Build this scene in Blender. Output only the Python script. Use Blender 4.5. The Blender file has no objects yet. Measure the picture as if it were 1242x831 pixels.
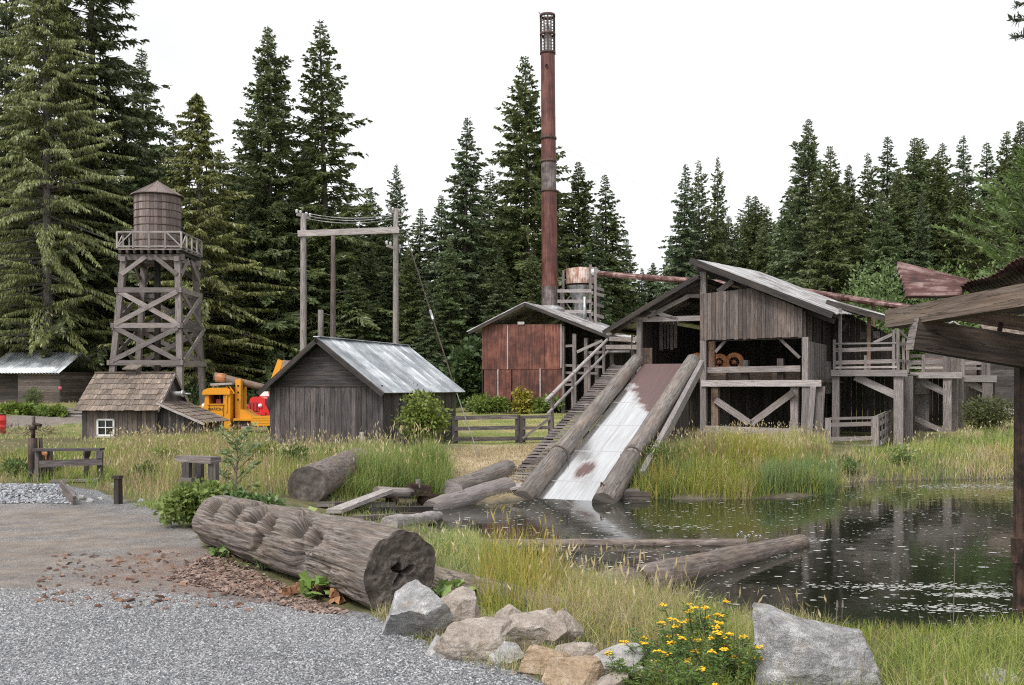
import bpy, bmesh, math, random
import numpy as np
from mathutils import Vector as V

RD = random.Random(11)
U = RD.uniform
C = bpy.context.scene.collection
F, CX, HY, EYE = 1200.0, 621.0, 470.0, 2.3
ZW = -0.75
Z = V((0, 0, 1))
rad = math.radians


def P(px, py, D):
    return V(((px - CX) / F * D, D, EYE + (HY - py) / F * D))


# ------------------------------------------------------------------ noise
def _hash(ix, iy, iz, seed):
    h = (ix * 374761393 + iy * 668265263 + iz * 2147483647 + seed * 1274126177) & 0xFFFFFFFF
    h = ((h ^ (h >> 13)) * 1274126177) & 0xFFFFFFFF
    return ((h ^ (h >> 16)) & 0xFFFF) / 65535.0


def vn(p, freq=1.0, seed=0):
    p = np.asarray(p, float) * freq
    i = np.floor(p).astype(np.int64)
    f = p - i
    f = f * f * (3 - 2 * f)
    r = 0
    for a in (0, 1):
        for b in (0, 1):
            for c in (0, 1):
                w = (f[:, 0] if a else 1 - f[:, 0]) * (f[:, 1] if b else 1 - f[:, 1]) * (f[:, 2] if c else 1 - f[:, 2])
                r = r + w * _hash(i[:, 0] + a, i[:, 1] + b, i[:, 2] + c, seed)
    return r * 2 - 1


def fbm(p, freq, oct=4, seed=0):
    r, a = 0, 1.0
    for k in range(oct):
        r = r + a * vn(p, freq * 2 ** k, seed + k * 17)
        a *= .5
    return r


# ------------------------------------------------------------------ terrain
def wpx(px, py, z):
    D = (EYE - z) * F / (py - HY)
    return ((px - CX) / F * D, D)


POND = np.array([wpx(a, b, ZW) for a, b in [
    (1330, 792), (1242, 788), (1150, 786), (1060, 788), (965, 778), (885, 756), (820, 742), (760, 722), (715, 702), (650, 686), (600, 668),
    (555, 652), (520, 640), (480, 628), (500, 616), (540, 613), (600, 611), (650, 604), (725, 600), (770, 602), (830, 606),
    (900, 605), (970, 603), (1012, 596), (1022, 585), (1060, 583), (1150, 581), (1240, 579), (1400, 580), (1600, 590), (1900, 640), (1900, 760)]])


def sdf(x, y, poly=POND):
    x = np.asarray(x, float); y = np.asarray(y, float)
    d = np.full(x.shape, 1e9); s = np.ones(x.shape, bool)
    n = len(poly)
    for i in range(n):
        ax, ay = poly[i]; bx, by = poly[(i + 1) % n]
        ex, ey = bx - ax, by - ay
        wx, wy = x - ax, y - ay
        t = np.clip((wx * ex + wy * ey) / (ex * ex + ey * ey), 0, 1)
        d = np.minimum(d, (wx - ex * t) ** 2 + (wy - ey * t) ** 2)
        c = ((ay > y) != (by > y)) & (x < (bx - ax) * (y - ay) / (by - ay + 1e-12) + ax)
        s ^= c
    d = np.sqrt(d)
    return np.where(s, d, -d)


CTRL = np.array([
    (-3, 5, 0), (-1, 9, 0), (-6, 10, 0), (-4, 14, 0), (-10, 16, 0), (-12, 22, 0), (-6, 20, 0), (-20, 10, 0), (-8, 0, 0), (2, 5, 0), (5, 6, -.1),
    (8, 7, -.2), (-2, 14, -.15), (0, 12, -.25), (12, 4, -.2), (2, 9, -.12),
    (-8, 28, .05), (-14, 30, .1), (-4, 28, .05), (-5, 34, .1), (-3, 40, .12), (-14, 41, .1), (-20, 45, .1), (-12, 48, .08), (-26, 60, .5),
    (-16, 60, .4), (-8, 60, .55), (-30, 66, 1.3), (-42, 70, 1.4), (-20, 75, 1.0), (0, 36, .2), (-2, 36, .2), (2, 37, .25), (0, 60, .8), (4, 60, .8),
    (-3, 50, .45), (3, 48, .5), (6, 40, .35), (9, 40, .42), (12, 40, .35), (14, 38.5, .0), (15.5, 39, -.1), (20, 46, .2), (24, 52, .4), (20, 40, .2), (26, 44, .5),
    (30, 60, .6), (10, 55, .5), (0, 80, 1.2), (30, 90, 1.2), (-40, 100, 1.5), (40, 60, .7), (45, 40, .4), (0, 120, 1.5), (60, 120, 1.5)], float)


def base(x, y):
    num = 0; den = 0
    for cx, cy, cz in CTRL:
        w = 1 / ((x - cx) ** 2 + (y - cy) ** 2 + 1.5) ** 1.5
        num = num + w * cz; den = den + w
    return num / den


def zg(x, y):
    x = np.atleast_1d(np.asarray(x, float)); y = np.atleast_1d(np.asarray(y, float))
    d = sdf(x, y); b = base(x, y)
    bw = np.where(y < 15, 2.6, 4.5)
    t = np.clip(d / bw, 0, 1)
    s = 1 - (1 - t) ** 2
    p = np.stack([x, y, x * 0], -1)
    rough = np.clip((sdf(x, y, GRAVEL) + .3) / 1.5, .12, 1) * (y < 60)
    nz = (.05 * vn(p, .9, 3) + .03 * vn(p, 2.3, 5)) * rough * np.clip(t * 2, 0, 1)
    out = ZW + .04 + (b - ZW - .04) * s + nz
    inn = ZW + .04 - .8 * np.clip(-d / 1.2, 0, 1)
    z = np.where(d > 0, out, inn)
    # mound of crushed stone beside the track
    mx, my = MOUND
    z = z + .22 * np.clip(1.25 * np.exp(-(((x - mx) / 1.5) ** 4 + ((y - my) / .9) ** 2)), 0, 1)
    return z


GRAVEL = np.array([wpx(a, b, 0) for a, b in [(-900, 588), (-100, 587), (20, 586), (90, 592), (140, 606), (205, 620), (238, 645), (262, 690), (440, 735), (480, 752),
                                             (520, 775), (575, 792), (640, 812), (720, 836)]] + [(.75, 6.2), (1.1, 4), (1.5, 0), (1.5, -18), (-60, -18)])
MOUND = wpx(20, 604, 0)


def zg1(x, y):
    return float(zg(x, y)[0])


def GP(px, py):
    """the point of the ground seen at a place of the photograph"""
    D = np.geomspace(4, 110, 420); x = (px - CX) / F * D; zr = EYE + (HY - py) / F * D
    k = np.nonzero(zr <= np.maximum(zg(x, D), ZW))[0]
    if len(k): return V((x[k[0]], D[k[0]], max(zr[k[0]], ZW)))
    return V(((px - CX) / F * 110, 110, 1.5))


def GD(px, D):
    x = (px - CX) / F * D
    return V((x, D, zg1(x, D)))


# ------------------------------------------------------------------ objects
ORG = {}


def thing(name, label, cat, loc, group=None):
    o = bpy.data.objects.new(name, None)
    C.objects.link(o); o.location = loc; o.empty_display_size = .3
    tag(o, label, cat, group); ORG[o.name] = V(loc)
    return o


def tag(o, label, cat, group=None):
    o['label'] = label; o['category'] = cat
    if group: o['group'] = group
    return o


class MB:
    def __init__(s):
        s.v = []; s.f = []; s.uv = []; s.rn = []; s.sm = []; s.col = None

    def poly(s, pts, uvs, rn, sm=False):
        k = len(s.v); s.v += [tuple(p) for p in pts]
        s.f.append(list(range(k, k + len(pts)))); s.uv += uvs; s.rn.append(rn); s.sm.append(sm)

    def board(s, p0, p1, w, h, up=None, rn=None, j=0.0, taper=1.0):
        """a squared timber from p0 to p1: h along `up`, w across"""
        p0 = V(p0); p1 = V(p1); d = p1 - p0; L = d.length
        if L < 1e-6: return
        d /= L
        if up is None: up = Z if abs(d.z) < .95 else V((0, 1, 0))
        a = d.cross(V(up)).normalized(); b = a.cross(d)
        rn = U(0, 1) if rn is None else rn; o = U(0, 60)
        c = []
        for p, k in ((p0, 1.0), (p1, taper)):
            for su, sv in ((-1, -1), (1, -1), (1, 1), (-1, 1)):
                c.append(p + a * (su * w / 2 * k + U(-j, j)) + b * (sv * h / 2 * k + U(-j, j)))
        per = [0, w, w + h, 2 * w + h, 2 * w + 2 * h]
        for i in range(4):
            k = (i + 1) % 4
            s.poly([c[i], c[k], c[4 + k], c[4 + i]], [(o, o + per[i]), (o, o + per[i + 1]), (o + L, o + per[i + 1]), (o + L, o + per[i])], rn)
        s.poly([c[3], c[2], c[1], c[0]], [(o, o), (o + w * .2, o), (o + w * .2, o + h), (o, o + h)], rn * .7)
        s.poly(c[4:], [(o, o), (o + w * .2, o), (o + w * .2, o + h), (o, o + h)], rn * .7)
        return s

    def slab(s, pts, off, ud, rn=None):
        """a flat polygon given thickness along the vector off; ud = the direction of its grain"""
        pts = [V(p) for p in pts]; off = V(off); rn = U(0, 1) if rn is None else rn
        ud = V(ud).normalized(); n = off.normalized(); vd = n.cross(ud); o = U(0, 60)
        area = sum(((pts[i] - pts[0]).cross(pts[i + 1] - pts[0]) for i in range(1, len(pts) - 1)), V((0, 0, 0)))
        if area.dot(off) > 0: pts = pts[::-1]
        uv = lambda p: (o + p.dot(ud), o + p.dot(vd))
        top = [p + off for p in pts]
        s.poly(pts, [uv(p) for p in pts], rn)
        s.poly(top[::-1], [uv(p) for p in top[::-1]], rn)
        for i in range(len(pts)):
            k = (i + 1) % len(pts)
            q = [pts[k], pts[i], top[i], top[k]]
            s.poly(q, [(o + p.dot(ud), o + p.dot(vd) + p.dot(n)) for p in q], rn)
        return s

    def log(s, p0, p1, r0, r1=None, n=12, seg=1, wob=0.0, rn=None, cap=True, seed=0):
        p0 = V(p0); p1 = V(p1); r1 = r0 if r1 is None else r1
        d = p1 - p0; L = d.length; d /= L
        up = Z if abs(d.z) < .9 else V((1, 0, 0))
        a = d.cross(up).normalized(); b = a.cross(d)
        rn = U(0, 1) if rn is None else rn; o = U(0, 60)
        k0 = len(s.v)
        for i in range(seg + 1):
            t = i / seg; r = r0 + (r1 - r0) * t
            for q in range(n):
                th = 2 * math.pi * q / n
                rr = r * (1 + wob * (math.sin(3 * th + 1.3 * seed + 2 * t) * .5 + math.sin(t * 17 + 2 * th + seed) * .5 + U(-.5, .5)))
                s.v.append(tuple(p0 + d * (L * t) + a * (rr * math.cos(th)) + b * (rr * math.sin(th))))
        for i in range(seg):
            for q in range(n):
                q2 = (q + 1) % n
                s.f.append([k0 + i * n + q, k0 + i * n + q2, k0 + (i + 1) * n + q2, k0 + (i + 1) * n + q])
                u0, u1 = o + L * i / seg, o + L * (i + 1) / seg
                v0, v1 = o + r0 * 6.283 * q / n, o + r0 * 6.283 * (q + 1) / n
                s.uv += [(u0, v0), (u0, v1), (u1, v1), (u1, v0)]; s.rn.append(rn); s.sm.append(n > 6)
        if cap:
            for ring, fl in ((0, True), (seg, False)):
                ids = [k0 + ring * n + q for q in range(n)]
                if fl: ids = ids[::-1]
                s.f.append(ids); s.uv += [(o + .1 * math.cos(6.283 * q / n), o + .1 * math.sin(6.283 * q / n)) for q in range(n)]
                s.rn.append(rn * .6); s.sm.append(False)
        return s

    def box(s, x0, x1, y0, y1, z0, z1, rn=None):
        return s.slab([(x0, y0, z0), (x1, y0, z0), (x1, y1, z0), (x0, y1, z0)], (0, 0, z1 - z0), (1, 0, 0), rn)

    def lathe(s, c, prof, n=24, rn=.5, a0=0, a1=2 * math.pi, axis=None, sm=True):
        """profile of (r, z) turned about a vertical (or given) axis through c"""
        c = V(c); ax = V(axis).normalized() if axis is not None else Z
        e = ax.cross(V((0, 1, 0)) if abs(ax.y) < .9 else Z).normalized(); g = ax.cross(e)
        full = abs(a1 - a0 - 2 * math.pi) < 1e-6; m = n if full else n + 1
        k0 = len(s.v)
        for r, z in prof:
            for q in range(m):
                th = a0 + (a1 - a0) * q / n
                s.v.append(tuple(c + ax * z + e * (r * math.cos(th)) + g * (r * math.sin(th))))
        acc = 0
        for i in range(len(prof) - 1):
            dl = math.hypot(prof[i + 1][0] - prof[i][0], prof[i + 1][1] - prof[i][1])
            for q in range(n):
                q2 = (q + 1) % m
                s.f.append([k0 + i * m + q, k0 + i * m + q2, k0 + (i + 1) * m + q2, k0 + (i + 1) * m + q])
                v0, v1 = q / n * 6.283 * prof[i][0], (q + 1) / n * 6.283 * prof[i][0]
                s.uv += [(acc, v0), (acc, v1), (acc + dl, v1), (acc + dl, v0)]; s.rn.append(rn); s.sm.append(sm)
            acc += dl
        return s

    def build(s, name, mat, parent=None, solid=0):
        me = bpy.data.meshes.new(name)
        off = V((0, 0, 0))
        if parent is not None:
            off = ORG[parent.name]
        me.from_pydata([(x - off[0], y - off[1], z - off[2]) for x, y, z in s.v], [], s.f)
        uvl = me.uv_layers.new(name='UVMap')
        uvl.data.foreach_set('uv', np.array(s.uv, np.float32).ravel())
        at = me.attributes.new('rnd', 'FLOAT', 'FACE'); at.data.foreach_set('value', np.array(s.rn, np.float32))
        me.polygons.foreach_set('use_smooth', np.array(s.sm, bool))
        me.materials.append(mat); me.update()
        o = bpy.data.objects.new(name, me); C.objects.link(o)
        if parent is not None:
            o.parent = parent
        ORG[o.name] = off
        if solid:
            m = o.modifiers.new('thickness', 'SOLIDIFY'); m.thickness = solid; m.offset = 0
        return o


def raw(name, verts, faces, col, mat, parent=None, smooth=False, rn=None):
    """a mesh from numpy arrays: faces n x 4 (or n x 3), one colour per face"""
    me = bpy.data.meshes.new(name)
    verts = np.asarray(verts, np.float32); faces = np.asarray(faces, np.int32)
    k = faces.shape[1]; nf = len(faces)
    me.vertices.add(len(verts)); me.vertices.foreach_set('co', verts.ravel())
    me.loops.add(nf * k); me.loops.foreach_set('vertex_index', faces.ravel())
    me.polygons.add(nf); me.polygons.foreach_set('loop_start', np.arange(0, nf * k, k, dtype=np.int32))
    me.polygons.foreach_set('use_smooth', np.full(nf, smooth, bool))
    me.update(calc_edges=True)
    if col is not None:
        at = me.attributes.new('col', 'FLOAT_COLOR', 'FACE')
        c4 = np.ones((nf, 4), np.float32); c4[:, :3] = col
        at.data.foreach_set('color', c4.ravel())
    me.materials.append(mat)
    o = bpy.data.objects.new(name, me); C.objects.link(o)
    if parent is not None: o.parent = parent
    return o


class Fr:
    """a building's own axes: u along its front, v into its depth"""
    def __init__(s, px, D, ang):
        s.o = V(((px - CX) / F * D, D, 0)); a = rad(ang)
        s.u = V((math.cos(a), -math.sin(a), 0)); s.v = V((math.sin(a), math.cos(a), 0))

    def w(s, u, v, z):
        return s.o + s.u * u + s.v * v + Z * z

    def uz(s, px, py, v=0.0):
        r = V(((px - CX) / F, 1, (HY - py) / F)); e = V((0, 0, EYE))
        t = (v - (e - s.o).dot(s.v)) / r.dot(s.v)
        q = e + r * t
        return (q - s.o).dot(s.u), q.z

    def p(s, px, py, v=0.0):
        u, z = s.uz(px, py, v)
        return s.w(u, v, z)

    def vat(s, px, u):
        """the depth at which the line u = const is seen in column px"""
        r = V(((px - CX) / F, 1, 0)); e = V((0, 0, 0))
        t = (u - (e - s.o).dot(s.u)) / r.dot(s.u)
        return (r * t - s.o).dot(s.v)


def vboards(mb, A, B, zb, zt, n, bw=.2, t=.025, rag=.04, gap=.006, jit=.008):
    """upright boards from A to B (xy points); zb, zt give foot and top at 0..1 along"""
    A = V((A[0], A[1], 0)); B = V((B[0], B[1], 0)); L = (B - A).length; n = V(n).normalized()
    k = max(1, round(L / bw)); fz = lambda f, x: f(x) if callable(f) else f
    cuts = [0] + [(i + U(-.18, .18)) / k for i in range(1, k)] + [1]
    for i in range(k):
        a, b = cuts[i] + gap / L, cuts[i + 1] - gap / L
        pa, pb = A.lerp(B, a), A.lerp(B, b); dn = n * U(-jit, jit); lo = U(-rag, rag)
        z0, z1, z2, z3 = fz(zb, a) + lo, fz(zb, b) + lo, fz(zt, b), fz(zt, a)
        if z2 - z1 < .02 and z3 - z0 < .02: continue
        mb.slab([pa + Z * z0 + dn, pb + Z * z1 + dn, pb + Z * max(z2, z1 + .01) + dn, pa + Z * max(z3, z0 + .01) + dn], n * t, Z)


def hboards(mb, A, B, zb, zt, n, ext=None, bw=.18, t=.025, jit=.006, gap=.006):
    """level boards from A to B between heights zb and zt; ext(z) = (start, end) in 0..1 for gables"""
    A = V((A[0], A[1], 0)); B = V((B[0], B[1], 0)); n = V(n).normalized(); k = max(1, round((zt - zb) / bw)); h = (zt - zb) / k
    for i in range(k):
        z0, z1 = zb + i * h + gap / 2, zb + (i + 1) * h - gap / 2
        (a0, b0), (a1, b1) = (ext(z0), ext(z1)) if ext else ((0, 1), (0, 1))
        dn = n * U(-jit, jit)
        pts = [A.lerp(B, a0) + Z * z0 + dn, A.lerp(B, b0) + Z * z0 + dn, A.lerp(B, max(b1, a1 + .005)) + Z * z1 + dn, A.lerp(B, a1) + Z * z1 + dn]
        mb.slab(pts, n * t, B - A)


def corr(mb, a, b, c, d, pitch=.09, amp=.014, rn=.5, seg=3, bend=None):
    """corrugated sheet a-b-c-d, its ridges run from a-b to d-c"""
    a, b, c, d = V(a), V(b), V(c), V(d)
    n = (b - a).cross(d - a).normalized(); k = max(4, int((b - a).length / pitch) * 4); k0 = len(mb.v)
    for j in range(seg + 1):
        tj = j / seg
        for i in range(k + 1):
            ti = i / k
            p = (a.lerp(b, ti)).lerp(d.lerp(c, ti), tj) + n * (amp * math.sin(math.pi / 2 * i))
            if bend: p += Z * bend(ti, tj)
            mb.v.append(tuple(p))
    Lu = (b - a).length; Lv = (d - a).length
    for j in range(seg):
        for i in range(k):
            q = k0 + j * (k + 1) + i
            mb.f.append([q, q + 1, q + k + 2, q + k + 1])
            mb.uv += [(Lv * y / seg, Lu * x / k) for x, y in ((i, j), (i + 1, j), (i + 1, j + 1), (i, j + 1))]
            mb.rn.append(rn); mb.sm.append(True)
SKY, SUN, EXPO = .12, 1.3, .8
# ------------------------------------------------------------------ materials
def mk(name):
    m = bpy.data.materials.new(name); m.use_nodes = True
    nt = m.node_tree; nt.nodes.clear()
    return m, nt


def nd(nt, kind, ins=None, **kw):
    n = nt.nodes.new(kind)
    for k, v in kw.items(): setattr(n, k, v)
    for k, v in (ins or {}).items():
        s = n.inputs[k]
        if isinstance(v, bpy.types.NodeSocket): nt.links.new(v, s)
        else: s.default_value = v
    return n


def ramp(nt, fac, stops):
    n = nt.nodes.new('ShaderNodeValToRGB'); nt.links.new(fac, n.inputs[0])
    e = n.color_ramp.elements
    while len(e) < len(stops): e.new(.5)
    for el, (p, c) in zip(e, stops):
        el.position = p; el.color = (*c, 1) if len(c) == 3 else c
    return n.outputs[0]


def mrange(nt, v, a, b, c, d):
    return nd(nt, 'ShaderNodeMapRange', {0: v, 1: a, 2: b, 3: c, 4: d}).outputs[0]


def mix(nt, f, a, b, mode='MIX'):
    n = nd(nt, 'ShaderNodeMix', None, data_type='RGBA', blend_type=mode)
    for k, v in ((0, f), (6, a), (7, b)):
        if isinstance(v, bpy.types.NodeSocket): nt.links.new(v, n.inputs[k])
        else: n.inputs[k].default_value = v if k == 0 else (*v, 1)
    return n.outputs[2]


def noise(nt, vec, scale, detail=4, rough=.55, dist=0.0):
    return nd(nt, 'ShaderNodeTexNoise', {'Vector': vec, 'Scale': scale, 'Detail': detail, 'Roughness': rough, 'Distortion': dist}).outputs[0]


def attr(nt, name, kind='GEOMETRY'):
    return nd(nt, 'ShaderNodeAttribute', None, attribute_name=name, attribute_type=kind)


def finish(nt, col, rough=.7, bump=None, bs=.3, bd=.02, metal=0.0, spec=.4, extra=None):
    ins = {'Base Color': col if isinstance(col, bpy.types.NodeSocket) else (*col, 1), 'Roughness': rough, 'Metallic': metal, 'Specular IOR Level': spec}
    p = nd(nt, 'ShaderNodeBsdfPrincipled', ins)
    if bump is not None:
        nt.links.new(nd(nt, 'ShaderNodeBump', {'Height': bump, 'Strength': bs, 'Distance': bd}).outputs[0], p.inputs['Normal'])
    for k, v in (extra or {}).items(): p.inputs[k].default_value = v
    o = nd(nt, 'ShaderNodeOutputMaterial', {'Surface': p.outputs[0]})
    return p


def wood(name, dark, mid, light, su=1.6, sv=34, tint=(.30, .20, .13), tf=.35, rough=.72, moss=0.0, lo=.55, hi=1.3, knots=True):
    m, nt = mk(name)
    uv = nd(nt, 'ShaderNodeUVMap').outputs[0]
    mp = nd(nt, 'ShaderNodeMapping', {0: uv, 3: (su, sv, 1)}).outputs[0]
    tc = nd(nt, 'ShaderNodeTexCoord').outputs['Object']
    g = noise(nt, mp, 1.0, 6, .62, .25)
    g2 = noise(nt, nd(nt, 'ShaderNodeMapping', {0: uv, 3: (su * .35, sv * .22, 1)}).outputs[0], 1.0, 3, .5)
    c = ramp(nt, g, [(.28, dark), (.5, mid), (.72, light)])
    big = noise(nt, tc, .9, 5, .6)
    c = mix(nt, mrange(nt, g2, .45, .75, 0, tf), c, tint)
    r = attr(nt, 'rnd').outputs['Fac']
    k = nd(nt, 'ShaderNodeMath', {0: mrange(nt, r, 0, 1, lo, hi), 1: mrange(nt, big, .3, .7, .72, 1.18)}, operation='MULTIPLY').outputs[0]
    c = mix(nt, 1.0, c, nd(nt, 'ShaderNodeCombineColor', {0: k, 1: k, 2: k}).outputs[0], 'MULTIPLY')
    if moss:
        mm = noise(nt, tc, 2.3, 6, .65)
        c = mix(nt, mrange(nt, mm, .55, .7, 0, moss), c, (.10, .105, .04))
    ck = noise(nt, nd(nt, 'ShaderNodeMapping', {0: uv, 1: (7, 3, 0), 3: (su * .55, sv * .55, 1)}).outputs[0], 1.0, 3, .55, .4)
    ck = mrange(nt, nd(nt, 'ShaderNodeMath', {0: nd(nt, 'ShaderNodeMath', {0: ck, 1: .5}, operation='SUBTRACT').outputs[0]}, operation='ABSOLUTE').outputs[0], .0, .022, 1, 0)
    ck = nd(nt, 'ShaderNodeMath', {0: ck, 1: mrange(nt, big, .4, .6, .15, .85)}, operation='MULTIPLY').outputs[0]
    c = mix(nt, ck, c, tuple(x * .25 for x in dark))
    hgt = nd(nt, 'ShaderNodeMath', {0: g, 1: ck}, operation='SUBTRACT').outputs[0]
    finish(nt, c, rough, hgt, .6, .014, 0, .35)
    return m


M = {}
M['grey'] = wood('weathered_grey_wood', (0.100, 0.084, 0.081), (0.224, 0.198, 0.193), (0.356, 0.322, 0.318))
M['pale'] = wood('pale_silvered_wood', (0.175, 0.157, 0.152), (0.349, 0.314, 0.305), (0.489, 0.449, 0.440), tf=.18)
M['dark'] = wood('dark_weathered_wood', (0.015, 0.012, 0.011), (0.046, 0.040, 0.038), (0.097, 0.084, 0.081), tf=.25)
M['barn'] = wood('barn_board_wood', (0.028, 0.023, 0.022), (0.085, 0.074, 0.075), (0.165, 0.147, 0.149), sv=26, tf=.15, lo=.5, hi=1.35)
M['panel'] = wood('brown_grey_board_wood', (0.046, 0.036, 0.033), (0.124, 0.101, 0.093), (0.223, 0.189, 0.180), tf=.35, sv=28, lo=.5, hi=1.35)
M['brown'] = wood('brown_timber', (.07, .048, .036), (.18, .13, .10), (.30, .235, .185), tf=.4)
M['beam'] = wood('old_timber', (0.058, 0.043, 0.034), (0.150, 0.114, 0.092), (0.242, 0.195, 0.162), tf=.3, sv=22)
M['darkbeam'] = wood('dark_stained_timber', (0.014, 0.010, 0.007), (0.037, 0.026, 0.022), (0.075, 0.057, 0.048), tf=.2, sv=20)
M['bark'] = wood('bark_log', (0.048, 0.036, 0.031), (0.160, 0.128, 0.113), (0.296, 0.252, 0.233), su=2.5, sv=16, tf=.4, moss=.35)
M['oldlog'] = wood('old_split_wood', (.035, .027, .023), (.165, .138, .122), (.33, .295, .275), su=2.6, sv=44, tf=.35, moss=.25, lo=.8, hi=1.1)
M['slip'] = wood('skid_log_wood', (0.057, 0.048, 0.043), (0.156, 0.137, 0.125), (0.253, 0.227, 0.213), su=1.2, sv=20, tf=.35)
M['shingle'] = wood('cedar_shingle', (.075, .058, .048), (.20, .158, .13), (.33, .27, .225), su=3, sv=18, tf=.35, moss=.1, lo=.62, hi=1.3)
M['tank'] = wood('tank_stave_wood', (0.088, 0.066, 0.063), (0.202, 0.160, 0.152), (0.298, 0.250, 0.243), tf=.3)
M['trunk'] = wood('tree_bark', (0.040, 0.033, 0.028), (0.104, 0.087, 0.076), (0.200, 0.171, 0.155), su=1.2, sv=9, tf=.3)
M['snag'] = wood('pale_bark', (0.098, 0.087, 0.080), (0.203, 0.186, 0.175), (0.300, 0.276, 0.262), su=1.2, sv=9, tf=.2)


def metal(name, c0, c1, c2, sc=2.0, rough=(.35, .6), metalv=.6, streak=True, bump=.15):
    m, nt = mk(name)
    uv = nd(nt, 'ShaderNodeUVMap').outputs[0]; tc = nd(nt, 'ShaderNodeTexCoord').outputs['Object']
    a = noise(nt, nd(nt, 'ShaderNodeMapping', {0: uv, 3: (.35, 6, 1)}).outputs[0], 1.6, 6, .65)
    b = noise(nt, tc, sc, 6, .65)
    f = nd(nt, 'ShaderNodeMath', {0: a if streak else b, 1: b}, operation='ADD').outputs[0]
    f = mrange(nt, f, .78, 1.22, 0, 1)
    r = attr(nt, 'rnd').outputs['Fac']
    k = mrange(nt, r, 0, 1, .7, 1.25)
    c = ramp(nt, f, [(.15, c0), (.5, c1), (.85, c2)])
    c = mix(nt, 1.0, c, nd(nt, 'ShaderNodeCombineColor', {0: k, 1: k, 2: k}).outputs[0], 'MULTIPLY')
    finish(nt, c, mrange(nt, b, .3, .7, *rough), b, bump, .01, metalv, .5)
    return m


M['roofmetal'] = metal('galvanised_roof', (.25, .275, .30), (.40, .425, .45), (.60, .62, .64), 1.2, (.30, .5), .55)
M['wetroof'] = metal('wet_plank_roof', (.22, .20, .2), (.40, .375, .37), (.62, .6, .6), 1.5, (.22, .45), .25)
M['rustsheet'] = metal('rusty_sheet', (.062, .021, .016), (.125, .040, .029), (.205, .080, .056), 1.6, (.5, .75), .15)
M['ruststack'] = metal('rusty_stack', (.060, .020, .016), (.115, .038, .030), (.175, .075, .058), 1.0, (.45, .7), .15)
M['stackgrey'] = metal('sooty_steel', (.06, .05, .05), (.14, .105, .1), (.24, .2, .19), 2.0, (.5, .7), .2)
M['rustpatch'] = metal('flaking_rust_paint', (.15, .045, .028), (.33, .19, .14), (.52, .46, .41), 2.0, (.5, .7), .1)
M['rustroof'] = metal('rusty_corrugated_sheet', (.045, .018, .015), (.11, .042, .035), (.30, .21, .19), 2.2, (.4, .65), .25)
M['iron'] = metal('dark_rusty_iron', (.022, .015, .012), (.062, .034, .026), (.13, .075, .055), 5, (.5, .75), .2)
M['steelgrey'] = metal('grey_steel', (.25, .25, .26), (.42, .42, .43), (.6, .6, .61), 3, (.3, .5), .6)
M['orange'] = metal('orange_rusty_paint', (.30, .11, .04), (.50, .20, .075), (.6, .28, .12), 4, (.5, .7), .0)
M['brownpost'] = wood('red_brown_post', (.12, .07, .05), (.24, .14, .10), (.33, .21, .16))


def paint(name, c, rough=.4, dirt=.5, sc=2.2):
    m, nt = mk(name)
    tc = nd(nt, 'ShaderNodeTexCoord').outputs['Object']
    b = noise(nt, tc, sc, 6, .65)
    col = mix(nt, mrange(nt, b, .5, .75, 0, dirt), c, tuple(x * .35 + .03 for x in c))
    finish(nt, col, mrange(nt, b, .3, .7, rough * .8, rough * 1.4), b, .05, .01, 0, .5)
    return m


M['yellow'] = paint('orange_yellow_paint', (.72, .30, .015))
M['red'] = paint('red_paint', (.60, .028, .03), .3, .15)
M['white'] = paint('white_paint', (.72, .71, .69), .5, .3)
M['tyre'] = paint('tyre_rubber', (.022, .022, .023), .7, .3)
M['black'] = paint('black_paint', (.02, .019, .018), .5, .2)
M['ceramic'] = paint('glazed_insulator', (.5, .5, .5), .2, .2)
M['pink'] = paint('pink_cloth', (.45, .12, .16), .8, .1)
M['lichen'] = paint('moss_cushion', (.16, .15, .03), .9, .4, 9)


def glass():
    m, nt = mk('window_glass')
    finish(nt, (.03, .032, .035), .08, None, spec=.8)
    return m


M['glass'] = glass()


def lamp_glass():
    m, nt = mk('lamp_lens')
    finish(nt, (.8, .8, .78), .08, None, spec=.8)
    return m


M['lens'] = lamp_glass()


def foliage(name, trans=.25, rough=.6, spec=.25):
    m, nt = mk(name)
    c = attr(nt, 'col').outputs['Color']
    r = nd(nt, 'ShaderNodeObjectInfo').outputs['Random']
    h = nd(nt, 'ShaderNodeHueSaturation', {'Hue': mrange(nt, r, 0, 1, .487, .513), 'Saturation': mrange(nt, r, 0, 1, 1.1, .85), 'Value': mrange(nt, r, 0, 1, .85, 1.2), 'Color': c}).outputs[0]
    p = nd(nt, 'ShaderNodeBsdfPrincipled', {'Base Color': h, 'Roughness': rough, 'Specular IOR Level': spec})
    t = nd(nt, 'ShaderNodeBsdfTranslucent', {'Color': h})
    s = nd(nt, 'ShaderNodeMixShader', {0: trans, 1: p.outputs[0], 2: t.outputs[0]})
    nd(nt, 'ShaderNodeOutputMaterial', {'Surface': s.outputs[0]})
    return m


M['leaf'] = foliage('leaf', .3, .5, .4)
M['needle'] = foliage('needle', .3, .42, .6)
M['blade'] = foliage('grass_blade', .3, .5, .35)


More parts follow.
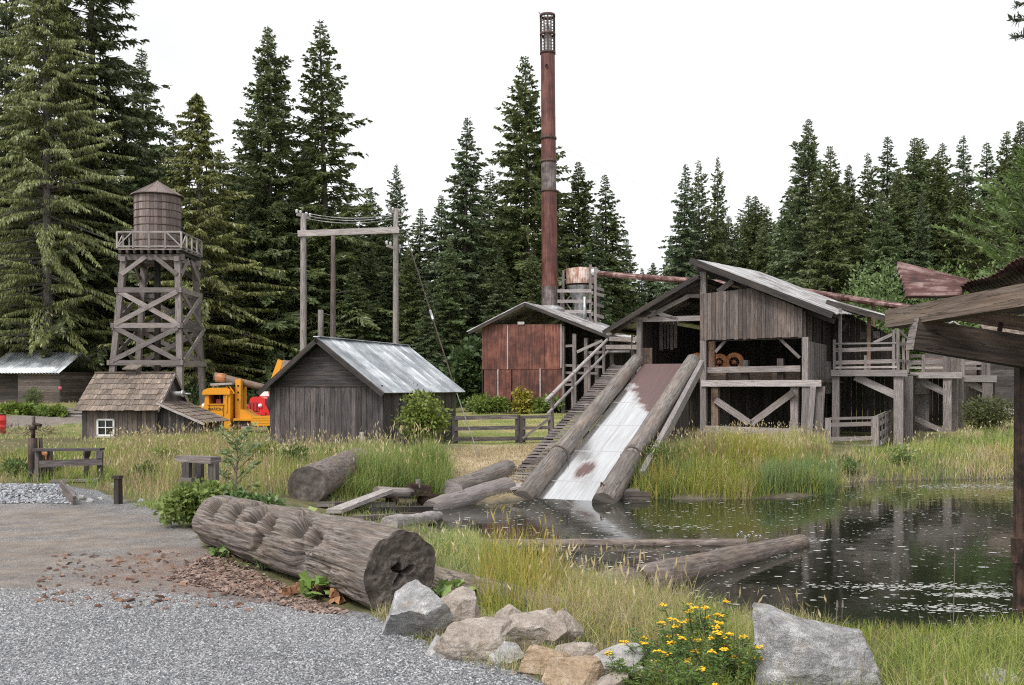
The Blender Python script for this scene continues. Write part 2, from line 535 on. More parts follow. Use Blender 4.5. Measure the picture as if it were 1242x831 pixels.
def rockmat(name, c0, c1, c2, speck=.5):
    m, nt = mk(name)
    tc = nd(nt, 'ShaderNodeTexCoord').outputs['Object']
    a = noise(nt, tc, 3.4, 9, .66, .6); b = noise(nt, tc, 170, 3, .75); g = noise(nt, tc, 22, 7, .72); s = noise(nt, nd(nt, 'ShaderNodeMapping', {0: tc, 2: (.5, .3, .4), 3: (2, 2, 11)}).outputs[0], 2.2, 6, .65, .5)
    vo = nd(nt, 'ShaderNodeTexVoronoi', {'Vector': nd(nt, 'ShaderNodeVectorMath', {0: tc, 1: nd(nt, 'ShaderNodeTexNoise', {'Vector': tc, 'Scale': 5.0}).outputs[1]}, operation='ADD').outputs[0], 'Scale': 1.7}, feature='DISTANCE_TO_EDGE').outputs['Distance']
    crack = mrange(nt, vo, 0, .035, 1, 0)
    f = nd(nt, 'ShaderNodeMath', {0: nd(nt, 'ShaderNodeMath', {0: a, 1: .65}, operation='MULTIPLY').outputs[0], 1: nd(nt, 'ShaderNodeMath', {0: s, 1: .35}, operation='MULTIPLY').outputs[0]}, operation='ADD').outputs[0]
    c = ramp(nt, f, [(.34, c0), (.5, c1), (.64, c2)])
    c = mix(nt, speck, c, ramp(nt, b, [(.34, (.05, .05, .05)), (.5, (.5, .5, .5)), (.64, (1, 1, 1))]), 'OVERLAY')
    c = mix(nt, mrange(nt, g, .35, .65, .45, 0), c, tuple(x * .45 for x in c0))
    c = mix(nt, mrange(nt, noise(nt, tc, 6, 5, .6), .56, .68, 0, .5), c, (.27, .20, .13))
    c = mix(nt, nd(nt, 'ShaderNodeMath', {0: crack, 1: mrange(nt, a, .48, .68, 0, .4)}, operation='MULTIPLY').outputs[0], c, tuple(x * .4 for x in c0))
    hh = nd(nt, 'ShaderNodeMath', {0: nd(nt, 'ShaderNodeMath', {0: g, 1: f}, operation='ADD').outputs[0], 1: nd(nt, 'ShaderNodeMath', {0: crack, 1: .1}, operation='MULTIPLY').outputs[0]}, operation='SUBTRACT').outputs[0]
    finish(nt, c, .8, hh, .8, .045, 0, .3)
    return m


M['granite'] = rockmat('grey_granite', (0.208, 0.202, 0.202), (0.403, 0.397, 0.397), (0.650, 0.637, 0.624))
M['granite2'] = rockmat('dark_granite', (0.145, 0.142, 0.142), (0.355, 0.348, 0.348), (0.667, 0.660, 0.652), .7)
M['tanrock'] = rockmat('tan_rock', (0.240, 0.198, 0.168), (0.456, 0.390, 0.336), (0.672, 0.612, 0.552), .25)
M['ochre'] = rockmat('ochre_rock', (0.276, 0.196, 0.127), (0.483, 0.356, 0.241), (0.644, 0.552, 0.448), .25)
M['paler'] = rockmat('pale_rock', (0.264, 0.252, 0.240), (0.504, 0.492, 0.480), (0.744, 0.732, 0.720), .3)


def ground_mat(name):
    m, nt = mk(name)
    tc = nd(nt, 'ShaderNodeTexCoord').outputs['Object']
    zn = attr(nt, 'zone'); sep = nd(nt, 'ShaderNodeSeparateColor', {0: zn.outputs['Color']})
    grav, straw, mud = sep.outputs[0], sep.outputs[1], sep.outputs[2]; tr = attr(nt, 'track').outputs['Fac']; lawn = attr(nt, 'lawn').outputs['Fac']
    big = noise(nt, tc, .45, 5, .6); mid = noise(nt, tc, 2.2, 6, .65); fine = noise(nt, tc, 30, 4, .7)
    # short grass and bare earth
    grass = mix(nt, mrange(nt, mid, .38, .62, 0, 1), (.085, .09, .035), (.20, .165, .085))
    grass = mix(nt, mrange(nt, fine, .4, .6, 0, .75), grass, (.05, .058, .022))
    lw = mix(nt, mrange(nt, big, .4, .6, 0, 1), (.16, .20, .05), (.37, .31, .15))
    lw = mix(nt, mrange(nt, fine, .3, .7, 0, .5), lw, (.15, .17, .05))
    c = mix(nt, lawn, grass, lw)
    st = mix(nt, mrange(nt, mid, .35, .65, 0, 1), (.21, .15, .095), (.46, .36, .23))
    st = mix(nt, mrange(nt, noise(nt, nd(nt, 'ShaderNodeMapping', {0: tc, 2: (0, 0, .4), 3: (6, 34, 20)}).outputs[0], 1, 4, .7), .3, .7, 0, .6), st, (.5, .40, .27))
    c = mix(nt, straw, c, st)
    md = mix(nt, mrange(nt, mid, .35, .65, 0, 1), (.055, .047, .034), (.13, .112, .08))
    c = mix(nt, mud, c, md)
    # crushed stone: every cell one stone
    v = nd(nt, 'ShaderNodeTexVoronoi', {'Vector': tc, 'Scale': 62.0, 'Randomness': 1.0}, feature='F1')
    v2 = nd(nt, 'ShaderNodeTexVoronoi', {'Vector': tc, 'Scale': 36.0, 'Randomness': 1.0}, feature='F1')
    s1 = nd(nt, 'ShaderNodeSeparateColor', {0: v.outputs['Color']}).outputs[0]
    s2 = nd(nt, 'ShaderNodeSeparateColor', {0: v2.outputs['Color']}).outputs[1]
    stone = ramp(nt, s1, [(0, (.11, .115, .127)), (.35, (.19, .195, .212)), (.7, (.285, .29, .305)), (1, (.43, .43, .435))])
    stone = mix(nt, mrange(nt, s2, .55, .9, 0, .75), stone, ramp(nt, s2, [(.5, (.14, .145, .16)), (.8, (.40, .40, .40)), (1, (.62, .6, .58))]))
    gapd = mrange(nt, v.outputs['Distance'], .35, .75, 1, .35)
    stone = mix(nt, 1, stone, nd(nt, 'ShaderNodeCombineColor', {0: gapd, 1: gapd, 2: gapd}).outputs[0], 'MULTIPLY')
    damp = mrange(nt, noise(nt, tc, .55, 6, .65), .35, .62, .72, 1.1)
    stone = mix(nt, 1, stone, nd(nt, 'ShaderNodeCombineColor', {0: damp, 1: damp, 2: damp}).outputs[0], 'MULTIPLY')
    dirt = mix(nt, mrange(nt, mid, .35, .65, 0, 1), (.17, .14, .118), (.29, .245, .208))
    df = nd(nt, 'ShaderNodeMath', {0: tr, 1: mrange(nt, noise(nt, nd(nt, 'ShaderNodeMapping', {0: tc, 3: (.5, 1.5, 1)}).outputs[0], 1.3, 6, .7), .36, .56, .25, .95)}, operation='MULTIPLY').outputs[0]
    stone = mix(nt, df, stone, dirt)
    # damp brown crumbs of bark washed off the old log
    bark = attr(nt, 'bark').outputs['Fac']
    bf = nd(nt, 'ShaderNodeMath', {0: bark, 1: mrange(nt, noise(nt, tc, 3.0, 6, .7), .38, .62, .0, .85)}, operation='MULTIPLY').outputs[0]
    bk = mix(nt, mrange(nt, s1, 0, 1, 0, 1), (.085, .045, .036), (.29, .19, .15))
    stone = mix(nt, bf, stone, bk)
    edge = nd(nt, 'ShaderNodeMath', {0: grav, 1: mrange(nt, mid, .3, .7, -.25, .25)}, operation='ADD').outputs[0]
    c = mix(nt, mrange(nt, edge, .42, .58, 0, 1), c, stone)
    hb = nd(nt, 'ShaderNodeMath', {0: mrange(nt, v.outputs['Distance'], 0, .7, 1, 0), 1: mrange(nt, v2.outputs['Distance'], 0, .7, .7, 0)}, operation='ADD').outputs[0]
    hb = nd(nt, 'ShaderNodeMath', {0: hb, 1: grav}, operation='MULTIPLY').outputs[0]
    hb = nd(nt, 'ShaderNodeMath', {0: hb, 1: fine}, operation='ADD').outputs[0]
    finish(nt, c, .85, hb, .7, .018, 0, .25)
    return m


M['ground'] = ground_mat('ground_cover')


def water():
    m, nt = mk('pond_water')
    tc = nd(nt, 'ShaderNodeTexCoord').outputs['Object']
    a = noise(nt, nd(nt, 'ShaderNodeMapping', {0: tc, 3: (1, 1.0, 1)}).outputs[0], 1.6, 3, .5); b = noise(nt, tc, 9, 3, .6)
    v = nd(nt, 'ShaderNodeTexVoronoi', {'Vector': tc, 'Scale': 3.5, 'Randomness': 1.0}, feature='F1').outputs['Distance']
    ring = nd(nt, 'ShaderNodeMath', {0: nd(nt, 'ShaderNodeMath', {0: v, 1: 60.0}, operation='MULTIPLY').outputs[0]}, operation='SINE').outputs[0]
    rm = nd(nt, 'ShaderNodeMath', {0: ring, 1: mrange(nt, v, .0, .28, .35, 0)}, operation='MULTIPLY').outputs[0]
    h = nd(nt, 'ShaderNodeMath', {0: a, 1: mrange(nt, b, 0, 1, 0, .18)}, operation='ADD').outputs[0]
    h = nd(nt, 'ShaderNodeMath', {0: h, 1: nd(nt, 'ShaderNodeMath', {0: rm, 1: .22}, operation='MULTIPLY').outputs[0]}, operation='ADD').outputs[0]
    finish(nt, (.016, .018, .012), .045, h, .36, .012, 0, .5)
    return m


M['water'] = water()


def slip_steel():
    m, nt = mk('wet_worn_steel')
    uv = nd(nt, 'ShaderNodeUVMap').outputs[0]; tc = nd(nt, 'ShaderNodeTexCoord').outputs['Object']
    b = noise(nt, tc, .8, 6, .6, .3); st = noise(nt, nd(nt, 'ShaderNodeMapping', {0: uv, 3: (.5, 14, 1)}).outputs[0], 1.0, 5, .6)
    f = nd(nt, 'ShaderNodeMath', {0: b, 1: mrange(nt, st, 0, 1, -.12, .12)}, operation='ADD').outputs[0]
    sp = nd(nt, 'ShaderNodeSeparateXYZ', {0: uv}); uu, vv = sp.outputs[0], sp.outputs[1]
    M_ = lambda op, x, y: nd(nt, 'ShaderNodeMath', {0: x, 1: y}, operation=op).outputs[0]
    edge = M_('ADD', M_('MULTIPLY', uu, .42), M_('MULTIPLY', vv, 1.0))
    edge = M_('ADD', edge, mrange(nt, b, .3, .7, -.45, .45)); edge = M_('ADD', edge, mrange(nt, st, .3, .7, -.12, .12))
    up = mrange(nt, edge, 4.3, 4.7, 0, 1)  # dark reflection of the mill, painted in rust colour over the slip's head
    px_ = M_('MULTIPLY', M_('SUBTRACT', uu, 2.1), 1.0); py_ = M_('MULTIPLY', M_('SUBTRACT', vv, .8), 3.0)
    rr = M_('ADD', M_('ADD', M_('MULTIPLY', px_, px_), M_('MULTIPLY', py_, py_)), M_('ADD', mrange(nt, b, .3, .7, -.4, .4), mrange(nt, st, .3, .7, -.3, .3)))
    low = mrange(nt, rr, .4, 1.1, 1, 0)  # dark reflection near the slip's foot, painted as a rust-coloured blotch
    rust = M_('MULTIPLY', M_('MAXIMUM', M_('MAXIMUM', up, low), mrange(nt, f, .66, .74, 0, .6)), .93)  # both painted reflections joined with the steel's own scattered rust
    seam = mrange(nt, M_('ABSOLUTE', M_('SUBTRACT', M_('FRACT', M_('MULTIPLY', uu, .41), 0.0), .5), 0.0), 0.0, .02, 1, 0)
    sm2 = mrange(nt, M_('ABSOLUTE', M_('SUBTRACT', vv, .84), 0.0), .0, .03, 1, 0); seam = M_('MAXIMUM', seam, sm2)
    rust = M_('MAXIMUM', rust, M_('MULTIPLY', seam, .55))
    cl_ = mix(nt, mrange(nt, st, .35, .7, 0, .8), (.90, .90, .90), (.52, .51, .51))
    rc_ = mix(nt, mrange(nt, st, .35, .65, 0, 1), (.05, .02, .018), (.12, .05, .042))  # one colour for the rust and the painted reflections
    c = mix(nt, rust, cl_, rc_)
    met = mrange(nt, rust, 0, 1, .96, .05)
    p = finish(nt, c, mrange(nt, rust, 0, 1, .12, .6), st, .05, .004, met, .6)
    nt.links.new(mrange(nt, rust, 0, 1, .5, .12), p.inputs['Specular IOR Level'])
    return m


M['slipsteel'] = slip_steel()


def endgrain():
    m, nt = mk('log_end_grain')
    uv = nd(nt, 'ShaderNodeUVMap').outputs[0]; tc = nd(nt, 'ShaderNodeTexCoord').outputs['Object']
    ln = nd(nt, 'ShaderNodeVectorMath', {0: uv}, operation='LENGTH').outputs['Value']
    w = nd(nt, 'ShaderNodeMath', {0: ln, 1: mrange(nt, noise(nt, tc, 4, 4, .6), 0, 1, -.06, .06)}, operation='ADD').outputs[0]
    rg = noise(nt, nd(nt, 'ShaderNodeCombineXYZ', {0: w, 1: 0.0, 2: 0.0}).outputs[0], 55, 2, .5)
    b = noise(nt, tc, 5, 6, .65)
    c = ramp(nt, b, [(.3, (.05, .04, .036)), (.52, (.125, .105, .094)), (.75, (.26, .23, .21))])
    c = mix(nt, mrange(nt, rg, .35, .65, 0, .45), c, (.035, .028, .024))
    finish(nt, c, .8, nd(nt, 'ShaderNodeMath', {0: rg, 1: b}, operation='ADD').outputs[0], .5, .015, 0, .3)
    return m


M['end'] = endgrain()


def simple(name, c, rough=.6):
    m, nt = mk(name)
    tc = nd(nt, 'ShaderNodeTexCoord').outputs['Object']
    b = noise(nt, tc, 14, 3, .6)
    finish(nt, mix(nt, b, tuple(x * .75 for x in c), tuple(min(1, x * 1.15) for x in c)), rough, None, spec=.4)
    return m


M['fleck'] = simple('floating_seed_fluff', (.46, .46, .43), .5)
M['chip'] = None


def colmat(name, rough=.8):
    m, nt = mk(name)
    finish(nt, attr(nt, 'col').outputs['Color'], rough, None, spec=.3)
    return m


M['chip'] = colmat('coloured_fragments')
M['flower'] = colmat('flower_petals', .7)
# ------------------------------------------------------------------ ground, water
def polyw(pts, z=0.0):
    return np.array([wpx(a, b, z) for a, b in pts])


def soft(x, y, poly, w):
    return np.clip(.5 - sdf(x, y, poly) / w, 0, 1)


STRAW = np.array([GP(a, b)[:2] for a, b in [(535, 600), (530, 560), (545, 545), (600, 541), (690, 541), (700, 545), (640, 606), (600, 611), (560, 612)]])
LAWN = np.array([GP(a, b)[:2] for a, b in [(553, 540), (553, 500), (700, 500), (720, 520), (690, 542)]])
ROADL = np.array([GP(a, b)[:2] for a, b in [(-200, 526), (-100, 523), (100, 513), (330, 520), (420, 530), (420, 522), (330, 508), (240, 505), (100, 503), (-100, 507), (-200, 509)]])
TRACK = polyw([(-500, 615), (90, 614), (215, 622), (240, 640), (330, 690), (300, 712), (150, 716), (-500, 722)])
BARK = polyw([(150, 672), (250, 660), (330, 690), (420, 725), (400, 738), (330, 728), (250, 716), (150, 716), (120, 695)])


def terrain():
    ys = np.concatenate([np.linspace(-16, 3.8, 22), np.geomspace(4, 60, 300), np.geomspace(61, 240, 36)])
    ss = np.concatenate([np.linspace(-2.6, -.72, 30), np.linspace(-.7, .7, 320), np.linspace(.72, 2.6, 30)])
    Y, S = np.meshgrid(ys, ss, indexing='ij')
    X = np.clip(S * np.maximum(Y, 6.0), -200 + S, 200 + S)
    x, y = X.ravel(), Y.ravel()
    z = zg(x, y)
    nj, ni = X.shape
    idx = np.arange(nj * ni).reshape(nj, ni)
    fc = np.stack([idx[:-1, :-1], idx[:-1, 1:], idx[1:, 1:], idx[1:, :-1]], -1).reshape(-1, 4)
    dp = sdf(x, y)
    zone = np.ones((len(x), 4), np.float32)
    g = soft(x, y, GRAVEL, .5)
    road = soft(x, y, ROADL, 1.5)
    zone[:, 0] = g
    zone[:, 1] = np.clip(soft(x, y, STRAW, 1.2), 0, 1)
    zone[:, 2] = np.clip(1.0 - dp / np.where(zone[:, 1] > .3, .25, .9), 0, 1)
    tr = soft(x, y, TRACK, 1.8); lawn = np.maximum(soft(x, y, LAWN, 1.5), .6 * (y > 45))
    g = np.maximum(g, road); tr = np.maximum(tr, road * 1.2)
    zone[:, 0] = g
    bark = soft(x, y, BARK, 1.0)
    gi = soft(x, y, GRAVEL, .5)[fc].mean(1) > .5
    for name, sel, lab in (('ground', ~gi, None), ('gravel_road', gi, None)):
        f = fc[sel]; used, inv = np.unique(f, return_inverse=True)
        o = raw(name, np.stack([x, y, z], -1)[used], inv.reshape(-1, 4), None, M['ground'], smooth=True)
        me = o.data
        a = me.attributes.new('zone', 'FLOAT_COLOR', 'POINT'); a.data.foreach_set('color', zone[used].ravel())
        for nm, arr in (('track', tr), ('lawn', lawn), ('bark', bark)):
            a = me.attributes.new(nm, 'FLOAT', 'POINT'); a.data.foreach_set('value', arr[used].astype(np.float32))
        o['kind'] = 'structure'


terrain()
o = raw('pond_water', [(-14, 8, ZW), (60, 8, ZW), (60, 37, ZW), (-14, 37, ZW)], [(0, 1, 2, 3)], None, M['water']); o['kind'] = 'structure'


# ------------------------------------------------------------------ plants
def rn(a, b, n=None): return rng.uniform(a, b, n)


rng = np.random.default_rng(5)


def unit(a): return a / np.maximum(np.linalg.norm(a, axis=-1, keepdims=True), 1e-9)


def kites(b, d, ln, wv, bel=.42):
    """leaf-shaped quads: base, direction, length, half-width vector"""
    m = b + d * (ln * bel)[:, None]
    v = np.stack([b, m + wv, b + d * ln[:, None], m - wv], 1).reshape(-1, 3)
    return v, np.arange(len(b) * 4).reshape(-1, 4)


def lerpc(a, b, t): return np.asarray(a) + (np.asarray(b) - np.asarray(a)) * np.asarray(t)[:, None]


CONES = {}


def conifer(key, seed, H, Rb, kind='fir', hb=.08, dz=.55, gap=.12, dens=1.0, c0=(.035, .062, .03), c1=(.08, .115, .05)):
    r = np.random.default_rng(seed); B, D_, L_, W_, Cc = [], [], [], [], []
    tb = MB()
    # trunk
    segs = 8; bend = r.uniform(-.012, .012, 2) * H
    tp = lambda t: V((bend[0] * t * t, bend[1] * t * t, H * t))
    rad0 = H * .0135
    for i in range(segs):
        tb.log(tp(i / segs), tp((i + 1) / segs), rad0 * (1 - i / segs) + .02, rad0 * (1 - (i + 1) / segs) + .02, 9, 1, .04, .5, i == segs - 1, seed)
    z = hb * H; az = r.uniform(0, 6.28)
    while z < H * .995:
        f = z / H; q = max(0.0, min(1.0, (f - hb) / (1 - hb)))
        if kind == 'cedar': prof = min(1, (1 - q) * 1.4) ** .9 * (.8 + .2 * min(1, q * 8))
        elif kind == 'spruce': prof = (1 - q) ** .9
        elif kind == 'pine': prof = min(1, (1 - q) * 1.7)
        else: prof = (1 - q) ** .82 * min(1, .6 + q * 2.5)
        for k in range(1):
            az += 2.4 + r.uniform(-.6, .6)
            if r.random() < gap: continue
            L = Rb * prof * (r.uniform(.55, 1.12) + (.3 if r.random() < .08 else 0)) + .12
            L *= 1 + .28 * math.sin(az * 2 + z * .55 + seed) * math.sin(z * .9 + az + seed * 2)
            hd = np.array([math.cos(az), math.sin(az), 0])
            if kind == 'cedar': e = .15 + .3 * q; dr = .45
            elif kind == 'spruce': e = -.30 + .85 * q ** 2; dr = .12
            elif kind == 'pine': e = .35 + .5 * q; dr = -.15
            else: e = -.10 + .8 * q ** 1.5; dr = .28 - .15 * q
            e += r.uniform(-.35, .35) if kind == 'cedar' else r.uniform(-.2, .2)
            n = int(dens * (L / .15 + 3))
            t = np.sort(r.uniform(.06 if kind != 'cedar' else .15, 1, n)) ** .85
            zc = math.sin(e) * t - dr * t ** 2 + (.3 * dr * t ** 4)
            c0_ = np.array(tp(f)) + np.zeros((n, 3))
            p = c0_ + hd * (L * math.cos(e) * t)[:, None]; p[:, 2] = z + L * zc + r.uniform(-.25, .25) * .3
            slope = math.sin(e) - 2 * dr * t + 1.2 * dr * t ** 3
            T = unit(hd + np.stack([0 * t, 0 * t, slope], -1)); side = np.cross(T, [0, 0, 1.0]); side = unit(side)
            # woody branch
            tb.log(V(np.array(tp(f))), V(p[n * 2 // 3]), .018 + .007 * L, .012, 4, 1, 0, .3, False)
            for sgn in (-1, 1):
                m = n
                if kind == 'cedar':
                    d = unit(T * r.uniform(.1, .7, (m, 1)) + side * (sgn * r.uniform(.05, .55, (m, 1))) + np.array([0, 0, -1]) * r.uniform(.35, 1.1, (m, 1)))
                    ln = r.uniform(.16, .5, m) * (1.1 - .35 * t); hw = r.uniform(.03, .065, m)
                    off = side * (sgn * r.uniform(0, .5, (m, 1)) * L * .3 * (1 - t)[:, None])
                    q2 = p + off
                    upv = unit(r.normal(0, 1, (m, 3)))
                elif kind == 'pine':
                    d = unit(T * r.uniform(.5, 1, (m, 1)) + side * (sgn * r.uniform(.1, .8, (m, 1))) + r.normal(0, .35, (m, 3)) + np.array([0, 0, .25]))
                    ln = r.uniform(.2, .42, m); hw = r.uniform(.02, .035, m); q2 = p; upv = unit(r.normal(0, 1, (m, 3)))
                else:
                    d = unit(T * r.uniform(.4, .95, (m, 1)) + side * (sgn * r.uniform(.3, 1, (m, 1))) + np.array([0, 0, -1]) * r.uniform(-.1, .75, (m, 1)))
                    sc_ = min(1.0, .35 + L / 2.2); ln = (.25 * L * (1 - t) + .36 * sc_) * r.uniform(.55, 1.25, m); hw = r.uniform(.055, .105, m) * sc_; q2 = p
                    upv = unit(np.array([0, 0, .8]) + r.normal(0, .95, (m, 3)))
                wv = unit(np.cross(d, upv)) * hw[:, None]
                B.append(q2); D_.append(d); L_.append(ln); W_.append(wv); Cc.append(r.random(m))
                if kind in ('fir', 'spruce'):
                    # side sprigs on each twig
                    for fr in (.35, .6):
                        for s2 in (-1, 1):
                            keep = r.random(m) < .62
                            d2 = unit(d * .8 + np.cross(d, upv) * (s2 * .75) + np.array([0, 0, -.2]))
                            b2 = q2 + d * (ln * fr)[:, None]; l2 = ln * .5 * r.uniform(.6, 1.2, m); w2 = unit(np.cross(d2, upv)) * (hw * .75)[:, None]
                            B.append(b2[keep]); D_.append(d2[keep]); L_.append(l2[keep]); W_.append(w2[keep]); Cc.append(r.random(keep.sum()))
        z += dz / 5.2 * (1 - .4 * q) * r.uniform(.5, 1.5)
    b = np.concatenate(B); d = np.concatenate(D_); l = np.concatenate(L_); w = np.concatenate(W_); c = np.concatenate(Cc)
    v, f = kites(b, d, l, w)
    CONES[key] = (v, f, lerpc(c0, c1, c ** 1.3), tb, H, Rb)


TREEM = {}


def tree(name, label, px, topy, D, key, ws=1.0, rot=None, group=None, mat='trunk'):
    x = (px - CX) / F * D; zb = zg1(x, D) - .15
    Ht = EYE + (HY - topy) / F * D - zb
    v, f, col, tb, H, Rb = CONES[key]
    t = thing(name, label, 'tree', (x, D, zb), group)
    s = Ht / H; sw = s * ws
    t.scale = (sw, sw, s); t.rotation_euler = (RD.uniform(-.022, .022), RD.uniform(-.022, .022), RD.uniform(0, 6.28) if rot is None else rot)
    if key not in TREEM:
        ORG[t.name] = V((0, 0, 0))
        a = tb.build('trunk', M[mat], t); b = raw('crown', v, f, col, M['needle'], t)
        TREEM[key] = (a.data, b.data)
    else:
        for nm, me in zip(('trunk', 'crown'), TREEM[key]):
            o = bpy.data.objects.new(nm, me); C.objects.link(o); o.parent = t
    return t


def cloud(r, lobes, n, ls, c0, c1, shell=.55, up=.3, narrow=.45, droop=0.0):
    """leaves spread through ellipsoid lobes (centre, radii)"""
    out = []; vol = np.array([l[1][0] * l[1][1] + l[1][0] * l[1][2] for l in lobes]); vol = vol / vol.sum()
    vs, fs, cs, k = [], [], [], 0
    for (c, rr), w in zip(lobes, vol):
        m = max(6, int(n * w)); u = unit(r.normal(0, 1, (m, 3))); ra = shell + (1 - shell) * r.random((m, 1)) ** .6
        ra = ra * (1 + .22 * r.normal(0, 1, (m, 1)))
        p = np.array(c) + u * ra * np.array(rr)
        d = unit(u * .6 + r.normal(0, .7, (m, 3)) + np.array([0, 0, -droop]))
        ln = ls * r.uniform(.55, 1.25, m); upv = unit(np.array([0, 0, up]) + r.normal(0, .5, (m, 3)))
        wv = unit(np.cross(d, upv)) * (ln * narrow * .5)[:, None]
        v, f = kites(p, d, ln, wv)
        vs.append(v); fs.append(f + k); k += len(v); cs.append(lerpc(c0, c1, r.random(m)))
    return np.concatenate(vs), np.concatenate(fs), np.concatenate(cs)


def shrub(name, label, cat, loc, size, seed, n=900, ls=.09, c0=(.06, .10, .025), c1=(.15, .20, .05), nl=7, part='foliage', narrow=.5, group=None, stems=5, mat='leaf', lift=.0, drp=0.0):
    """a bush: size = (width, depth, height)"""
    r = np.random.default_rng(seed); t = thing(name, label, cat, loc, group); w, d, h = size
    lobes = []
    for k in range(nl):
        hh = r.uniform(.25, .8); a = r.uniform(0, 6.28); q = r.uniform(.1, .8) * (1.05 - .6 * hh)
        s = r.uniform(.18, .33)
        lobes.append(((w / 2 * q * math.cos(a), d / 2 * q * math.sin(a), lift + h * hh), (w * s, d * s, h * s * .8)))
    v, f, c = cloud(r, lobes, n, ls, c0, c1, .35, .5, narrow, drp)
    v[:, 2] = np.maximum(v[:, 2], -.02)
    raw(part, v, f, c, M[mat], t)
    sb = MB(); ORG[t.name] = V((0, 0, 0))
    for k in range(stems):
        l = lobes[k % nl][0]
        sb.log((r.uniform(-.06, .06) * w, r.uniform(-.06, .06) * d, -.1), (l[0], l[1], l[2] + h * .1), .012 + .008 * h, .006, 5, 3, .1, .5, False)
    sb.build('stem', M['trunk'], t)
    return t


def blades(pts, h, w, col, lean=.35, r=None, segs=3, curl=.5):
    """grass blades: bent tapering strips at pts"""
    n = len(pts); az = r.uniform(0, 6.283, n); d = np.stack([np.cos(az), np.sin(az), 0 * az], -1)
    wa = r.uniform(0, 6.283, n); wv = np.stack([np.cos(wa), np.sin(wa), 0 * wa], -1) * (w / 2)[:, None]
    ln = np.abs(r.normal(0, lean, n)); rows = []
    for i in range(segs + 1):
        t = i / segs; off = d * (h * ln * t ** (1 + curl))[:, None]
        zz = h * t * (1 - .25 * ln * t)
        c = pts + off; c = c + np.stack([0 * zz, 0 * zz, zz], -1)
        k = (1 - t) ** .7 * .95 + .07
        rows += [c - wv * k, c + wv * k]
    v = np.stack(rows, 1)
    m = 2 * (segs + 1); idx = np.arange(n * m).reshape(n, m); f = []
    for i in range(segs): f.append(np.stack([idx[:, 2 * i], idx[:, 2 * i + 1], idx[:, 2 * i + 3], idx[:, 2 * i + 2]], -1))
    fc = np.stack(f, 1).reshape(-1, 4)
    return v.reshape(-1, 3), fc, np.repeat(col, segs, 0)


def scatter(poly, n, r, mind=.02):
    poly = np.asarray(poly, float)
    lo, hi = poly.min(0), poly.max(0); got = []
    tot = 0
    while tot < n:
        p = r.uniform(lo, hi, (n * 3, 2))
        p = p[sdf(p[:, 0], p[:, 1], poly) < 0]
        got.append(p); tot += len(p)
        if len(p) == 0: break
    return np.concatenate(got)[:n]


GCOL = {'green': ((.12, .19, .035), (.25, .32, .08)), 'yel': ((.25, .30, .06), (.44, .46, .14)), 'straw': ((.33, .26, .13), (.55, .46, .27)), 'dry': ((.26, .19, .11), (.42, .33, .21)), 'reed': ((.10, .17, .055), (.24, .31, .10)),
        'gold': ((.36, .31, .08), (.55, .46, .16)), 'dark': ((.06, .09, .025), (.12, .16, .045))}


def grass(name, poly, n, h, w, mixw, seed, patch=.35, lean=.35, heads=0, onpond=False, mask=None, segs=3, hpatch=.35, curl=.5, headc='straw'):
    """mixw: {colour: weight}; the kinds grow in patches"""
    r = np.random.default_rng(seed); p = scatter(poly, n, r)
    if mask is not None: p = p[mask(p)]
    z = zg(p[:, 0], p[:, 1])
    if not onpond:
        k = sdf(p[:, 0], p[:, 1]) > -.05; p, z = p[k], z[k]
    n = len(p); pts = np.stack([p[:, 0], p[:, 1], np.maximum(z, ZW - .05) - .02], -1)
    q = np.stack([p[:, 0], p[:, 1], 0 * z], -1)
    keys = list(mixw); score = np.stack([mixw[k] + patch * fbm(q, .7, 3, seed + 31 * i) + r.normal(0, .26, n) for i, k in enumerate(keys)], -1)
    pick = score.argmax(1); col = np.zeros((n, 3)); u = r.random(n)
    for i, k in enumerate(keys):
        s = pick == i; col[s] = lerpc(*GCOL[k], u[s])
    hh = r.uniform(h[0], h[1], n) * (1 + hpatch * fbm(q, .9, 2, seed + 7)); dist = np.hypot(p[:, 0], p[:, 1])
    ww = np.maximum(w * r.uniform(.6, 1.3, n), .00062 * dist)
    v, f, c = blades(pts, hh, ww, col, lean, r, segs, curl)
    if heads:
        m = min(heads, n); s = r.choice(n, m, replace=False); b = pts[s]; hs = h[1] * r.uniform(.95, 1.4, m)
        sc = lerpc(*GCOL[headc], r.random(m))
        v2, f2, c2 = blades(b, hs, np.maximum(.004, .00035 * dist[s]), sc, .18, r, 3)
        tip = v2.reshape(m, -1, 3)[:, -2:].mean(1)
        d = unit(r.normal(0, .35, (m, 3)) + np.array([0, 0, 1.0]))
        l = r.uniform(.10, .22, m) * (h[1] / .8) ** .5; hw = np.maximum(.012, .0006 * dist[s])
        wv = unit(r.normal(0, 1, (m, 3)) * [1, 1, 0]) * hw[:, None]
        v3, f3 = kites(tip - d * .04, d, l, wv)
        f = np.concatenate([f, f2 + len(v), f3 + len(v) + len(v2)]); v = np.concatenate([v, v2, v3]); c = np.concatenate([c, c2, sc * 1.05])
    o = raw(name, v, f, c, M['blade']); o['kind'] = 'stuff'
    return o


def gpoly(pts): return [tuple(GP(a, b)[:2]) for a, b in pts]
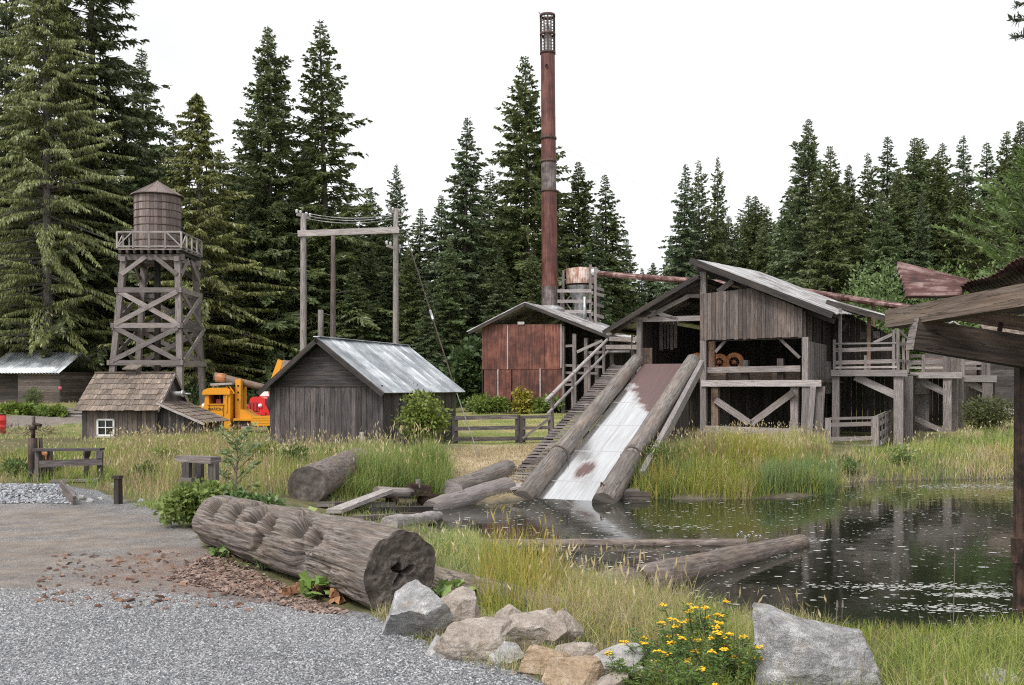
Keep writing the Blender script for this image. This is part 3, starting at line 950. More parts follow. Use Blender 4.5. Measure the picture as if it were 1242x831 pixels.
# ------------------------------------------------------------------ the saw mill
MA = 27
fr = Fr(852, 42, MA)
zapex = fr.uz(842, 314)
zf = fr.uz(900, 463)[1]                                   # carriage floor
gz = lambda u, v: zg1(*fr.w(u, v, 0)[:2])
uL = fr.uz(772, 420)[0]; uR = fr.uz(974, 440)[0]; uLe = fr.uz(736, 402)[0]; uRe = fr.uz(1014, 383)[0]
DEP = 12.0
mill = thing('saw_mill', 'weathered open-sided timber sawmill standing on a braced trestle above the log slip', 'sawmill', fr.w(0, 0, gz(0, 0)))
b = MB()
for px, t, w in ((853.5, 330, .25), (977, 409, .24)):
    u, z1 = fr.uz(px, t); b.board(fr.w(u, 0, gz(u, 0) - .3), fr.w(u, 0, z1), w, w, fr.v)
    b.build('post', M['grey'], mill); b = MB()
for px, t in ((864, 470), (961, 466)):
    u, z1 = fr.uz(px, t); b.board(fr.w(u, .5, gz(u, .5) - .3), fr.w(u, .5, z1), .30, .30, fr.v)
    b.build('post', M['brown' if px < 900 else 'grey'], mill); b = MB()
for v in (3, 6, 9):
    for u in (.3, uR * .5, uR - .2):
        b.board(fr.w(u, v, gz(u, v) - .3), fr.w(u, v, zf - .1), .28, .28, fr.v); b.build('post', M['dark'], mill); b = MB()
for px in (776,):
    u, z1 = fr.uz(px, 388); b.board(fr.w(u, 0, gz(u, 0)), fr.w(u, 0, z1), .22, .22, fr.v); b.build('post', M['grey'], mill); b = MB()
# carriage floor of planks, edge beam, sill
vboards(b, (0, 0), (1, 0), 0, 1, (0, 1, 0)) if False else None
k = 24
for i in range(k):
    v0 = .1 + i * DEP / k
    b.board(fr.w(-.1, v0 + .25, zf), fr.w(uR + .5, v0 + .25, zf), DEP / k - .02, .06, Z, j=.004)
b.build('carriage_floor', M['grey'], mill); b = MB()
u1 = fr.uz(997, 465)[0]
b.board(fr.w(-.0, -.14, zf - .07), fr.w(u1, -.14, zf - .07), .12, .26, Z, rn=.95)
b.build('edge_beam', M['pale'], mill); b = MB()
b.board(fr.w(.1, -.1, gz(1, 0) + .18), fr.w(uR + .1, -.1, gz(uR, 0) + .16), .25, .3, Z); b.build('sill_beam', M['pale'], mill); b = MB()
# cross braces and knees
for a, c in (((868, 485), (909, 513)), ((962, 476), (911, 514))):
    p0, p1 = fr.p(*a, v=.25), fr.p(*c, v=.22 if a[0] < 900 else .34)
    b.board(p0, p1, .1, .27, fr.v.cross(p1 - p0)); b.build('brace', M['grey'], mill); b = MB()
for a, c in (((868, 427), (880, 413)), ((946, 411), (970, 434))):
    p0, p1 = fr.p(*a, v=.1), fr.p(*c, v=.1); b.board(p0, p1, .08, .12, fr.v.cross(p1 - p0)); b.build('knee_brace', M['grey'], mill); b = MB()
# rail in front of the carriage, stub posts
p0, p1 = fr.p(858, 449, .15), fr.p(971, 447, .15); b.board(p0, p1, .14, .26, Z, j=.01, rn=.8); b.build('guard_rail', M['grey'], mill); b = MB()
for px, t, w in ((904, 437, .3), (947, 435, .26)):
    u, z1 = fr.uz(px, t, .5); b.board(fr.w(u, .5, zf), fr.w(u, .5, z1), w, w, fr.v); b.build('stub_post', M['dark'], mill); b = MB()
b.board(fr.p(860, 457, .7), fr.p(882, 457, .7), .4, .3, Z); b.build('timber_block', M['brown'], mill); b = MB()
b.board(fr.p(938, 457, .7), fr.p(952, 456, .7), .4, .28, Z); b.build('timber_block', M['brown'], mill); b = MB()
u, z1 = fr.uz(864, 413, 1.2); b.board(fr.w(u, 1.2, zf), fr.w(u, 1.2, z1 + .6), .26, .26, fr.v); b.build('post', M['brownpost'], mill); b = MB()
# boarded gable over the carriage
topline = [fr.uz(850, 357), fr.uz(912, 350), fr.uz(974, 375)]
bl, br = fr.uz(850, 413), fr.uz(973, 409)
def gtop(s):
    u = topline[0][0] + s * (topline[2][0] - topline[0][0])
    for (ua, za), (ub, zb) in zip(topline, topline[1:]):
        if u <= ub + 1e-4: return za + (zb - za) * (u - ua) / (ub - ua)
    return topline[2][1]
vboards(b, fr.w(topline[0][0], -.12, 0)[:2], fr.w(topline[2][0], -.12, 0)[:2], lambda s: bl[1] + s * (br[1] - bl[1]), gtop, -fr.v, .165, .028, .03)
b.build('gable_boarding', M['panel'], mill); b = MB()
p0 = fr.p(850, 412, -.05); p1 = fr.p(974, 408, -.05); b.board(p0 + fr.v * .1, p1 + fr.v * .1, .1, .18, Z); b.build('header_beam', M['dark'], mill); b = MB()
# gable truss over the open left half
for a, c, h, mt in (((742, 404), (849, 342), .18, 'dark'), ((760, 388), (850, 386), .22, 'grey'), ((786, 385), (836, 359), .18, 'grey'), ((836, 359), (850, 359), .16, 'grey'),
                    ((784, 375), (823, 388), .16, 'pale'), ((742, 401), (766, 392), .16, 'grey')):
    p0, p1 = fr.p(*a, v=.08), fr.p(*c, v=.08); b.board(p0, p1, .12, h, fr.v.cross(p1 - p0)); b.build('truss_member', M[mt], mill); b = MB()
p0, p1 = fr.p(871, 354, .1), fr.p(889, 341, .1); b.board(p0, p1, .1, .24, fr.v.cross(p1 - p0)); b.build('truss_member', M['grey'], mill); b = MB()
# roofs: left slope and the taller right slope, purlins showing at the verge
def slope(a, c, v0, v1, th, mat, name, rise=0.0):
    (ua, za), (uc, zc) = fr.uz(*a), fr.uz(*c)
    bb = MB(); n = int((v1 - v0) / .55); dirn = V((0, 0, 0))
    e0, e1 = fr.w(ua, v0, za), fr.w(uc, v0, zc); nrm = (e1 - e0).normalized().cross(fr.v)
    if nrm.z < 0: nrm = -nrm
    for i in range(n):
        va, vb = v0 + (v1 - v0) * i / n, v0 + (v1 - v0) * (i + 1) / n - .004
        lo = U(-.05, .05); q = e1 + (e1 - e0).normalized() * lo
        o = q - e1; dz = nrm * U(-.012, .012)
        ra, rb_ = Z * rise * max(0, va), Z * rise * max(0, vb)
        pts = [fr.w(ua, va, za) + dz + ra, fr.w(uc, va, zc) + o + dz + ra, fr.w(uc, vb, zc) + o + dz + rb_, fr.w(ua, vb, za) + dz + rb_]
        bb.slab(pts, nrm * (th * .5), e1 - e0)
    r = bb.build(name, mat, mill)
    bb = MB()
    for t in (.02, .3, .6, .93):
        p = e0.lerp(e1, t) - nrm * .08; bb.board(p + fr.v * .1, p + fr.v * (v1 - v0 - .1), .12, .14, nrm)
        bb.build('purlin', M['dark'], mill); bb = MB()
    return e0, e1, nrm
e0, e1, nr = slope((850, 335), (736, 403), -.5, DEP, .07, M['wetroof'], 'roof')
b.board(e0 - nr * .06 - fr.v * .02, e1 - nr * .06 - fr.v * .02, .05, .2, nr, rn=.3); b.build('barge_board', M['dark'], mill); b = MB()
e0, e1, nr = slope((842, 315), (1014, 381), -.55, DEP, .07, M['wetroof'], 'roof', .06)
b.board(e0 - nr * .09 - fr.v * .02, e1 - nr * .09 - fr.v * .02, .05, .26, nr, rn=.2); b.build('barge_board', M['dark'], mill); b = MB()
for t in (.35, .7):
    for vv in (2.5, 5, 7.5): pass
b.board(e0 - nr * .3 + fr.v * .9, e1 - nr * .3 + fr.v * .9, .12, .2, nr); b.build('rafter', M['dark'], mill); b = MB()
# walls round the dark interior
ztL = fr.uz(760, 389)[1] + .1
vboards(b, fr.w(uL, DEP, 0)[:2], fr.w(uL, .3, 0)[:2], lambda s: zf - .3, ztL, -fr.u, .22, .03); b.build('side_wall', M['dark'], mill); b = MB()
zR = lambda s: fr.uz(1003, 384)[1] + .28
vR = 4.6
vboards(b, fr.w(uR + .12, .12, 0)[:2], fr.w(uR + .12, vR, 0)[:2], zf - .15, fr.uz(990, 413)[1], fr.u, .26, .03); b.build('side_wall', M['grey'], mill); b = MB()
vboards(b, fr.w(uR + .10, vR, 0)[:2], fr.w(uR + .10, vR + 1.5, 0)[:2], zf - .5, fr.uz(1003, 425)[1] - .3, fr.u, .3, .03); b.build('side_wall', M['pale'], mill); b = MB()
vboards(b, fr.w(uR, vR, 0)[:2], fr.w(uR, DEP, 0)[:2], zf - .5, zR(0), fr.u, .26, .03); b.build('side_wall', M['dark'], mill); b = MB()
zh = fr.uz(990, 413)[1]
for v in (.2, .9, 1.5, 2.2, 3, 3.8):
    b.board(fr.w(uR, v, zh - .3), fr.w(uR, v, zR(0)), .1, .12, fr.u); b.build('stud', M['panel' if v < 2 else 'dark'], mill); b = MB()
vboards(b, fr.w(uR - .05, 0, 0)[:2], fr.w(uR - .05, .75, 0)[:2], zh - .5, zR(0) - .1, fr.u, .22, .03); b.build('side_wall', M['panel'], mill); b = MB()
ap = zapex[0]
def back(s):
    u = uL + s * (uR - uL)
    a, c = (fr.uz(850, 335), fr.uz(736, 403)) if u < 0 else (fr.uz(842, 315), fr.uz(1014, 381))
    return a[1] + (c[1] - a[1]) * (u - a[0]) / (c[0] - a[0]) - .12
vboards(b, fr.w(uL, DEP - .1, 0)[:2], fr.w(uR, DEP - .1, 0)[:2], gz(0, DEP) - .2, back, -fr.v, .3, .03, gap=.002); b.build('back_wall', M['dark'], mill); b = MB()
# half partition of pale boards seen inside, rusty sheet by the slip head
ua, za = fr.uz(787, 388, 3); ub, zb = fr.uz(822, 388, 3)
vboards(b, fr.w(ua, 3, 0)[:2], fr.w(ub, 3, 0)[:2], fr.uz(800, 424, 3)[1], za, -fr.v, .17, .025, .1, gap=.02); b.build('partition', M['grey'], mill); b = MB()
p = [fr.p(772, 442, -.1), fr.p(791, 442, -.1), fr.p(791, 422, -.1), fr.p(772, 422, -.1)]
b.slab(p, fr.v * .03, Z, .5); b.build('rusty_sheet', M['iron'], mill); b = MB()
# floor at the slip head and boards under it
z2 = 3.08
for i in range(16):
    b.board(fr.w(uL, .4 + i * .45, z2 - .02), fr.w(-.05, .4 + i * .45, z2 - .02), .43, .06, Z)
b.build('slip_floor', M['brown'], mill); b = MB()
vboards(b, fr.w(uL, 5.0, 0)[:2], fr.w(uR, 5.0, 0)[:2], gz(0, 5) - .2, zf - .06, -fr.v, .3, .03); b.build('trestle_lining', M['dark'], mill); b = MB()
# skirt of long boards at the near right corner
for u, v, w in ((uR + .1, -.2, .35), (uR + .55, -.05, .4), (uR + .5, .6, .4), (uR + .35, -.3, .22)):
    b.board(fr.w(u + U(-.1, .1), v - .25, gz(u, v) - .2), fr.w(u + U(-.1, .1), v + .1, zf - .2), w, .05, fr.v); b.build('skirt_board', M['grey'], mill); b = MB()
b.board(fr.p(840, 456, 2.1), fr.p(972, 456, 2.1), .5, .62, Z, rn=.5); b.build('carriage_bed', M['brown'], mill); b = MB()
# three orange-rusted saw wheels standing on the carriage floor
for i, (px, rr, lab) in enumerate(((846, 19, 'orange rusted carriage wheel half hidden by the front corner post of the sawmill'), (873, 17, 'orange rusted carriage wheel beside the red-brown post inside the sawmill'), (891, 20, 'largest orange rusted carriage wheel, nearest the stub post inside the sawmill'))):
    v = 2.1; u, zc = fr.uz(px, 439.5, v); R_ = .43 if i != 1 else .39
    t = thing('carriage_wheel', lab, 'wheel', fr.w(u, v, zc - R_), 'orange wheels on the carriage')
    b = MB()
    prof = [(R_ - .20, -.09), (R_ - .04, -.11), (R_, -.05), (R_, .05), (R_ - .04, .11), (R_ - .20, .09), (R_ - .20, -.09)]
    b.lathe(fr.w(u, v, zc), prof, 28, .5, axis=fr.v); b.build('rim', M['orange'], t); b = MB()
    b.lathe(fr.w(u, v, zc), [(.0, -.1), (.09, -.1), (.09, .1), (0, .1)], 14, .4, axis=fr.v); b.build('hub', M['orange'], t); b = MB()
    for a in range(4):
        th = a * math.pi / 4 + .3; e = fr.u * math.cos(th) + Z * math.sin(th)
        b.board(fr.w(u, v, zc) - e * (R_ - .18), fr.w(u, v, zc) + e * (R_ - .18), .05, .05, fr.v)
    b.build('spoke', M['iron'], t)

# ------------------------------------------------------------------ log deck stepping back along the mill
deck = thing('log_deck', 'grey timber log deck in three railed bays stepping back beside the sawmill', 'log deck', fr.w(7, 2, gz(7, 2)))
def pt(px, py, v): return fr.p(px, py, v)
def post(px, y0, v, w=.28, mat='grey', y1=None, par=None, name='post'):
    u, z1 = fr.uz(px, y0, v); z0 = gz(u, v) - .3 if y1 is None else fr.uz(px, y1, v)[1]
    bb = MB(); bb.board(fr.w(u, v, z0), fr.w(u, v, z1), w, w, fr.v, j=.01); return bb.build(name, M[mat], par or deck)
def bar(a, c, v, w, h, mat='grey', name='rail', v2=None, par=None):
    p0, p1 = pt(*a, v), pt(*c, v if v2 is None else v2); bb = MB(); bb.board(p0, p1, w, h, fr.v.cross(p1 - p0) if v2 is None else Z, j=.006); return bb.build(name, M[mat], par or deck)
V1, V2, V3 = 1.85, 9.35, 16.8
# bay one
post(1014, 455, V1, .28); post(1090, 455, V1, .34); post(1097, 456, V1 + .9, .34); post(1103, 456, V1 + 2.2, .28)
bar((1008, 452.5), (1101, 452.5), V1 - .2, .16, .26, 'pale', 'deck_beam')
bar((1037, 457), (1086, 479), V1 + .1, .1, .3, 'pale', 'brace')
bar((1012, 440), (1087, 438), V1, .05, .16); bar((1012, 446), (1088, 445), V1, .12, .08, 'pale'); bar((1012, 425), (1086, 423), V1, .05, .16); bar((1012, 417), (1087, 416), V1, .14, .07, 'pale')
for px, t in ((1012, 412), (1019, 374), (1050, 431), (1084, 400), (1089, 402)): post(px, t, V1, .11, 'grey', 452, name='rail_post')
# its far side rail, towards bay two
for px, t, v in ((1096, 410, V1 + 1.6), (1101, 414, V1 + 3)): post(px, t, v, .11, 'grey', 452, name='rail_post')
for za, zb in ((417, 419), (437, 439)): bar((1090, za), (1106, zb), V1, .06, .12, 'grey', v2=V1 + 4.5)
bar((1089, 400), (1104, 414), V1, .06, .12, 'grey', 'brace', v2=V1 + 4); bar((1060, 416), (1085, 404), V1, .06, .12, 'grey', 'brace')
# bay two
post(1149, 458, V2, .36); post(1157, 458, V2 + 1.5, .36); post(1164, 458, V2 + 3, .34)
bar((1104, 455), (1167, 455), V2 - .2, .16, .3, 'pale', 'deck_beam'); bar((1107, 457), (1146, 476), V2 + .1, .1, .3, 'pale', 'brace')
bar((1103, 440), (1145, 439), V2, .06, .2); bar((1103, 446), (1146, 446), V2, .12, .1, 'pale'); bar((1104, 432), (1142, 431), V2, .06, .15)
for px, t in ((1146, 420), (1151, 420), (1158, 421), (1163, 424), (1120, 430)): post(px, t, V2 + (px > 1150) * 2, .14, 'grey', 455, name='rail_post')
bar((1104, 505), (1146, 524), V2 - .3, .1, .24, 'grey', 'brace'); bar((1108, 514), (1135, 526), V2 + .4, .1, .14, 'grey', 'brace')
bar((1103, 527), (1146, 522), V2, .2, .3, 'grey', 'sill_beam')
bar((1112, 506), (1146, 504), V2 + 2, .06, .2, 'dark', 'board'); bar((1112, 513), (1146, 512), V2 + 2, .06, .2, 'dark', 'board'); bar((1108, 474), (1126, 474), V2 + .5, .06, .1, 'grey', 'board')
# bay three
post(1198, 462, V3, .5); bar((1160, 459), (1209, 459.5), V3 - .2, .2, .34, 'pale', 'deck_beam'); bar((1168, 461), (1194, 473), V3 + .1, .12, .34, 'pale', 'brace')
bar((1164, 447), (1196, 447), V3, .1, .14, 'pale'); bar((1164, 441), (1196, 440), V3, .06, .2)
for px in (1168, 1193, 1199): post(px, 434, V3, .18, 'grey', 458, name='rail_post')
# deck floors and the dark linings under and behind them
zd = fr.uz(1050, 449, V1)[1]; ud0 = fr.uz(1008, 450, V1)[0]; ud1 = fr.uz(1095, 450, V1)[0]; ud2 = fr.uz(1160, 450, V2)[0]; ud3 = fr.uz(1205, 450, V3)[0]
def floor(u0, u1, v0, v1):
    bb = MB(); k = int((v1 - v0) / .3)
    for i in range(k): bb.board(fr.w(u0, v0 + (i + .5) * (v1 - v0) / k, zd - .16), fr.w(u1, v0 + (i + .5) * (v1 - v0) / k, zd - .16), (v1 - v0) / k - .02, .06, Z)
    bb.build('deck_floor', M['grey'], deck)
floor(ud0, ud1, V1, V2 + 3); floor(ud1 + .02, ud2, V2, V3 + 2); floor(ud2 + .02, ud3, V3, V3 + 5)
def lining(u0, u1, v, z0, z1, mat='dark', name='lining'):
    bb = MB(); vboards(bb, fr.w(u0, v, 0)[:2], fr.w(u1, v, 0)[:2], z0, z1, -fr.v, .25, .03); bb.build(name, M[mat], deck)
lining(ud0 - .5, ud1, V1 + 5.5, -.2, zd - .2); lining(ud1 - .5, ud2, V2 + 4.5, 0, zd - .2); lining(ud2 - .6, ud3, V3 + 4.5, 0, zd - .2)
lining(fr.uz(1106, 480, V2 + 1)[0], fr.uz(1127, 480, V2 + 1)[0], V2 + 1, .2, fr.uz(1110, 478, V2 + 1)[1], 'grey', 'partition')
# lean-to shed over the back of the deck: dark gable boards and a sagging roof
lean = thing('lean_to_shed', 'dark lean-to shed with a sloping roof behind the first bay of the log deck', 'shed', fr.w(6, 6, zd))
VL = 6.5
ua, za = fr.uz(1006, 368, VL); ub, zb = fr.uz(1090, 412, VL)
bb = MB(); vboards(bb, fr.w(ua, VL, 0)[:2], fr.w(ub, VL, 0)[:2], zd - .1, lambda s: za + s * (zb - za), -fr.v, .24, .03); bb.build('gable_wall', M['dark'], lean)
for px, py in ((1047, 407), (1063, 406)):
    u, z = fr.uz(px, py, VL - .06); bb = MB(); bb.slab([fr.w(u - .14, VL - .07, z - .16), fr.w(u + .14, VL - .07, z - .16), fr.w(u + .14, VL - .07, z + .16), fr.w(u - .14, VL - .07, z + .16)], fr.v * .03, Z); bb.build('shutter', M['grey'], lean)
bb = MB(); q0, q1 = fr.p(1003, 363.5, 4.5), fr.p(1085, 386, 4.5); nn = (q1 - q0).normalized().cross(fr.v); nn = nn if nn.z > 0 else -nn
for i in range(9):
    a = i * .55; bb.slab([q0 + fr.v * a, q1 + fr.v * a + (q1 - q0).normalized() * U(-.08, .1), q1 + fr.v * (a + .54), q0 + fr.v * (a + .54)], nn * .06, q1 - q0)
bb.build('roof', M['wetroof'], lean); bb = MB(); bb.board(q0 - nn * .12, q1 - nn * .12, .08, .24, nn); bb.build('barge_board', M['dark'], lean)
for a, c in (((1022, 402), (1034, 378)), ((1040, 385), (1060, 379)), ((1020, 374), (1036, 383)), ((1036, 371), (1027, 392))):
    p0, p1 = fr.p(*a, v=4.9), fr.p(*c, v=4.9); bb = MB(); bb.board(p0, p1, .08, .12, fr.v.cross(p1 - p0)); bb.build('truss_member', M['dark'], lean)
u, z = fr.uz(1019, 374, 4.6); bb = MB(); bb.board(fr.w(u, 4.6, zd - .1), fr.w(u, 4.6, z), .14, .14, fr.v); bb.build('post', M['grey'], lean)
u, z = fr.uz(1054, 380, 5.4); bb = MB(); bb.board(fr.w(u, 5.4, zd - .1), fr.w(u, 5.4, z), .14, .14, fr.v); bb.build('post', M['brownpost'], lean)

# corral of rails at the foot of the deck
cor = thing('rail_pen', 'small silvered rail pen with two stout posts in the bank grass below the log deck', 'pen', GD(1030, 38.5))
D0 = 38.0
def cpost(px, y0, D, w):
    g = GD(px, D); bb = MB(); bb.board(g - Z * .3, V((g.x, g.y, P(px, y0, D).z)), w, w, V((.3, 1, 0)), j=.012); bb.build('post', M['grey'], cor)
cpost(1004, 507, D0, .22); cpost(1061, 505, D0, .26); cpost(1078, 500, 42, .2)
for y0, y1, h in ((508, 506.5, .1), (515.5, 514, .16), (532.5, 531.5, .15), (543, 542.5, .2)):
    bb = MB(); bb.board(P(1006, y0, D0 - .1), P(1057, y1, D0 - .1), .06, h, Z); bb.build('rail', M['grey'], cor)
for y0, y1 in ((507, 499), (516, 507), (530, 519), (541, 530)):
    bb = MB(); bb.board(P(1062, y0, D0), P(1080, y1, 42.5), .07, .15, Z); bb.build('rail', M['pale'], cor)
for i in range(4):
    p = P(1066 + i * 4, 505 - i * 2, D0 + .6 + i); q = P(1066 + i * 4, 540 - i * 2.5, D0 + .6 + i); bb = MB(); bb.board(q, p, .06, .08, V((.5, 1, 0))); bb.build('baluster', M['grey'], cor)

# ------------------------------------------------------------------ log slip and its stairway
Bc, Tc = V((1.46, 27, -.74)), V((6.0, 39, 3.18)); sd = (Tc - Bc); SL = sd.length; sdn = sd.normalized(); sx = V((sd.y, -sd.x, 0)).normalized(); sn = sx.cross(sdn)
def sl(t, o, h=0.0): return Bc + sd * t + sx * o + sn * h
slip = thing('log_slip', 'steep wet steel log slip between two skid logs rising from the pond into the sawmill', 'log slip', Bc)
b = MB(); W2 = .84
for i in range(12):
    t0, t1 = -.06 + 1.07 * i / 12, -.06 + 1.07 * (i + 1) / 12
    b.poly([sl(t0, -W2), sl(t0, W2), sl(t1, W2), sl(t1, -W2)], [(t0 * SL, 0), (t0 * SL, 1.7), (t1 * SL, 1.7), (t1 * SL, 0)], .5)
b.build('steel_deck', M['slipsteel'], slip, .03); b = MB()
for o in (-.6, 0, .6):
    b.board(sl(-.05, o, -.2), sl(1, o, -.2), .25, .25, sn)
b.build('stringer', M['dark'], slip)
for o, r0, r1, t1, lab in ((-1.10, .29, .26, 1.01, 0), (1.17, .31, .28, .99, 1)):
    b = MB(); b.log(sl(.20, o, .16), sl(t1, o, .20), r0 * .94, r1, 18, 14, .05, .8, seed=3 + lab); b.build('skid_log', M['slip'], slip)
    b = MB(); b.log(sl(-.035, o + .02, .1), sl(.235, o, .14), r0 * 1.04, r0, 18, 6, .06, .55, seed=5 + lab); b.build('skid_log', M['slip'], slip)
    b = MB(); b.lathe(sl(.215, o, .15), [(r0 * 1.1, -.03), (r0 * 1.1, .03)], 20, .4, axis=sdn); b.build('cable_band', M['iron'], slip)
b = MB(); b.board(sl(.03, .93, .12), sl(.985, .93, .14), .05, .34, sn + sx * .9, j=.006, rn=.3); b.build('guard_board', M['dark'], slip)
b = MB(); b.board(sl(.14, 1.72, -.05), sl(.98, 1.55, .1), .16, .34, sn, j=.01); b.build('side_plank', M['pale'], slip)
b = MB()
for k_, t in enumerate((.3, .5, .7, .88)):
    for o in (-.8, .9):
        p = sl(t, o, -.3); g = zg1(p.x, p.y)
        if p.z - g > .2: b.board((p.x, p.y, max(g, ZW - .5) - .3), p, .26, .26, sx); b.build('trestle_post', M['dark'], slip); b = MB()
vb = MB(); vboards(vb, sl(.45, 1.0)[:2], sl(.97, 1.0)[:2], lambda s: zg1(*sl(.45 + .52 * s, 1.0)[:2]) - .1, lambda s: sl(.45 + .52 * s, 1, -.25).z, sx, .3, .03); vb.build('side_lining', M['dark'], slip)
b = MB(); p = sl(.0, .98, .05); b.log(p, p + V((.02, -.1, .45)), .02, n=6); b.log(p + V((.02, -.1, .45)), p + V((.38, -.1, .05)), .02, n=6); b.log(p + V((.38, -.1, .05)), p + V((.3, 0, -.3)), .02, n=6); b.build('iron_shackle', M['iron'], slip)
stair = thing('stairway', 'cleated plank stairway with two pole handrails climbing the outside of the log slip', 'stairs', sl(0, -1.9))
b = MB(); OW = -1.70
n = 46
for i in range(n):
    t = .05 + .93 * i / n; p = sl(t, OW - .34, .12); q = sl(t, OW + .32, .12)
    b.board(p + V((0, 0, U(-.015, .015))), q, .15, .055, Z, j=.006)
b.build('tread', M['grey'], stair)
for o in (OW - .3, OW + .3):
    b = MB(); b.board(sl(.03, o, .0), sl(.99, o, .0), .12, .2, sn); b.build('stringer', M['dark'], stair)
for h, r in ((1.12, .065), (.66, .05)):
    b = MB(); b.log(sl(.40, OW - .48, h) - Z * .02, sl(.985, OW - .48, h), r, r * .9, 8, 5, .08); b.build('handrail', M['pale'], stair)
b = MB(); b.log(sl(.985, OW - .48, .62), sl(.985, OW - .48, .62) + V((.9, .3, .02)), .05, .05, 8); b.build('handrail', M['pale'], stair)
for t in (.42, .60, .76, .92):
    b = MB(); p = sl(t, OW - .48, -.05); b.board(p, p + Z * (1.12 * 1.05 + .1), .09, .09, sx); b.build('handrail_post', M['grey'], stair)
for t in (.4, .6, .8, .97):
    b = MB(); p = sl(t, OW, -.15); b.board((p.x, p.y, zg1(p.x, p.y) - .2), p, .18, .18, sx); b.build('trestle_post', M['dark'], stair)

# ------------------------------------------------------------------ boiler shed with rusty front
BA = 23
bs = Fr(585, 60, BA); gb = zg1(*bs.o[:2])
shed = thing('boiler_shed', 'boiler shed clad in dark red rusty sheets beside the smokestack', 'shed', bs.w(0, 0, gb))
bu = bs.uz(681, 440)[0]; zt = bs.uz(600, 394)[1]; zb_ = bs.uz(620, 487)[1]
def sheet(x0, x1, y0, y1, v, rn):
    bb = MB(); q = [bs.p(x0, y1, v), bs.p(x1, y1, v), bs.p(x1, y0, v), bs.p(x0, y0, v)]; bb.slab(q, bs.v * .02, Z, rn); bb.build('rusty_sheet', M['rustsheet'], shed)
for x0, x1, rn_ in ((585, 615, .6), (616.5, 660.5, .35), (661, 680.5, .95)): sheet(x0, x1, 393.5, 448, -.05, rn_)
for x0, x1, rn_ in ((587, 603, .3), (605, 620, .75), (621.5, 654.5, .2), (656, 681.5, .1)): sheet(x0, x1, 446, 487.5, -.02, rn_)
for x0, y0, y1 in ((615.7, 394, 448), (604, 448, 487), (655.2, 447, 487), (680.5, 393, 446)):
    bb = MB(); bb.board(bs.p(x0, y1, -.06), bs.p(x0, y0, -.06), .07, .03, bs.v, rn=1); bb.build('cover_strip', M['pale'], shed)
bb = MB(); bb.board(bs.p(628, 392, -.1), bs.p(636, 392, -.1), .06, .16, Z, rn=1); bb.build('vent_hood', M['pale'], shed)
apx = bs.uz(640, 368); el = bs.uz(571, 403); er = bs.uz(743, 408)
e0, e1 = bs.w(apx[0], -.5, apx[1]), bs.w(er[0], -.5, er[1]); LV = 9.0
for nm, q0, q1 in (('roof', bs.w(apx[0], 0, apx[1]), bs.w(el[0], 0, el[1])), ('roof', bs.w(apx[0], 0, apx[1]), bs.w(er[0], 0, er[1]))):
    dn_ = (q1 - q0).normalized(); nn = dn_.cross(bs.v); nn = nn if nn.z > 0 else -nn
    bb = MB()
    for i in range(22):
        va = -.45 + i * LV / 22; vb_ = va + LV / 22 - .005; ex = dn_ * U(-.06, .08); dz = nn * U(-.01, .012)
        bb.slab([q0 + bs.v * va + dz, q1 + bs.v * va + ex + dz, q1 + bs.v * vb_ + ex + dz, q0 + bs.v * vb_ + dz], nn * .05, dn_)
    bb.build(nm, M['wetroof'], shed)
    bb = MB(); bb.board(q0 - nn * .08 - bs.v * .42, q1 - nn * .08 - bs.v * .42, .06, .2, nn, rn=.25); bb.build('barge_board', M['dark'], shed)
bb = MB(); vboards(bb, bs.w(.0, LV - 1, 0)[:2], bs.w(er[0], LV - 1, 0)[:2], gb, lambda s: apx[1] - abs(s * er[0] - apx[0]) * .42 - .2, -bs.v, .3, .03); bb.build('back_wall', M['dark'], shed)
bb = MB(); vboards(bb, bs.w(0, LV - 1, 0)[:2], bs.w(0, 0, 0)[:2], gb, zt, -bs.u, .3, .03); bb.build('side_wall', M['dark'], shed)
bb = MB(); vboards(bb, bs.w(.05, .5, 0)[:2], bs.w(bu, .5, 0)[:2], gb, zt, -bs.v, .3, .03); bb.build('front_lining', M['dark'], shed)
for px, v, t in ((683, .1, 396), (697, .1, 405), (711, .3, 410), (724, .6, 412), (694, 4, 404), (710, 4, 410)):
    u, z1 = bs.uz(px, t, v); bb = MB(); bb.board(bs.w(u, v, gb - .2), bs.w(u, v, z1), .2, .2, bs.v); bb.build('post', M['dark' if v > 1 else 'grey'], shed)
for a, c, v in (((683, 443), (730, 445), .2), ((683, 452), (725, 453), .3), ((684, 462), (698, 460), .15), ((683, 467), (700, 466), .1), ((684, 420), (698, 419), .2), ((710, 428), (735, 427), .4)):
    p0, p1 = bs.p(*a, v=v), bs.p(*c, v=v); bb = MB(); bb.board(p0, p1, .06, .14, Z); bb.build('rail', M['grey'], shed)
p0, p1 = bs.p(700, 427, -.2), bs.p(731, 413, -.2); bb = MB(); bb.board(p0, p1, .1, .16, Z); bb.build('brace', M['pale'], shed)
# low linking roof and beams between the shed and the mill
link = thing('link_roof', 'low sagging plank roof linking the rusty boiler shed to the sawmill', 'roof', P(755, 430, 54))
bb = MB(); bb.slab([P(735, 405, 57), P(770, 416, 52), P(778, 408, 56), P(748, 400, 61)], (0, 0, .08), (1, 0, 0)); bb.build('roof_sheet', M['wetroof'], link)
for a, c in (((738, 404, 56), (772, 403, 52)), ((740, 411, 55), (774, 412, 52)), ((736, 421, 55), (774, 421, 52)), ((738, 407, 57), (774, 417, 53))):
    bb = MB(); bb.board(P(*a), P(*c), .15, .24, Z); bb.build('beam', M['grey'], link)
for px, D in ((742, 55), (768, 52.5)):
    g = GD(px, D); bb = MB(); bb.board(g - Z * .2, V((g.x, g.y, P(px, 406, D).z)), .2, .2); bb.build('post', M['dark'], link)

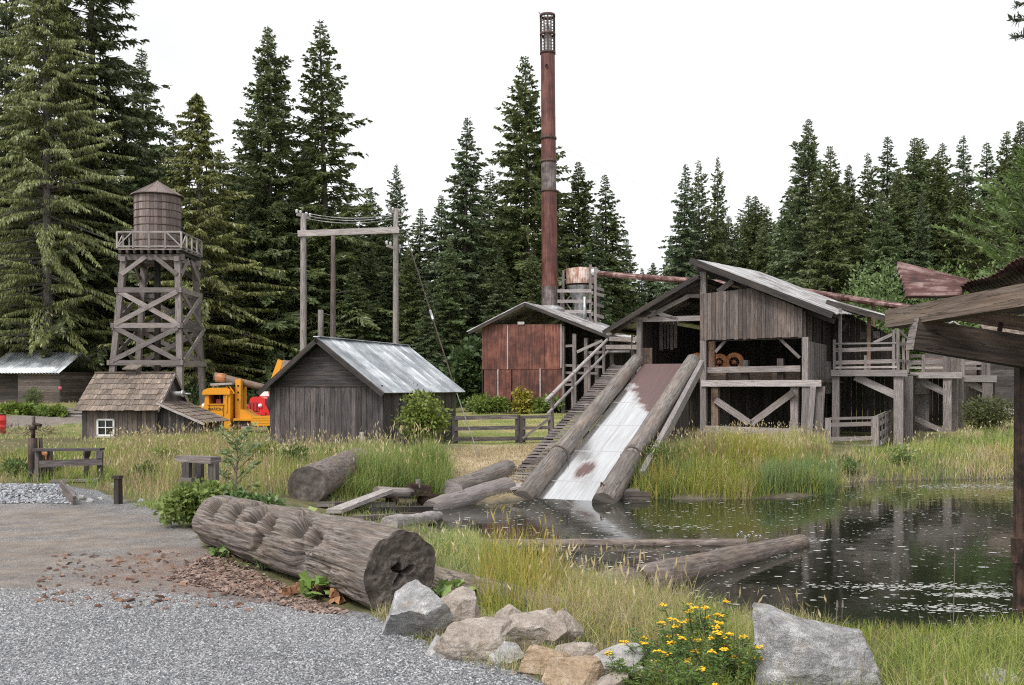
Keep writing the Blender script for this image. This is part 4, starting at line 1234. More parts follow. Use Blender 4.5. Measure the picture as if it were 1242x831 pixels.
# ------------------------------------------------------------------ stack, hopper, blower pipe
D = 63; st = P(667, 372, D); k = D / F
chim = thing('smokestack', 'tall rust-red iron smokestack with a wire spark cage above the boiler shed roof', 'chimney', (st.x, D, 3))
tx = P(664, 20, D).x
def stx(py): return V((st.x + (tx - st.x) * (372 - py) / 352, D, P(0, py, D).z))
def tube(py0, py1, w0, w1, name, mat, n=20):
    bb = MB(); a, c = stx(py0), stx(py1); bb.lathe(a, [(w0 / 2 * k, 0), (w1 / 2 * k, (c - a).length)], n, .5, axis=c - a); return bb.build(name, M[mat], chim)
tube(378, 348, 20, 20, 'shaft_base', 'stackgrey'); tube(348, 232, 19.2, 18.6, 'shaft', 'ruststack'); tube(232, 196, 18, 18, 'shaft_patch', 'stackgrey'); tube(196, 168, 17.8, 17.7, 'shaft_patch', 'ruststack'); tube(168, 64, 17.5, 17.2, 'shaft', 'ruststack')
for py in (232, 196, 168, 64.5, 42, 19.5):
    bb = MB(); a = stx(py); r = 9.3 * k if py > 100 else 9 * k; bb.lathe(a, [(r - .06, -.08), (r + .03, -.08), (r + .03, .08), (r - .06, .08)], 22, .4); bb.build('hoop', M['iron'], chim)
bb = MB(); bb.lathe(stx(371) - Z * .3, [(.62, -.3), (.95, 0), (.95, .14), (.55, .3)], 22, .6); bb.build('flashing', M['steelgrey'], chim)
bb = MB()
for i in range(12):
    th = i * math.pi / 6; o = V((math.cos(th) * 8.4 * k, math.sin(th) * 8.4 * k, 0)); bb.log(stx(64) + o, stx(19) + o, .03 if i % 3 else .055, n=5)
for py in np.linspace(60, 23, 11):
    for i in range(24):
        th, t2 = i * math.pi / 12, (i + 1) * math.pi / 12; rr = 8.4 * k; a = stx(py); bb.log(a + V((math.cos(th) * rr, math.sin(th) * rr, 0)), a + V((math.cos(t2) * rr, math.sin(t2) * rr, 0)), .018, n=4, cap=False)
bb.build('spark_cage', M['iron'], chim)
bb = MB(); bb.lathe(stx(63), [(.22, 0), (.22, 1.6)], 12, .6); bb.build('inner_pipe', M['steelgrey'], chim)
bb = MB(); a = stx(20) + V((-.4, 0, 0)); bb.log(a, a + V((-.15, 0, .3)), .025, n=5); bb.build('vane', M['iron'], chim)
a = stx(83) + V((-.1, -.47, 0)); bb = MB(); bb.lathe(a, [(0, 0), (.1, 0), (.1, .06)], 12, .2, axis=(0, -1, 0)); bb.build('soot_port', M['black'], chim)

D = 64; k = D / F
hop = thing('dust_hopper', 'round dust hopper with flaking rust-and-cream drum in a slatted timber frame beside the smokestack', 'hopper', P(703, 400, D))
c = P(704, 345, D); bb = MB(); bb.lathe(c, [(17.5 * k, 0), (17.5 * k, 18.5 * k), (0, 21.5 * k)], 28, .6); bb.build('drum', M['rustpatch'], hop)
bb = MB(); bb.lathe(P(704, 372, D), [(8 * k, -16 * k), (8 * k, 0), (10.5 * k, 10 * k), (17 * k, 25 * k)], 24, .5); bb.build('cone', M['steelgrey'], hop)
for px, t, b_, dd in ((683, 328, 395, -.4), (716, 321, 398, -1.2), (722, 324, 398, -1.3), (726, 345, 398, 1), (681, 350, 398, 1)):
    bb = MB(); bb.board(P(px, b_, D + dd), P(px, t, D + dd), .16, .16); bb.build('post', M['grey'], hop)
for y in (353, 365.5, 378): bb = MB(); bb.board(P(676, y, D - 1.3), P(717, y, D - 1.3), .07, .2, Z); bb.build('slat', M['pale'], hop)
for y in (350, 357, 370, 383): bb = MB(); bb.board(P(718, y - 2, D - 1.4), P(732, y + 2, D + 1.2), .07, .2, Z); bb.build('slat', M['pale'], hop)
for a, c in (((678, 376), (694, 356)), ((694, 378), (680, 357)), ((712, 378), (726, 398))): bb = MB(); bb.board(P(*a, D - 1.1), P(*c, D - 1.1), .06, .12, V((0, 1, 0))); bb.build('brace', M['grey'], hop)
bb = MB(); bb.log(P(709, 390, D - 1.5), P(709, 360, D - 1.5), .09, n=8); bb.build('down_pipe', M['steelgrey'], hop)
pipe = thing('blower_pipe', 'long rust-brown sheet metal blower pipe running from the hopper over the sawmill roof', 'pipe', P(850, 345, 58))
pts = [P(724, 332, 63), P(842, 341, 59), P(945, 349, 56), P(1112, 375, 50)]
for a, c in zip(pts, pts[1:]):
    n_ = 3; bb = MB(); bb.log(a, c, .185, .185, 14, 6, .0, U(.2, .8), True); bb.build('pipe_section', M['rustroof'], pipe)
    bb = MB(); d_ = (c - a).normalized(); bb.lathe(a.lerp(c, .5), [(.21, -.05), (.21, .05)], 14, .3, axis=d_); bb.build('collar', M['iron'], pipe)
bb = MB(); bb.log(P(716, 330, 63), P(727, 332.5, 63), .34, .22, 14, 1); bb.build('elbow', M['steelgrey'], pipe)
for px, D_ in ((1005, 54), (1060, 52)):
    q = P(px, 358 if px < 1030 else 366, D_); bb = MB(); bb.board(V((q.x, q.y, zd)), q, .1, .1); bb.build('prop', M['brownpost'], pipe)
bb = MB(); q = P(843, 350, 58); bb.board(q, P(843, 336, 59), .2, .2); bb.build('prop', M['grey'], pipe)
# ------------------------------------------------------------------ barn
b1 = Fr(465, 34, 19); g0 = zg1(*b1.o[:2]) - .05
barn = thing('barn', 'grey board barn with a shiny sheet metal roof and level boards in its gable', 'barn', b1.w(0, 0, g0))
uBL, _ = b1.uz(328, 500); uAp, zAp = b1.uz(392, 410); ze = b1.uz(465, 472)[1] + .02; zsp = b1.uz(420, 468)[1]; LB = b1.vat(552, 0)
bb = MB(); vboards(bb, b1.w(uBL, 0, 0)[:2], b1.w(0, 0, 0)[:2], g0 - .1, zsp, -b1.v, .2, .03, .05, .007, .01); bb.build('front_wall', M['barn'], barn)
slL = (zAp - b1.uz(322, 474)[1]) / (uAp - b1.uz(322, 474)[0]); slR = (zAp - b1.uz(470, 474)[1]) / (b1.uz(470, 474)[0] - uAp)
W_ = -uBL
def gext(z):
    a = max(uBL, uAp - (zAp - .1 - z) / slL); c = min(0, uAp + (zAp - .1 - z) / slR)
    return ((a - uBL) / W_, (c - uBL) / W_)
bb = MB(); hboards(bb, b1.w(uBL, .03, 0)[:2], b1.w(0, .03, 0)[:2], zsp + .02, zAp - .15, -b1.v, gext, .17); bb.build('gable_boarding', M['barn'], barn)
bb = MB(); bb.board(b1.w(uBL, -.05, zsp), b1.w(0, -.05, zsp), .04, .05, Z, rn=.4); bb.build('drip_board', M['dark'], barn)
bb = MB(); vboards(bb, b1.w(0, 0, 0)[:2], b1.w(0, LB, 0)[:2], g0 - .1, ze - .05, b1.u, .2, .03); bb.build('side_wall', M['barn'], barn)
bb = MB(); vboards(bb, b1.w(uBL, LB, 0)[:2], b1.w(uBL, 0, 0)[:2], g0 - .1, ze - .05, -b1.u, .25, .03); bb.build('side_wall', M['barn'], barn)
bb = MB(); vboards(bb, b1.w(0, LB, 0)[:2], b1.w(uBL, LB, 0)[:2], g0 - .1, lambda s: zAp - .1 - (slR if s * uBL > uAp else slL) * abs(s * uBL - uAp), b1.v, .25, .03); bb.build('back_wall', M['barn'], barn)
for sg, s_, ue in ((1, slR, b1.uz(472, 474)[0] + .05), (-1, slL, b1.uz(321, 474)[0])):
    q0 = b1.w(uAp, -.45, zAp); q1 = b1.w(ue, -.45, zAp - s_ * abs(ue - uAp)); L_ = LB + .8; dn_ = (q1 - q0).normalized(); nn = dn_.cross(b1.v); nn = nn if nn.z > 0 else -nn
    bb = MB(); n_ = 9
    for i in range(n_):
        va, vc = L_ * i / n_, L_ * (i + 1) / n_ + .02; dz = nn * (.004 * (i % 2))
        bb.slab([q0 + b1.v * va + dz, q1 + b1.v * va + dz, q1 + b1.v * vc + dz, q0 + b1.v * vc + dz], nn * .02, dn_)
        bb.board(q0 + b1.v * vc + nn * .03, q1 + b1.v * vc + nn * .03, .035, .035, nn, rn=.9)
    bb.build('roof', M['roofmetal'], barn)
    bb = MB(); bb.board(q0 - nn * .08 - b1.v * .02, q1 - nn * .08 - b1.v * .02, .04, .17, nn, rn=.3); bb.build('barge_board', M['dark'], barn)
bb = MB(); bb.board(b1.w(uAp, -.47, zAp + .03), b1.w(uAp, LB + .38, zAp + .03), .26, .03, Z, rn=.95); bb.build('ridge_cap', M['roofmetal'], barn)
bb = MB(); bb.slab([b1.p(436, 551, -.08), b1.p(441, 551, -.08), b1.p(441, 524, -.08), b1.p(436, 524, -.08)], b1.v * .02, Z, 1); bb.build('patch_board', M['pale'], barn)

# ------------------------------------------------------------------ little shingled hut
D = 41; h0 = P(100, 534, D); h1 = P(189, 534, D); hz = zg1(h0.x, D) - .1; hd = 3.6
hut = thing('shingled_hut', 'small grey board hut with a shingle roof, a white four-pane window and a lean-to', 'hut', (h0.x, D, hz))
zeave = P(0, 491, D).z; zr = P(0, 453, D + hd / 2).z; xl, xr = h0.x, h1.x
wx0, wx1, wz0, wz1 = P(119, 0, D).x, P(138.5, 0, D).x, P(0, 528, D).z, P(0, 509, D).z
bb = MB()
vboards(bb, (xl, D), (wx0, D), hz, zeave, (0, -1, 0), .2, .03); vboards(bb, (wx1, D), (xr, D), hz, zeave, (0, -1, 0), .2, .03)
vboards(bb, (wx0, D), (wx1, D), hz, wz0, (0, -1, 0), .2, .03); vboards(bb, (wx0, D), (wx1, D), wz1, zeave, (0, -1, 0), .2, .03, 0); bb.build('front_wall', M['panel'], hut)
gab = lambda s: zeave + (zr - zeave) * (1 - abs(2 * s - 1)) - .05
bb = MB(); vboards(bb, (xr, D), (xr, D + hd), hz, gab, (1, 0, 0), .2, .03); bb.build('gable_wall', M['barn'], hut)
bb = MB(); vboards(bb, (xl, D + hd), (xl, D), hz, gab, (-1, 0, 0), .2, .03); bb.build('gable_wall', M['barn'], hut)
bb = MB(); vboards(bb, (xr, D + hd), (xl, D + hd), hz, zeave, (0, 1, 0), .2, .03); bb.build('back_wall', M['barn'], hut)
bb = MB(); y = D - .05
for a, c in (((wx0, wz0), (wx1, wz0)), ((wx0, wz1), (wx1, wz1)), ((wx0, wz0), (wx0, wz1)), ((wx1, wz0), (wx1, wz1))):
    bb.board((a[0], y, a[1]), (c[0], y, c[1]), .06 if a[1] == c[1] else .07, .07 if a[1] == c[1] else .06, Z if a[1] == c[1] else V((0, 1, 0)), rn=.5)
bb.board(((wx0 + wx1) / 2, y, wz0), ((wx0 + wx1) / 2, y, wz1), .035, .04, V((0, 1, 0))); bb.board((wx0, y - .004, (wz0 + wz1) / 2), (wx1, y - .004, (wz0 + wz1) / 2), .04, .035, Z)
wn = bb.build('window', M['white'], hut)
ORG[wn.name] = V((h0.x, D, hz)); bb = MB(); bb.slab([(wx0, D + .01, wz0), (wx1, D + .01, wz0), (wx1, D + .01, wz1), (wx0, D + .01, wz1)], (0, .01, 0), Z); bb.build('pane', M['glass'], wn)
bb = MB(); bb.board((wx0 - .08, D - .08, wz0 - .07), (wx1 + .1, D - .08, wz0 - .07), .1, .06, Z); bb.build('sill', M['pale'], wn)
def shingles(q0, q1, along, L, rows, mat, par, name='roof', w=.2):
    """q0 ridge, q1 eave, laid along `along`"""
    bb = MB(); dn_ = (q1 - q0).normalized(); S = (q1 - q0).length; al = V(along).normalized(); nn = dn_.cross(al); nn = nn if nn.z > 0 else -nn
    for r_ in range(rows):
        a0, a1 = S * r_ / rows - .02, S * (r_ + 1) / rows + .06; x = -.0
        while x < L - .02:
            w2 = min(L - x, w * U(.6, 1.5)); e = U(-.02, .035)
            pA = q0 + dn_ * a0 + al * x; pB = q0 + dn_ * (a1 + e) + al * x
            bb.slab([pA + nn * .012, pB + nn * (.035 + U(0, .012)), pB + al * (w2 - .008) + nn * (.035 + U(0, .012)), pA + al * (w2 - .008) + nn * .012], nn * .014, dn_)
            x += w2
    bb.slab([q0 - nn * .03, q1 - nn * .03, q1 + al * L - nn * .03, q0 + al * L - nn * .03], nn * .03, dn_)
    return bb.build(name, M[mat], par)
ex = .22; rid = V((xl - ex, D + hd / 2, zr)); drop = (zr - zeave) / (hd / 2)
for sg in (-1, 1):
    q1 = V((xl - ex, D + hd / 2 + sg * (hd / 2 + .3), zr - drop * (hd / 2 + .3))); shingles(rid, q1, (1, 0, 0), xr - xl + 2 * ex, 7, 'shingle', hut)
    bb = MB(); o = V((xr - xl + 2 * ex - .02, 0, -.03)); bb.board(rid + o, q1 + o, .03, .13, Z, rn=.95); bb.build('barge_board', M['pale'], hut)
bb = MB(); bb.board(rid + V((0, 0, .05)), rid + V((xr - xl + 2 * ex, 0, .05)), .2, .04, Z); bb.build('ridge_board', M['shingle'], hut)
vx = P(161, 0, D + 1.8).x; bb = MB(); bb.box(vx - .22, vx + .22, D + hd / 2 - .2, D + hd / 2 + .2, zr - .1, zr + .22); bb.build('roof_vent', M['panel'], hut)
bb = MB(); bb.slab([(vx - .32, D + hd / 2 - .35, zr + .16), (vx + .32, D + hd / 2 - .35, zr + .16), (vx + .32, D + hd / 2 + .3, zr + .34), (vx - .32, D + hd / 2 + .3, zr + .34)], (0, 0, .04), (0, 1, 0)); bb.build('vent_cap', M['shingle'], hut)
# lean-to sloping away on the gable side
lx1 = P(242, 0, D).x; zl1 = P(0, 511, D).z; zl0 = P(0, 489, D).z
bb = MB(); vboards(bb, (xr + .03, D + .25), (lx1, D + .25), hz, lambda s: zl0 - .12 + (zl1 - zl0) * s, (0, -1, 0), .18, .03); bb.build('lean_to_wall', M['barn'], hut)
bb = MB(); vboards(bb, (lx1, D + .25), (lx1, D + hd - .2), hz, zl1 - .12, (1, 0, 0), .18, .03); bb.build('lean_to_wall', M['barn'], hut)
q0 = V((xr + .03, D - .05, zl0 + .04)); q1 = V((lx1 + .22, D - .05, zl1 - .08)); shingles(q0, q1, (0, 1, 0), hd - .1, 6, 'shingle', hut, 'lean_to_roof')
bb = MB(); bb.board(q0 + V((0, -.02, -.04)), q1 + V((0, -.02, -.04)), .03, .1, Z, rn=.95); bb.build('lean_to_barge_board', M['pale'], hut)
bb = MB(); vp = P(205, 477.5, D + 1.7); bb.log(vp + V((-.2, 0, 0)), vp + V((.55, 0, 0)), .1, n=12); bb.log(vp + V((.55, 0, 0)), vp + V((.62, 0, 0)), .15, .15, 12); bb.log(vp + V((.62, 0, 0)), vp + V((.95, 0, -.02)), .045, n=8); bb.build('vent_pipe', M['steelgrey'], hut)

# ------------------------------------------------------------------ water tower
D = 60; k = D / F
tw = thing('water_tower', 'tall timber water tower with a round stave tank, railed deck and cross-braced legs', 'water tower', (P(185, 0, D).x, D, zg1(P(185, 0, D).x, D)))
sfr = 3.35
def tq(px, py): return P(px, py, D)
def legpt(side, back, py):
    """corner of the splayed tower at height of row py (front plane D)"""
    f = (py - 311) / (475 - 311)
    xl_, xr_ = P(149 - 13 * f, py, D), P(214 + 6.5 * f, py, D)
    half = (xr_.x - xl_.x) / 2; cxm = (xr_.x + xl_.x) / 2; zz = xl_.z
    cy = D + sfr / 2 + .2
    return V((cxm + (half if side else -half), cy + (half if back else -half), zz))
ctr = V(((P(149, 0, D).x + P(214, 0, D).x) / 2, D + sfr / 2 + .2, 0))
gz0 = zg1(ctr.x, ctr.y)
for s_ in (0, 1):
    for bk in (0, 1):
        a = legpt(s_, bk, 311); c = legpt(s_, bk, 475); e = c + (c - a).normalized() * ((c.z - gz0 + .3) / abs((c - a).normalized().z))
        bb = MB(); bb.board(e, a, .34, .34, V((0, 1, 0)), j=.006); bb.build('leg', M['grey'], tw)
faces = [((0, 0), (1, 0)), ((1, 0), (1, 1)), ((1, 1), (0, 1)), ((0, 1), (0, 0))]
for (a, c) in faces:
    out = V(((legpt(*a, 350) + legpt(*c, 350)) / 2 - V((ctr.x, ctr.y, 0)))); out.z = 0; out.normalize(); of = out * .2
    for py in (352, 395, 440):
        bb = MB(); p, q = legpt(*a, py) + of, legpt(*c, py) + of; d_ = (q - p).normalized() * .3; bb.board(p - d_, q + d_, .14, .3, Z); bb.build('cross_beam', M['grey'], tw)
    for y0, y1 in ((354, 393), (398, 438)):
        for m_, (s1, s2) in enumerate(((a, c), (c, a))):
            p, q = legpt(*s1, y0) + of * (1.0 + .35 * m_), legpt(*s2, y1) + of * (1.0 + .35 * m_); bb = MB(); bb.board(p, q, .08, .28, out.cross(q - p)); bb.build('brace', M['grey'], tw)
    for (s1, s2) in ((a, c), (c, a)):
        p = legpt(*s1, 333) + of; q = legpt(*s1, 311).lerp(legpt(*s2, 311), .42) + of; bb = MB(); bb.board(p, q, .08, .26, out.cross(q - p)); bb.build('knee_brace', M['grey'], tw)
bb = MB(); c_ = legpt(0, 0, 475); bb.board((ctr.x - .3, ctr.y + .3, gz0), (ctr.x - .3, ctr.y + .3, P(0, 311, D).z), .3, .3); bb.build('riser_post', M['dark'], tw)
hw = 1.95; zt0 = P(0, 309, D).z; zdk = P(0, 301.5, D).z
for i, o in enumerate((-1.55, 1.55)):
    bb = MB(); bb.board(ctr + V((-hw - .05, o, zt0 - .12)), ctr + V((hw + .05, o, zt0 - .12)), .3, .36, Z); bb.build('bearer', M['grey'], tw)
    bb = MB(); bb.board(ctr + V((o * 1.05, -hw, zt0 - .25)), ctr + V((o * 1.05, hw, zt0 - .25)), .3, .3, Z, rn=.6); bb.build('bearer', M['grey'], tw)
for i in range(9):
    x = -1.75 + 3.5 * i / 8; bb = MB(); bb.board(ctr + V((x, -hw - .1, zt0 + .17)), ctr + V((x, hw + .1, zt0 + .17)), .14, .22, Z); bb.build('joist', M['dark'], tw)
bb = MB()
for i in range(20): bb.board(ctr + V((-hw, -hw + .1 + i * (2 * hw - .1) / 20, zdk - .05)), ctr + V((hw, -hw + .1 + i * (2 * hw - .1) / 20, zdk - .05)), .18, .06, Z)
bb.build('deck', M['grey'], tw)
zrl = P(0, 281.5, D).z; cor4 = [V((-hw, -hw, 0)), V((hw, -hw, 0)), V((hw, hw, 0)), V((-hw, hw, 0))]
for i in range(4):
    a, c = ctr + cor4[i], ctr + cor4[(i + 1) % 4]; bb = MB()
    for z_, h_ in ((zrl, .1), (zdk + .12, .09)): bb.board(a + Z * z_, c + Z * z_, .08, h_, Z)
    for j_ in range(4): bb.board(a.lerp(c, j_ / 4) + Z * zdk, a.lerp(c, j_ / 4) + Z * zrl, .09, .09)
    for j_ in (0, 3): p = a.lerp(c, (j_ + .05) / 4), a.lerp(c, (j_ + .95) / 4); bb.board(p[j_ > 0] + Z * (zdk + .15), p[j_ == 0] + Z * zrl, .05, .07, Z)
    bb.build('railing', M['pale'], tw)
tr_ = 28 * k; tc_ = V((P(192, 0, D + 2).x + .0, ctr.y, 0)); zk0, zk1 = zdk, P(0, 234, D + 1).z
bb = MB(); n_ = 36
for i in range(n_):
    th0, th1 = 6.2832 * (i + .03) / n_, 6.2832 * (i + .97) / n_; rr = tr_ + U(-.01, .01)
    pts_ = [tc_ + V((math.cos(t_) * rr, math.sin(t_) * rr, z_)) for t_, z_ in ((th0, zk0), (th1, zk0), (th1, zk1), (th0, zk1))]
    bb.slab(pts_, V((math.cos(th0), math.sin(th0), 0)) * -.06, Z)
tank = bb.build('tank', M['tank'], tw)
for z_ in np.linspace(zk0 + .2, zk1 - .12, 8):
    bb = MB(); bb.lathe(tc_, [(tr_ - .03, z_ - .03), (tr_ + .022, z_ - .03), (tr_ + .022, z_ + .03), (tr_ - .03, z_ + .03)], 36, .4); ORG[tank.name] = ORG[tw.name]; bb.build('hoop', M['iron'], tank)
bb = MB(); n_ = 30; za_, zb_2 = P(0, 222, D + 2).z, zk1 - .08
for i in range(n_):
    th0, th1 = 6.2832 * i / n_, 6.2832 * (i + .98) / n_; ro = tr_ + .19
    pA = [tc_ + V((math.cos(t_) * r_, math.sin(t_) * r_, z_)) for t_, r_, z_ in ((th0, .1, za_), (th0, ro, zb_2), (th1, ro, zb_2), (th1, .1, za_))]
    bb.slab(pA, (0, 0, .04 + .02 * (i % 2)), pA[1] - pA[0])
bb.lathe(tc_, [(.16, za_), (.0, za_ + .12)], 12, .7); bb.build('roof', M['tank'], tw)

# ------------------------------------------------------------------ crane truck and the red truck behind
D = 47; k = D / F; gt = zg1(P(285, 0, D).x, D)
tk = thing('crane_truck', 'orange-yellow vintage crane truck parked between the hut and the barn', 'truck', (P(285, 0, D).x, D + 1, gt))
X = lambda px: P(px, 0, D).x
Y_ = lambda py: P(0, py, D).z
def prism(pts, y0, y1, name, mat, par=tk, rn_=.5, bev=0):
    bb = MB(); bb.slab([(X(a), D + y0, Y_(c)) for a, c in pts], (0, y1 - y0, 0), (1, 0, 0), rn_); o = bb.build(name, M[mat], par)
    if bev:
        m_ = o.modifiers.new('bevel', 'BEVEL'); m_.width = bev; m_.segments = 3
    return o
cab = prism([(246.5, 505), (246.5, 490.5), (278.5, 490.5), (278.5, 523), (269, 523), (262, 507)], .1, 2.0, 'cab_body', 'yellow', bev=.05)
prism([(246.8, 490.7), (247.8, 478.5), (252, 478.5), (252.5, 490.7)], .12, 2.0, 'cab_pillar', 'yellow'); prism([(270, 490.7), (270, 478.5), (278.5, 478.5), (278.5, 490.7)], .12, 2.0, 'cab_pillar', 'yellow', bev=.03)
prism([(244.5, 478.7), (246, 473.5), (252, 470.8), (272, 470.2), (278.5, 473), (278.5, 478.7)], .03, 2.07, 'cab_roof', 'yellow', bev=.08)
prism([(251, 491), (251, 489.8), (271, 489.8), (271, 491)], .05, .12, 'window_sill', 'yellow')
prism([(266, 490), (266, 479), (270, 479), (270, 490)], .5, 1.9, 'seat_back', 'black'); prism([(258, 490), (258.5, 484.5), (263.5, 484), (264.5, 490)], .5, 1.0, 'seat_cover', 'pink')
prism([(252.5, 490.3), (252.5, 478.8), (269.9, 478.8), (269.9, 490.3)], 1.93, 1.95, 'far_window', 'glass')
prism([(253, 505), (253, 492), (253.6, 492), (253.6, 505)], .085, .1, 'door_seam', 'black'); prism([(270.2, 505), (270.2, 492), (270.8, 492), (270.8, 505)], .085, .1, 'door_seam', 'black')
prism([(273.5, 500), (273.5, 480), (274.8, 480), (274.8, 500)], .05, .1, 'grab_rail', 'yellow')
cu = bpy.data.curves.new('lettering', 'FONT'); cu.body = 'MARION'; cu.size = .2; cu.extrude = .004; cu.align_x = 'CENTER'
tmp = bpy.data.objects.new('lettering_source', cu); C.objects.link(tmp); bpy.context.view_layer.update()
me = bpy.data.meshes.new_from_object(tmp.evaluated_get(bpy.context.evaluated_depsgraph_get())); bpy.data.objects.remove(tmp)
for v_ in me.vertices:
    x_, y_, z_ = v_.co; x_ *= .9; y2 = y_ - .3 * x_ * x_
    v_.co = V((X(260.5) + x_, D + .09 - z_, Y_(497.8) + y2)) - ORG[tk.name]
me.materials.clear(); me.materials.append(M['black']); o = bpy.data.objects.new('door_lettering', me); C.objects.link(o); o.parent = tk
prism([(224, 509), (224, 497), (229, 493.5), (246, 491.5), (246.5, 509)], .35, 1.75, 'bonnet', 'yellow', bev=.12)
for y0 in (.0, 1.5): prism([(222, 511), (224, 502.5), (231, 499.5), (240, 501), (247, 512), (243, 512), (238, 507), (230, 507), (226, 512)], y0, y0 + .55, 'fender', 'yellow', bev=.06)
def wheel(px, py, y, r, par, w=.28, axis=(0, 1, 0), Dd=None, kx=None):
    c_ = V((P(px, py, Dd or D).x, (Dd or D) + y, P(px, py, Dd or D).z)) if kx is None else kx
    e = bpy.data.objects.new('wheel', None); C.objects.link(e); e.parent = par; ORG[e.name] = ORG[par.name]; e.empty_display_size = .1
    bb = MB(); bb.lathe(c_, [(r * .58, -w / 2), (r * .9, -w / 2), (r, -w * .3), (r, w * .3), (r * .9, w / 2), (r * .58, w / 2), (r * .58, -w / 2)], 28, .5, axis=axis); bb.build('tyre', M['tyre'], e)
    bb = MB(); bb.lathe(c_, [(0, -w * .2), (r * .2, -w * .32), (r * .3, -w * .15), (r * .6, -w * .36), (r * .6, w * .36), (0, w * .3)], 24, .5, axis=axis); bb.build('rim', M['yellow'] if par is tk else M['red'], e)
zgr = gt
for px, y in ((234, .2), (234, 1.9), (334, .25), (334, 1.85)):
    wheel(px, 0, y, .46, tk, .3, kx=V((X(px), D + y, zg1(X(px), D) + .45)))
prism([(248, 514), (248, 510), (350, 510), (350, 514)], .5, 1.6, 'chassis', 'black')
prism([(281, 518), (281, 509.5), (303, 509.5), (303, 517)], .25, 1.8, 'fuel_tank', 'iron')
prism([(281.5, 508.5), (281.5, 460), (288, 460), (288, 508.5)], .55, .95, 'crane_mast', 'yellow', bev=.03); prism([(281.5, 508.5), (281.5, 460), (288, 460), (288, 508.5)], 1.25, 1.65, 'crane_mast', 'yellow', bev=.03)
for py in (467, 475, 484): prism([(284, py + 2), (284, py), (286, py), (286, py + 2)], .53, .56, 'mast_slot', 'black')
prism([(288, 509), (288, 497), (292, 497.5), (304, 507), (304, 509)], .4, 1.8, 'mast_gusset', 'yellow', bev=.02); prism([(282, 510.4), (282, 507.8), (304, 507.8), (304, 510.4)], .15, 1.95, 'bed_plate', 'yellow')
for i in range(4): prism([(304, 504.6 + i * 3.1), (350, 503.9 + i * 3.1), (350, 506.7 + i * 3.1), (304, 507.4 + i * 3.1)], .02 + .01 * (i % 2), .1 + .01 * (i % 2), 'bed_side_board', 'yellow', rn_=.3 + .15 * i)
prism([(304, 505.6), (350, 505), (350, 507), (304, 507)], .12, 1.95, 'bed_floor', 'black')
for px in (306, 313, 320, 327): prism([(px, 518.5), (px, 515.8), (px + 4, 515.8), (px + 4, 518.5)], .1, .25, 'bed_bracket', 'yellow')
bb = MB(); bb.board((X(254), D + .9, Y_(466.5)), (X(280), D + .9, Y_(465.2)), 1.5, .1, Z, rn=1); bb.build('roof_rack_plank', M['pale'], tk)
for a, c in (((256, 472), (257, 467)), ((272, 469), (280, 478)), ((276, 468), (282, 477.5))): bb = MB(); bb.log((X(a[0]), D + .3, Y_(a[1])), (X(c[0]), D + .3, Y_(c[1])), .035, n=6); bb.build('rack_stay', M['yellow'], tk)
bb = MB(); bb.log((X(252), D + 1.1, Y_(456)), (X(320), D + 1.1, Y_(471.5)), .2, .15, 12, 5, .05); bb.build('boom_log', M['brown'], tk)
bb = MB(); bb.log((X(254), D + 1.1, Y_(457.5)), (X(266), D + 1.1, Y_(459)), .23, .23, 12); bb.build('boom_ferrule', M['orange'], tk)
for y in (.5, 1.6): bb = MB(); bb.board((X(327), D + y, Y_(466)), (X(337.5), D + y, Y_(436.5)), .12, .26, V((1, 0, .3)), rn=.6); bb.build('a_frame_leg', M['yellow'], tk)
bb = MB()
for i in range(6): bb.board((X(336.5 + i * 3.6), D + 1.1, Y_(470)), (X(338 + i * 3.6), D + 1.1, Y_(436.5)), .12, .04, V((0, 1, 0)))
bb.build('headboard', M['pale'], tk)
bb = MB(); bb.lathe((X(245), D + .32, Y_(492.5)), [(0, -.1), (.11, -.08), (.13, .04)], 14, .5, axis=(1, 0, .1)); bb.build('headlight', M['lens'], tk)
wheel(334.5, 489.5, .5, .55, tk, .3)
# red truck
D2 = 54; k2 = D2 / F; xr_ = P(307, 0, D2).x; gr = zg1(xr_, D2) + .12
rt = thing('red_truck', 'bright red vintage army-style truck facing out behind the crane truck', 'truck', (xr_, D2, gr - .12))
def RX(px): return P(px, 0, D2).x
def RZ(py): return P(0, py, D2).z
def rp(pts, y0, y1, name, mat, bev=0):
    bb = MB(); bb.slab([(RX(a), D2 + y0, RZ(c)) for a, c in pts], (0, y1 - y0, 0), (1, 0, 0), .5); o = bb.build(name, M[mat], rt)
    if bev: m_ = o.modifiers.new('bevel', 'BEVEL'); m_.width = bev; m_.segments = 3
    return o
rp([(302, 500), (303, 484), (306, 481.5), (317, 481.5), (321, 484), (321.5, 500)], .0, 1.3, 'bonnet', 'red', .1)
rp([(303.5, 499), (304, 488.5), (314.5, 488.5), (315, 499)], -.05, .02, 'grille', 'black')
for i in range(6): rp([(304.8 + i * 1.75, 499), (304.8 + i * 1.75, 489), (305.7 + i * 1.75, 489), (305.7 + i * 1.75, 499)], -.08, -.04, 'grille_bar', 'red')
for s_ in (0, 1):
    q = [(293, 505), (294, 496), (298, 491), (303, 490.5), (304, 500), (300, 500), (297, 505)] if not s_ else [(315, 500), (316, 490.5), (321, 491), (326, 496), (328, 505), (324, 505), (320, 500)]
    rp(q, -.1, 1.0, 'fender', 'red', .08)
for px in (298.3, 316.2):
    bb = MB(); bb.lathe((RX(px), D2 - .16, RZ(492)), [(0, -.06), (.09, -.04), (.11, .04), (.06, .16)], 16, .5, axis=(0, 1, 0)); bb.build('headlight', M['lens'], rt)
rp([(300, 503.5), (300, 500.3), (323, 500.3), (323, 503.5)], -.3, -.12, 'bumper', 'red', .02)
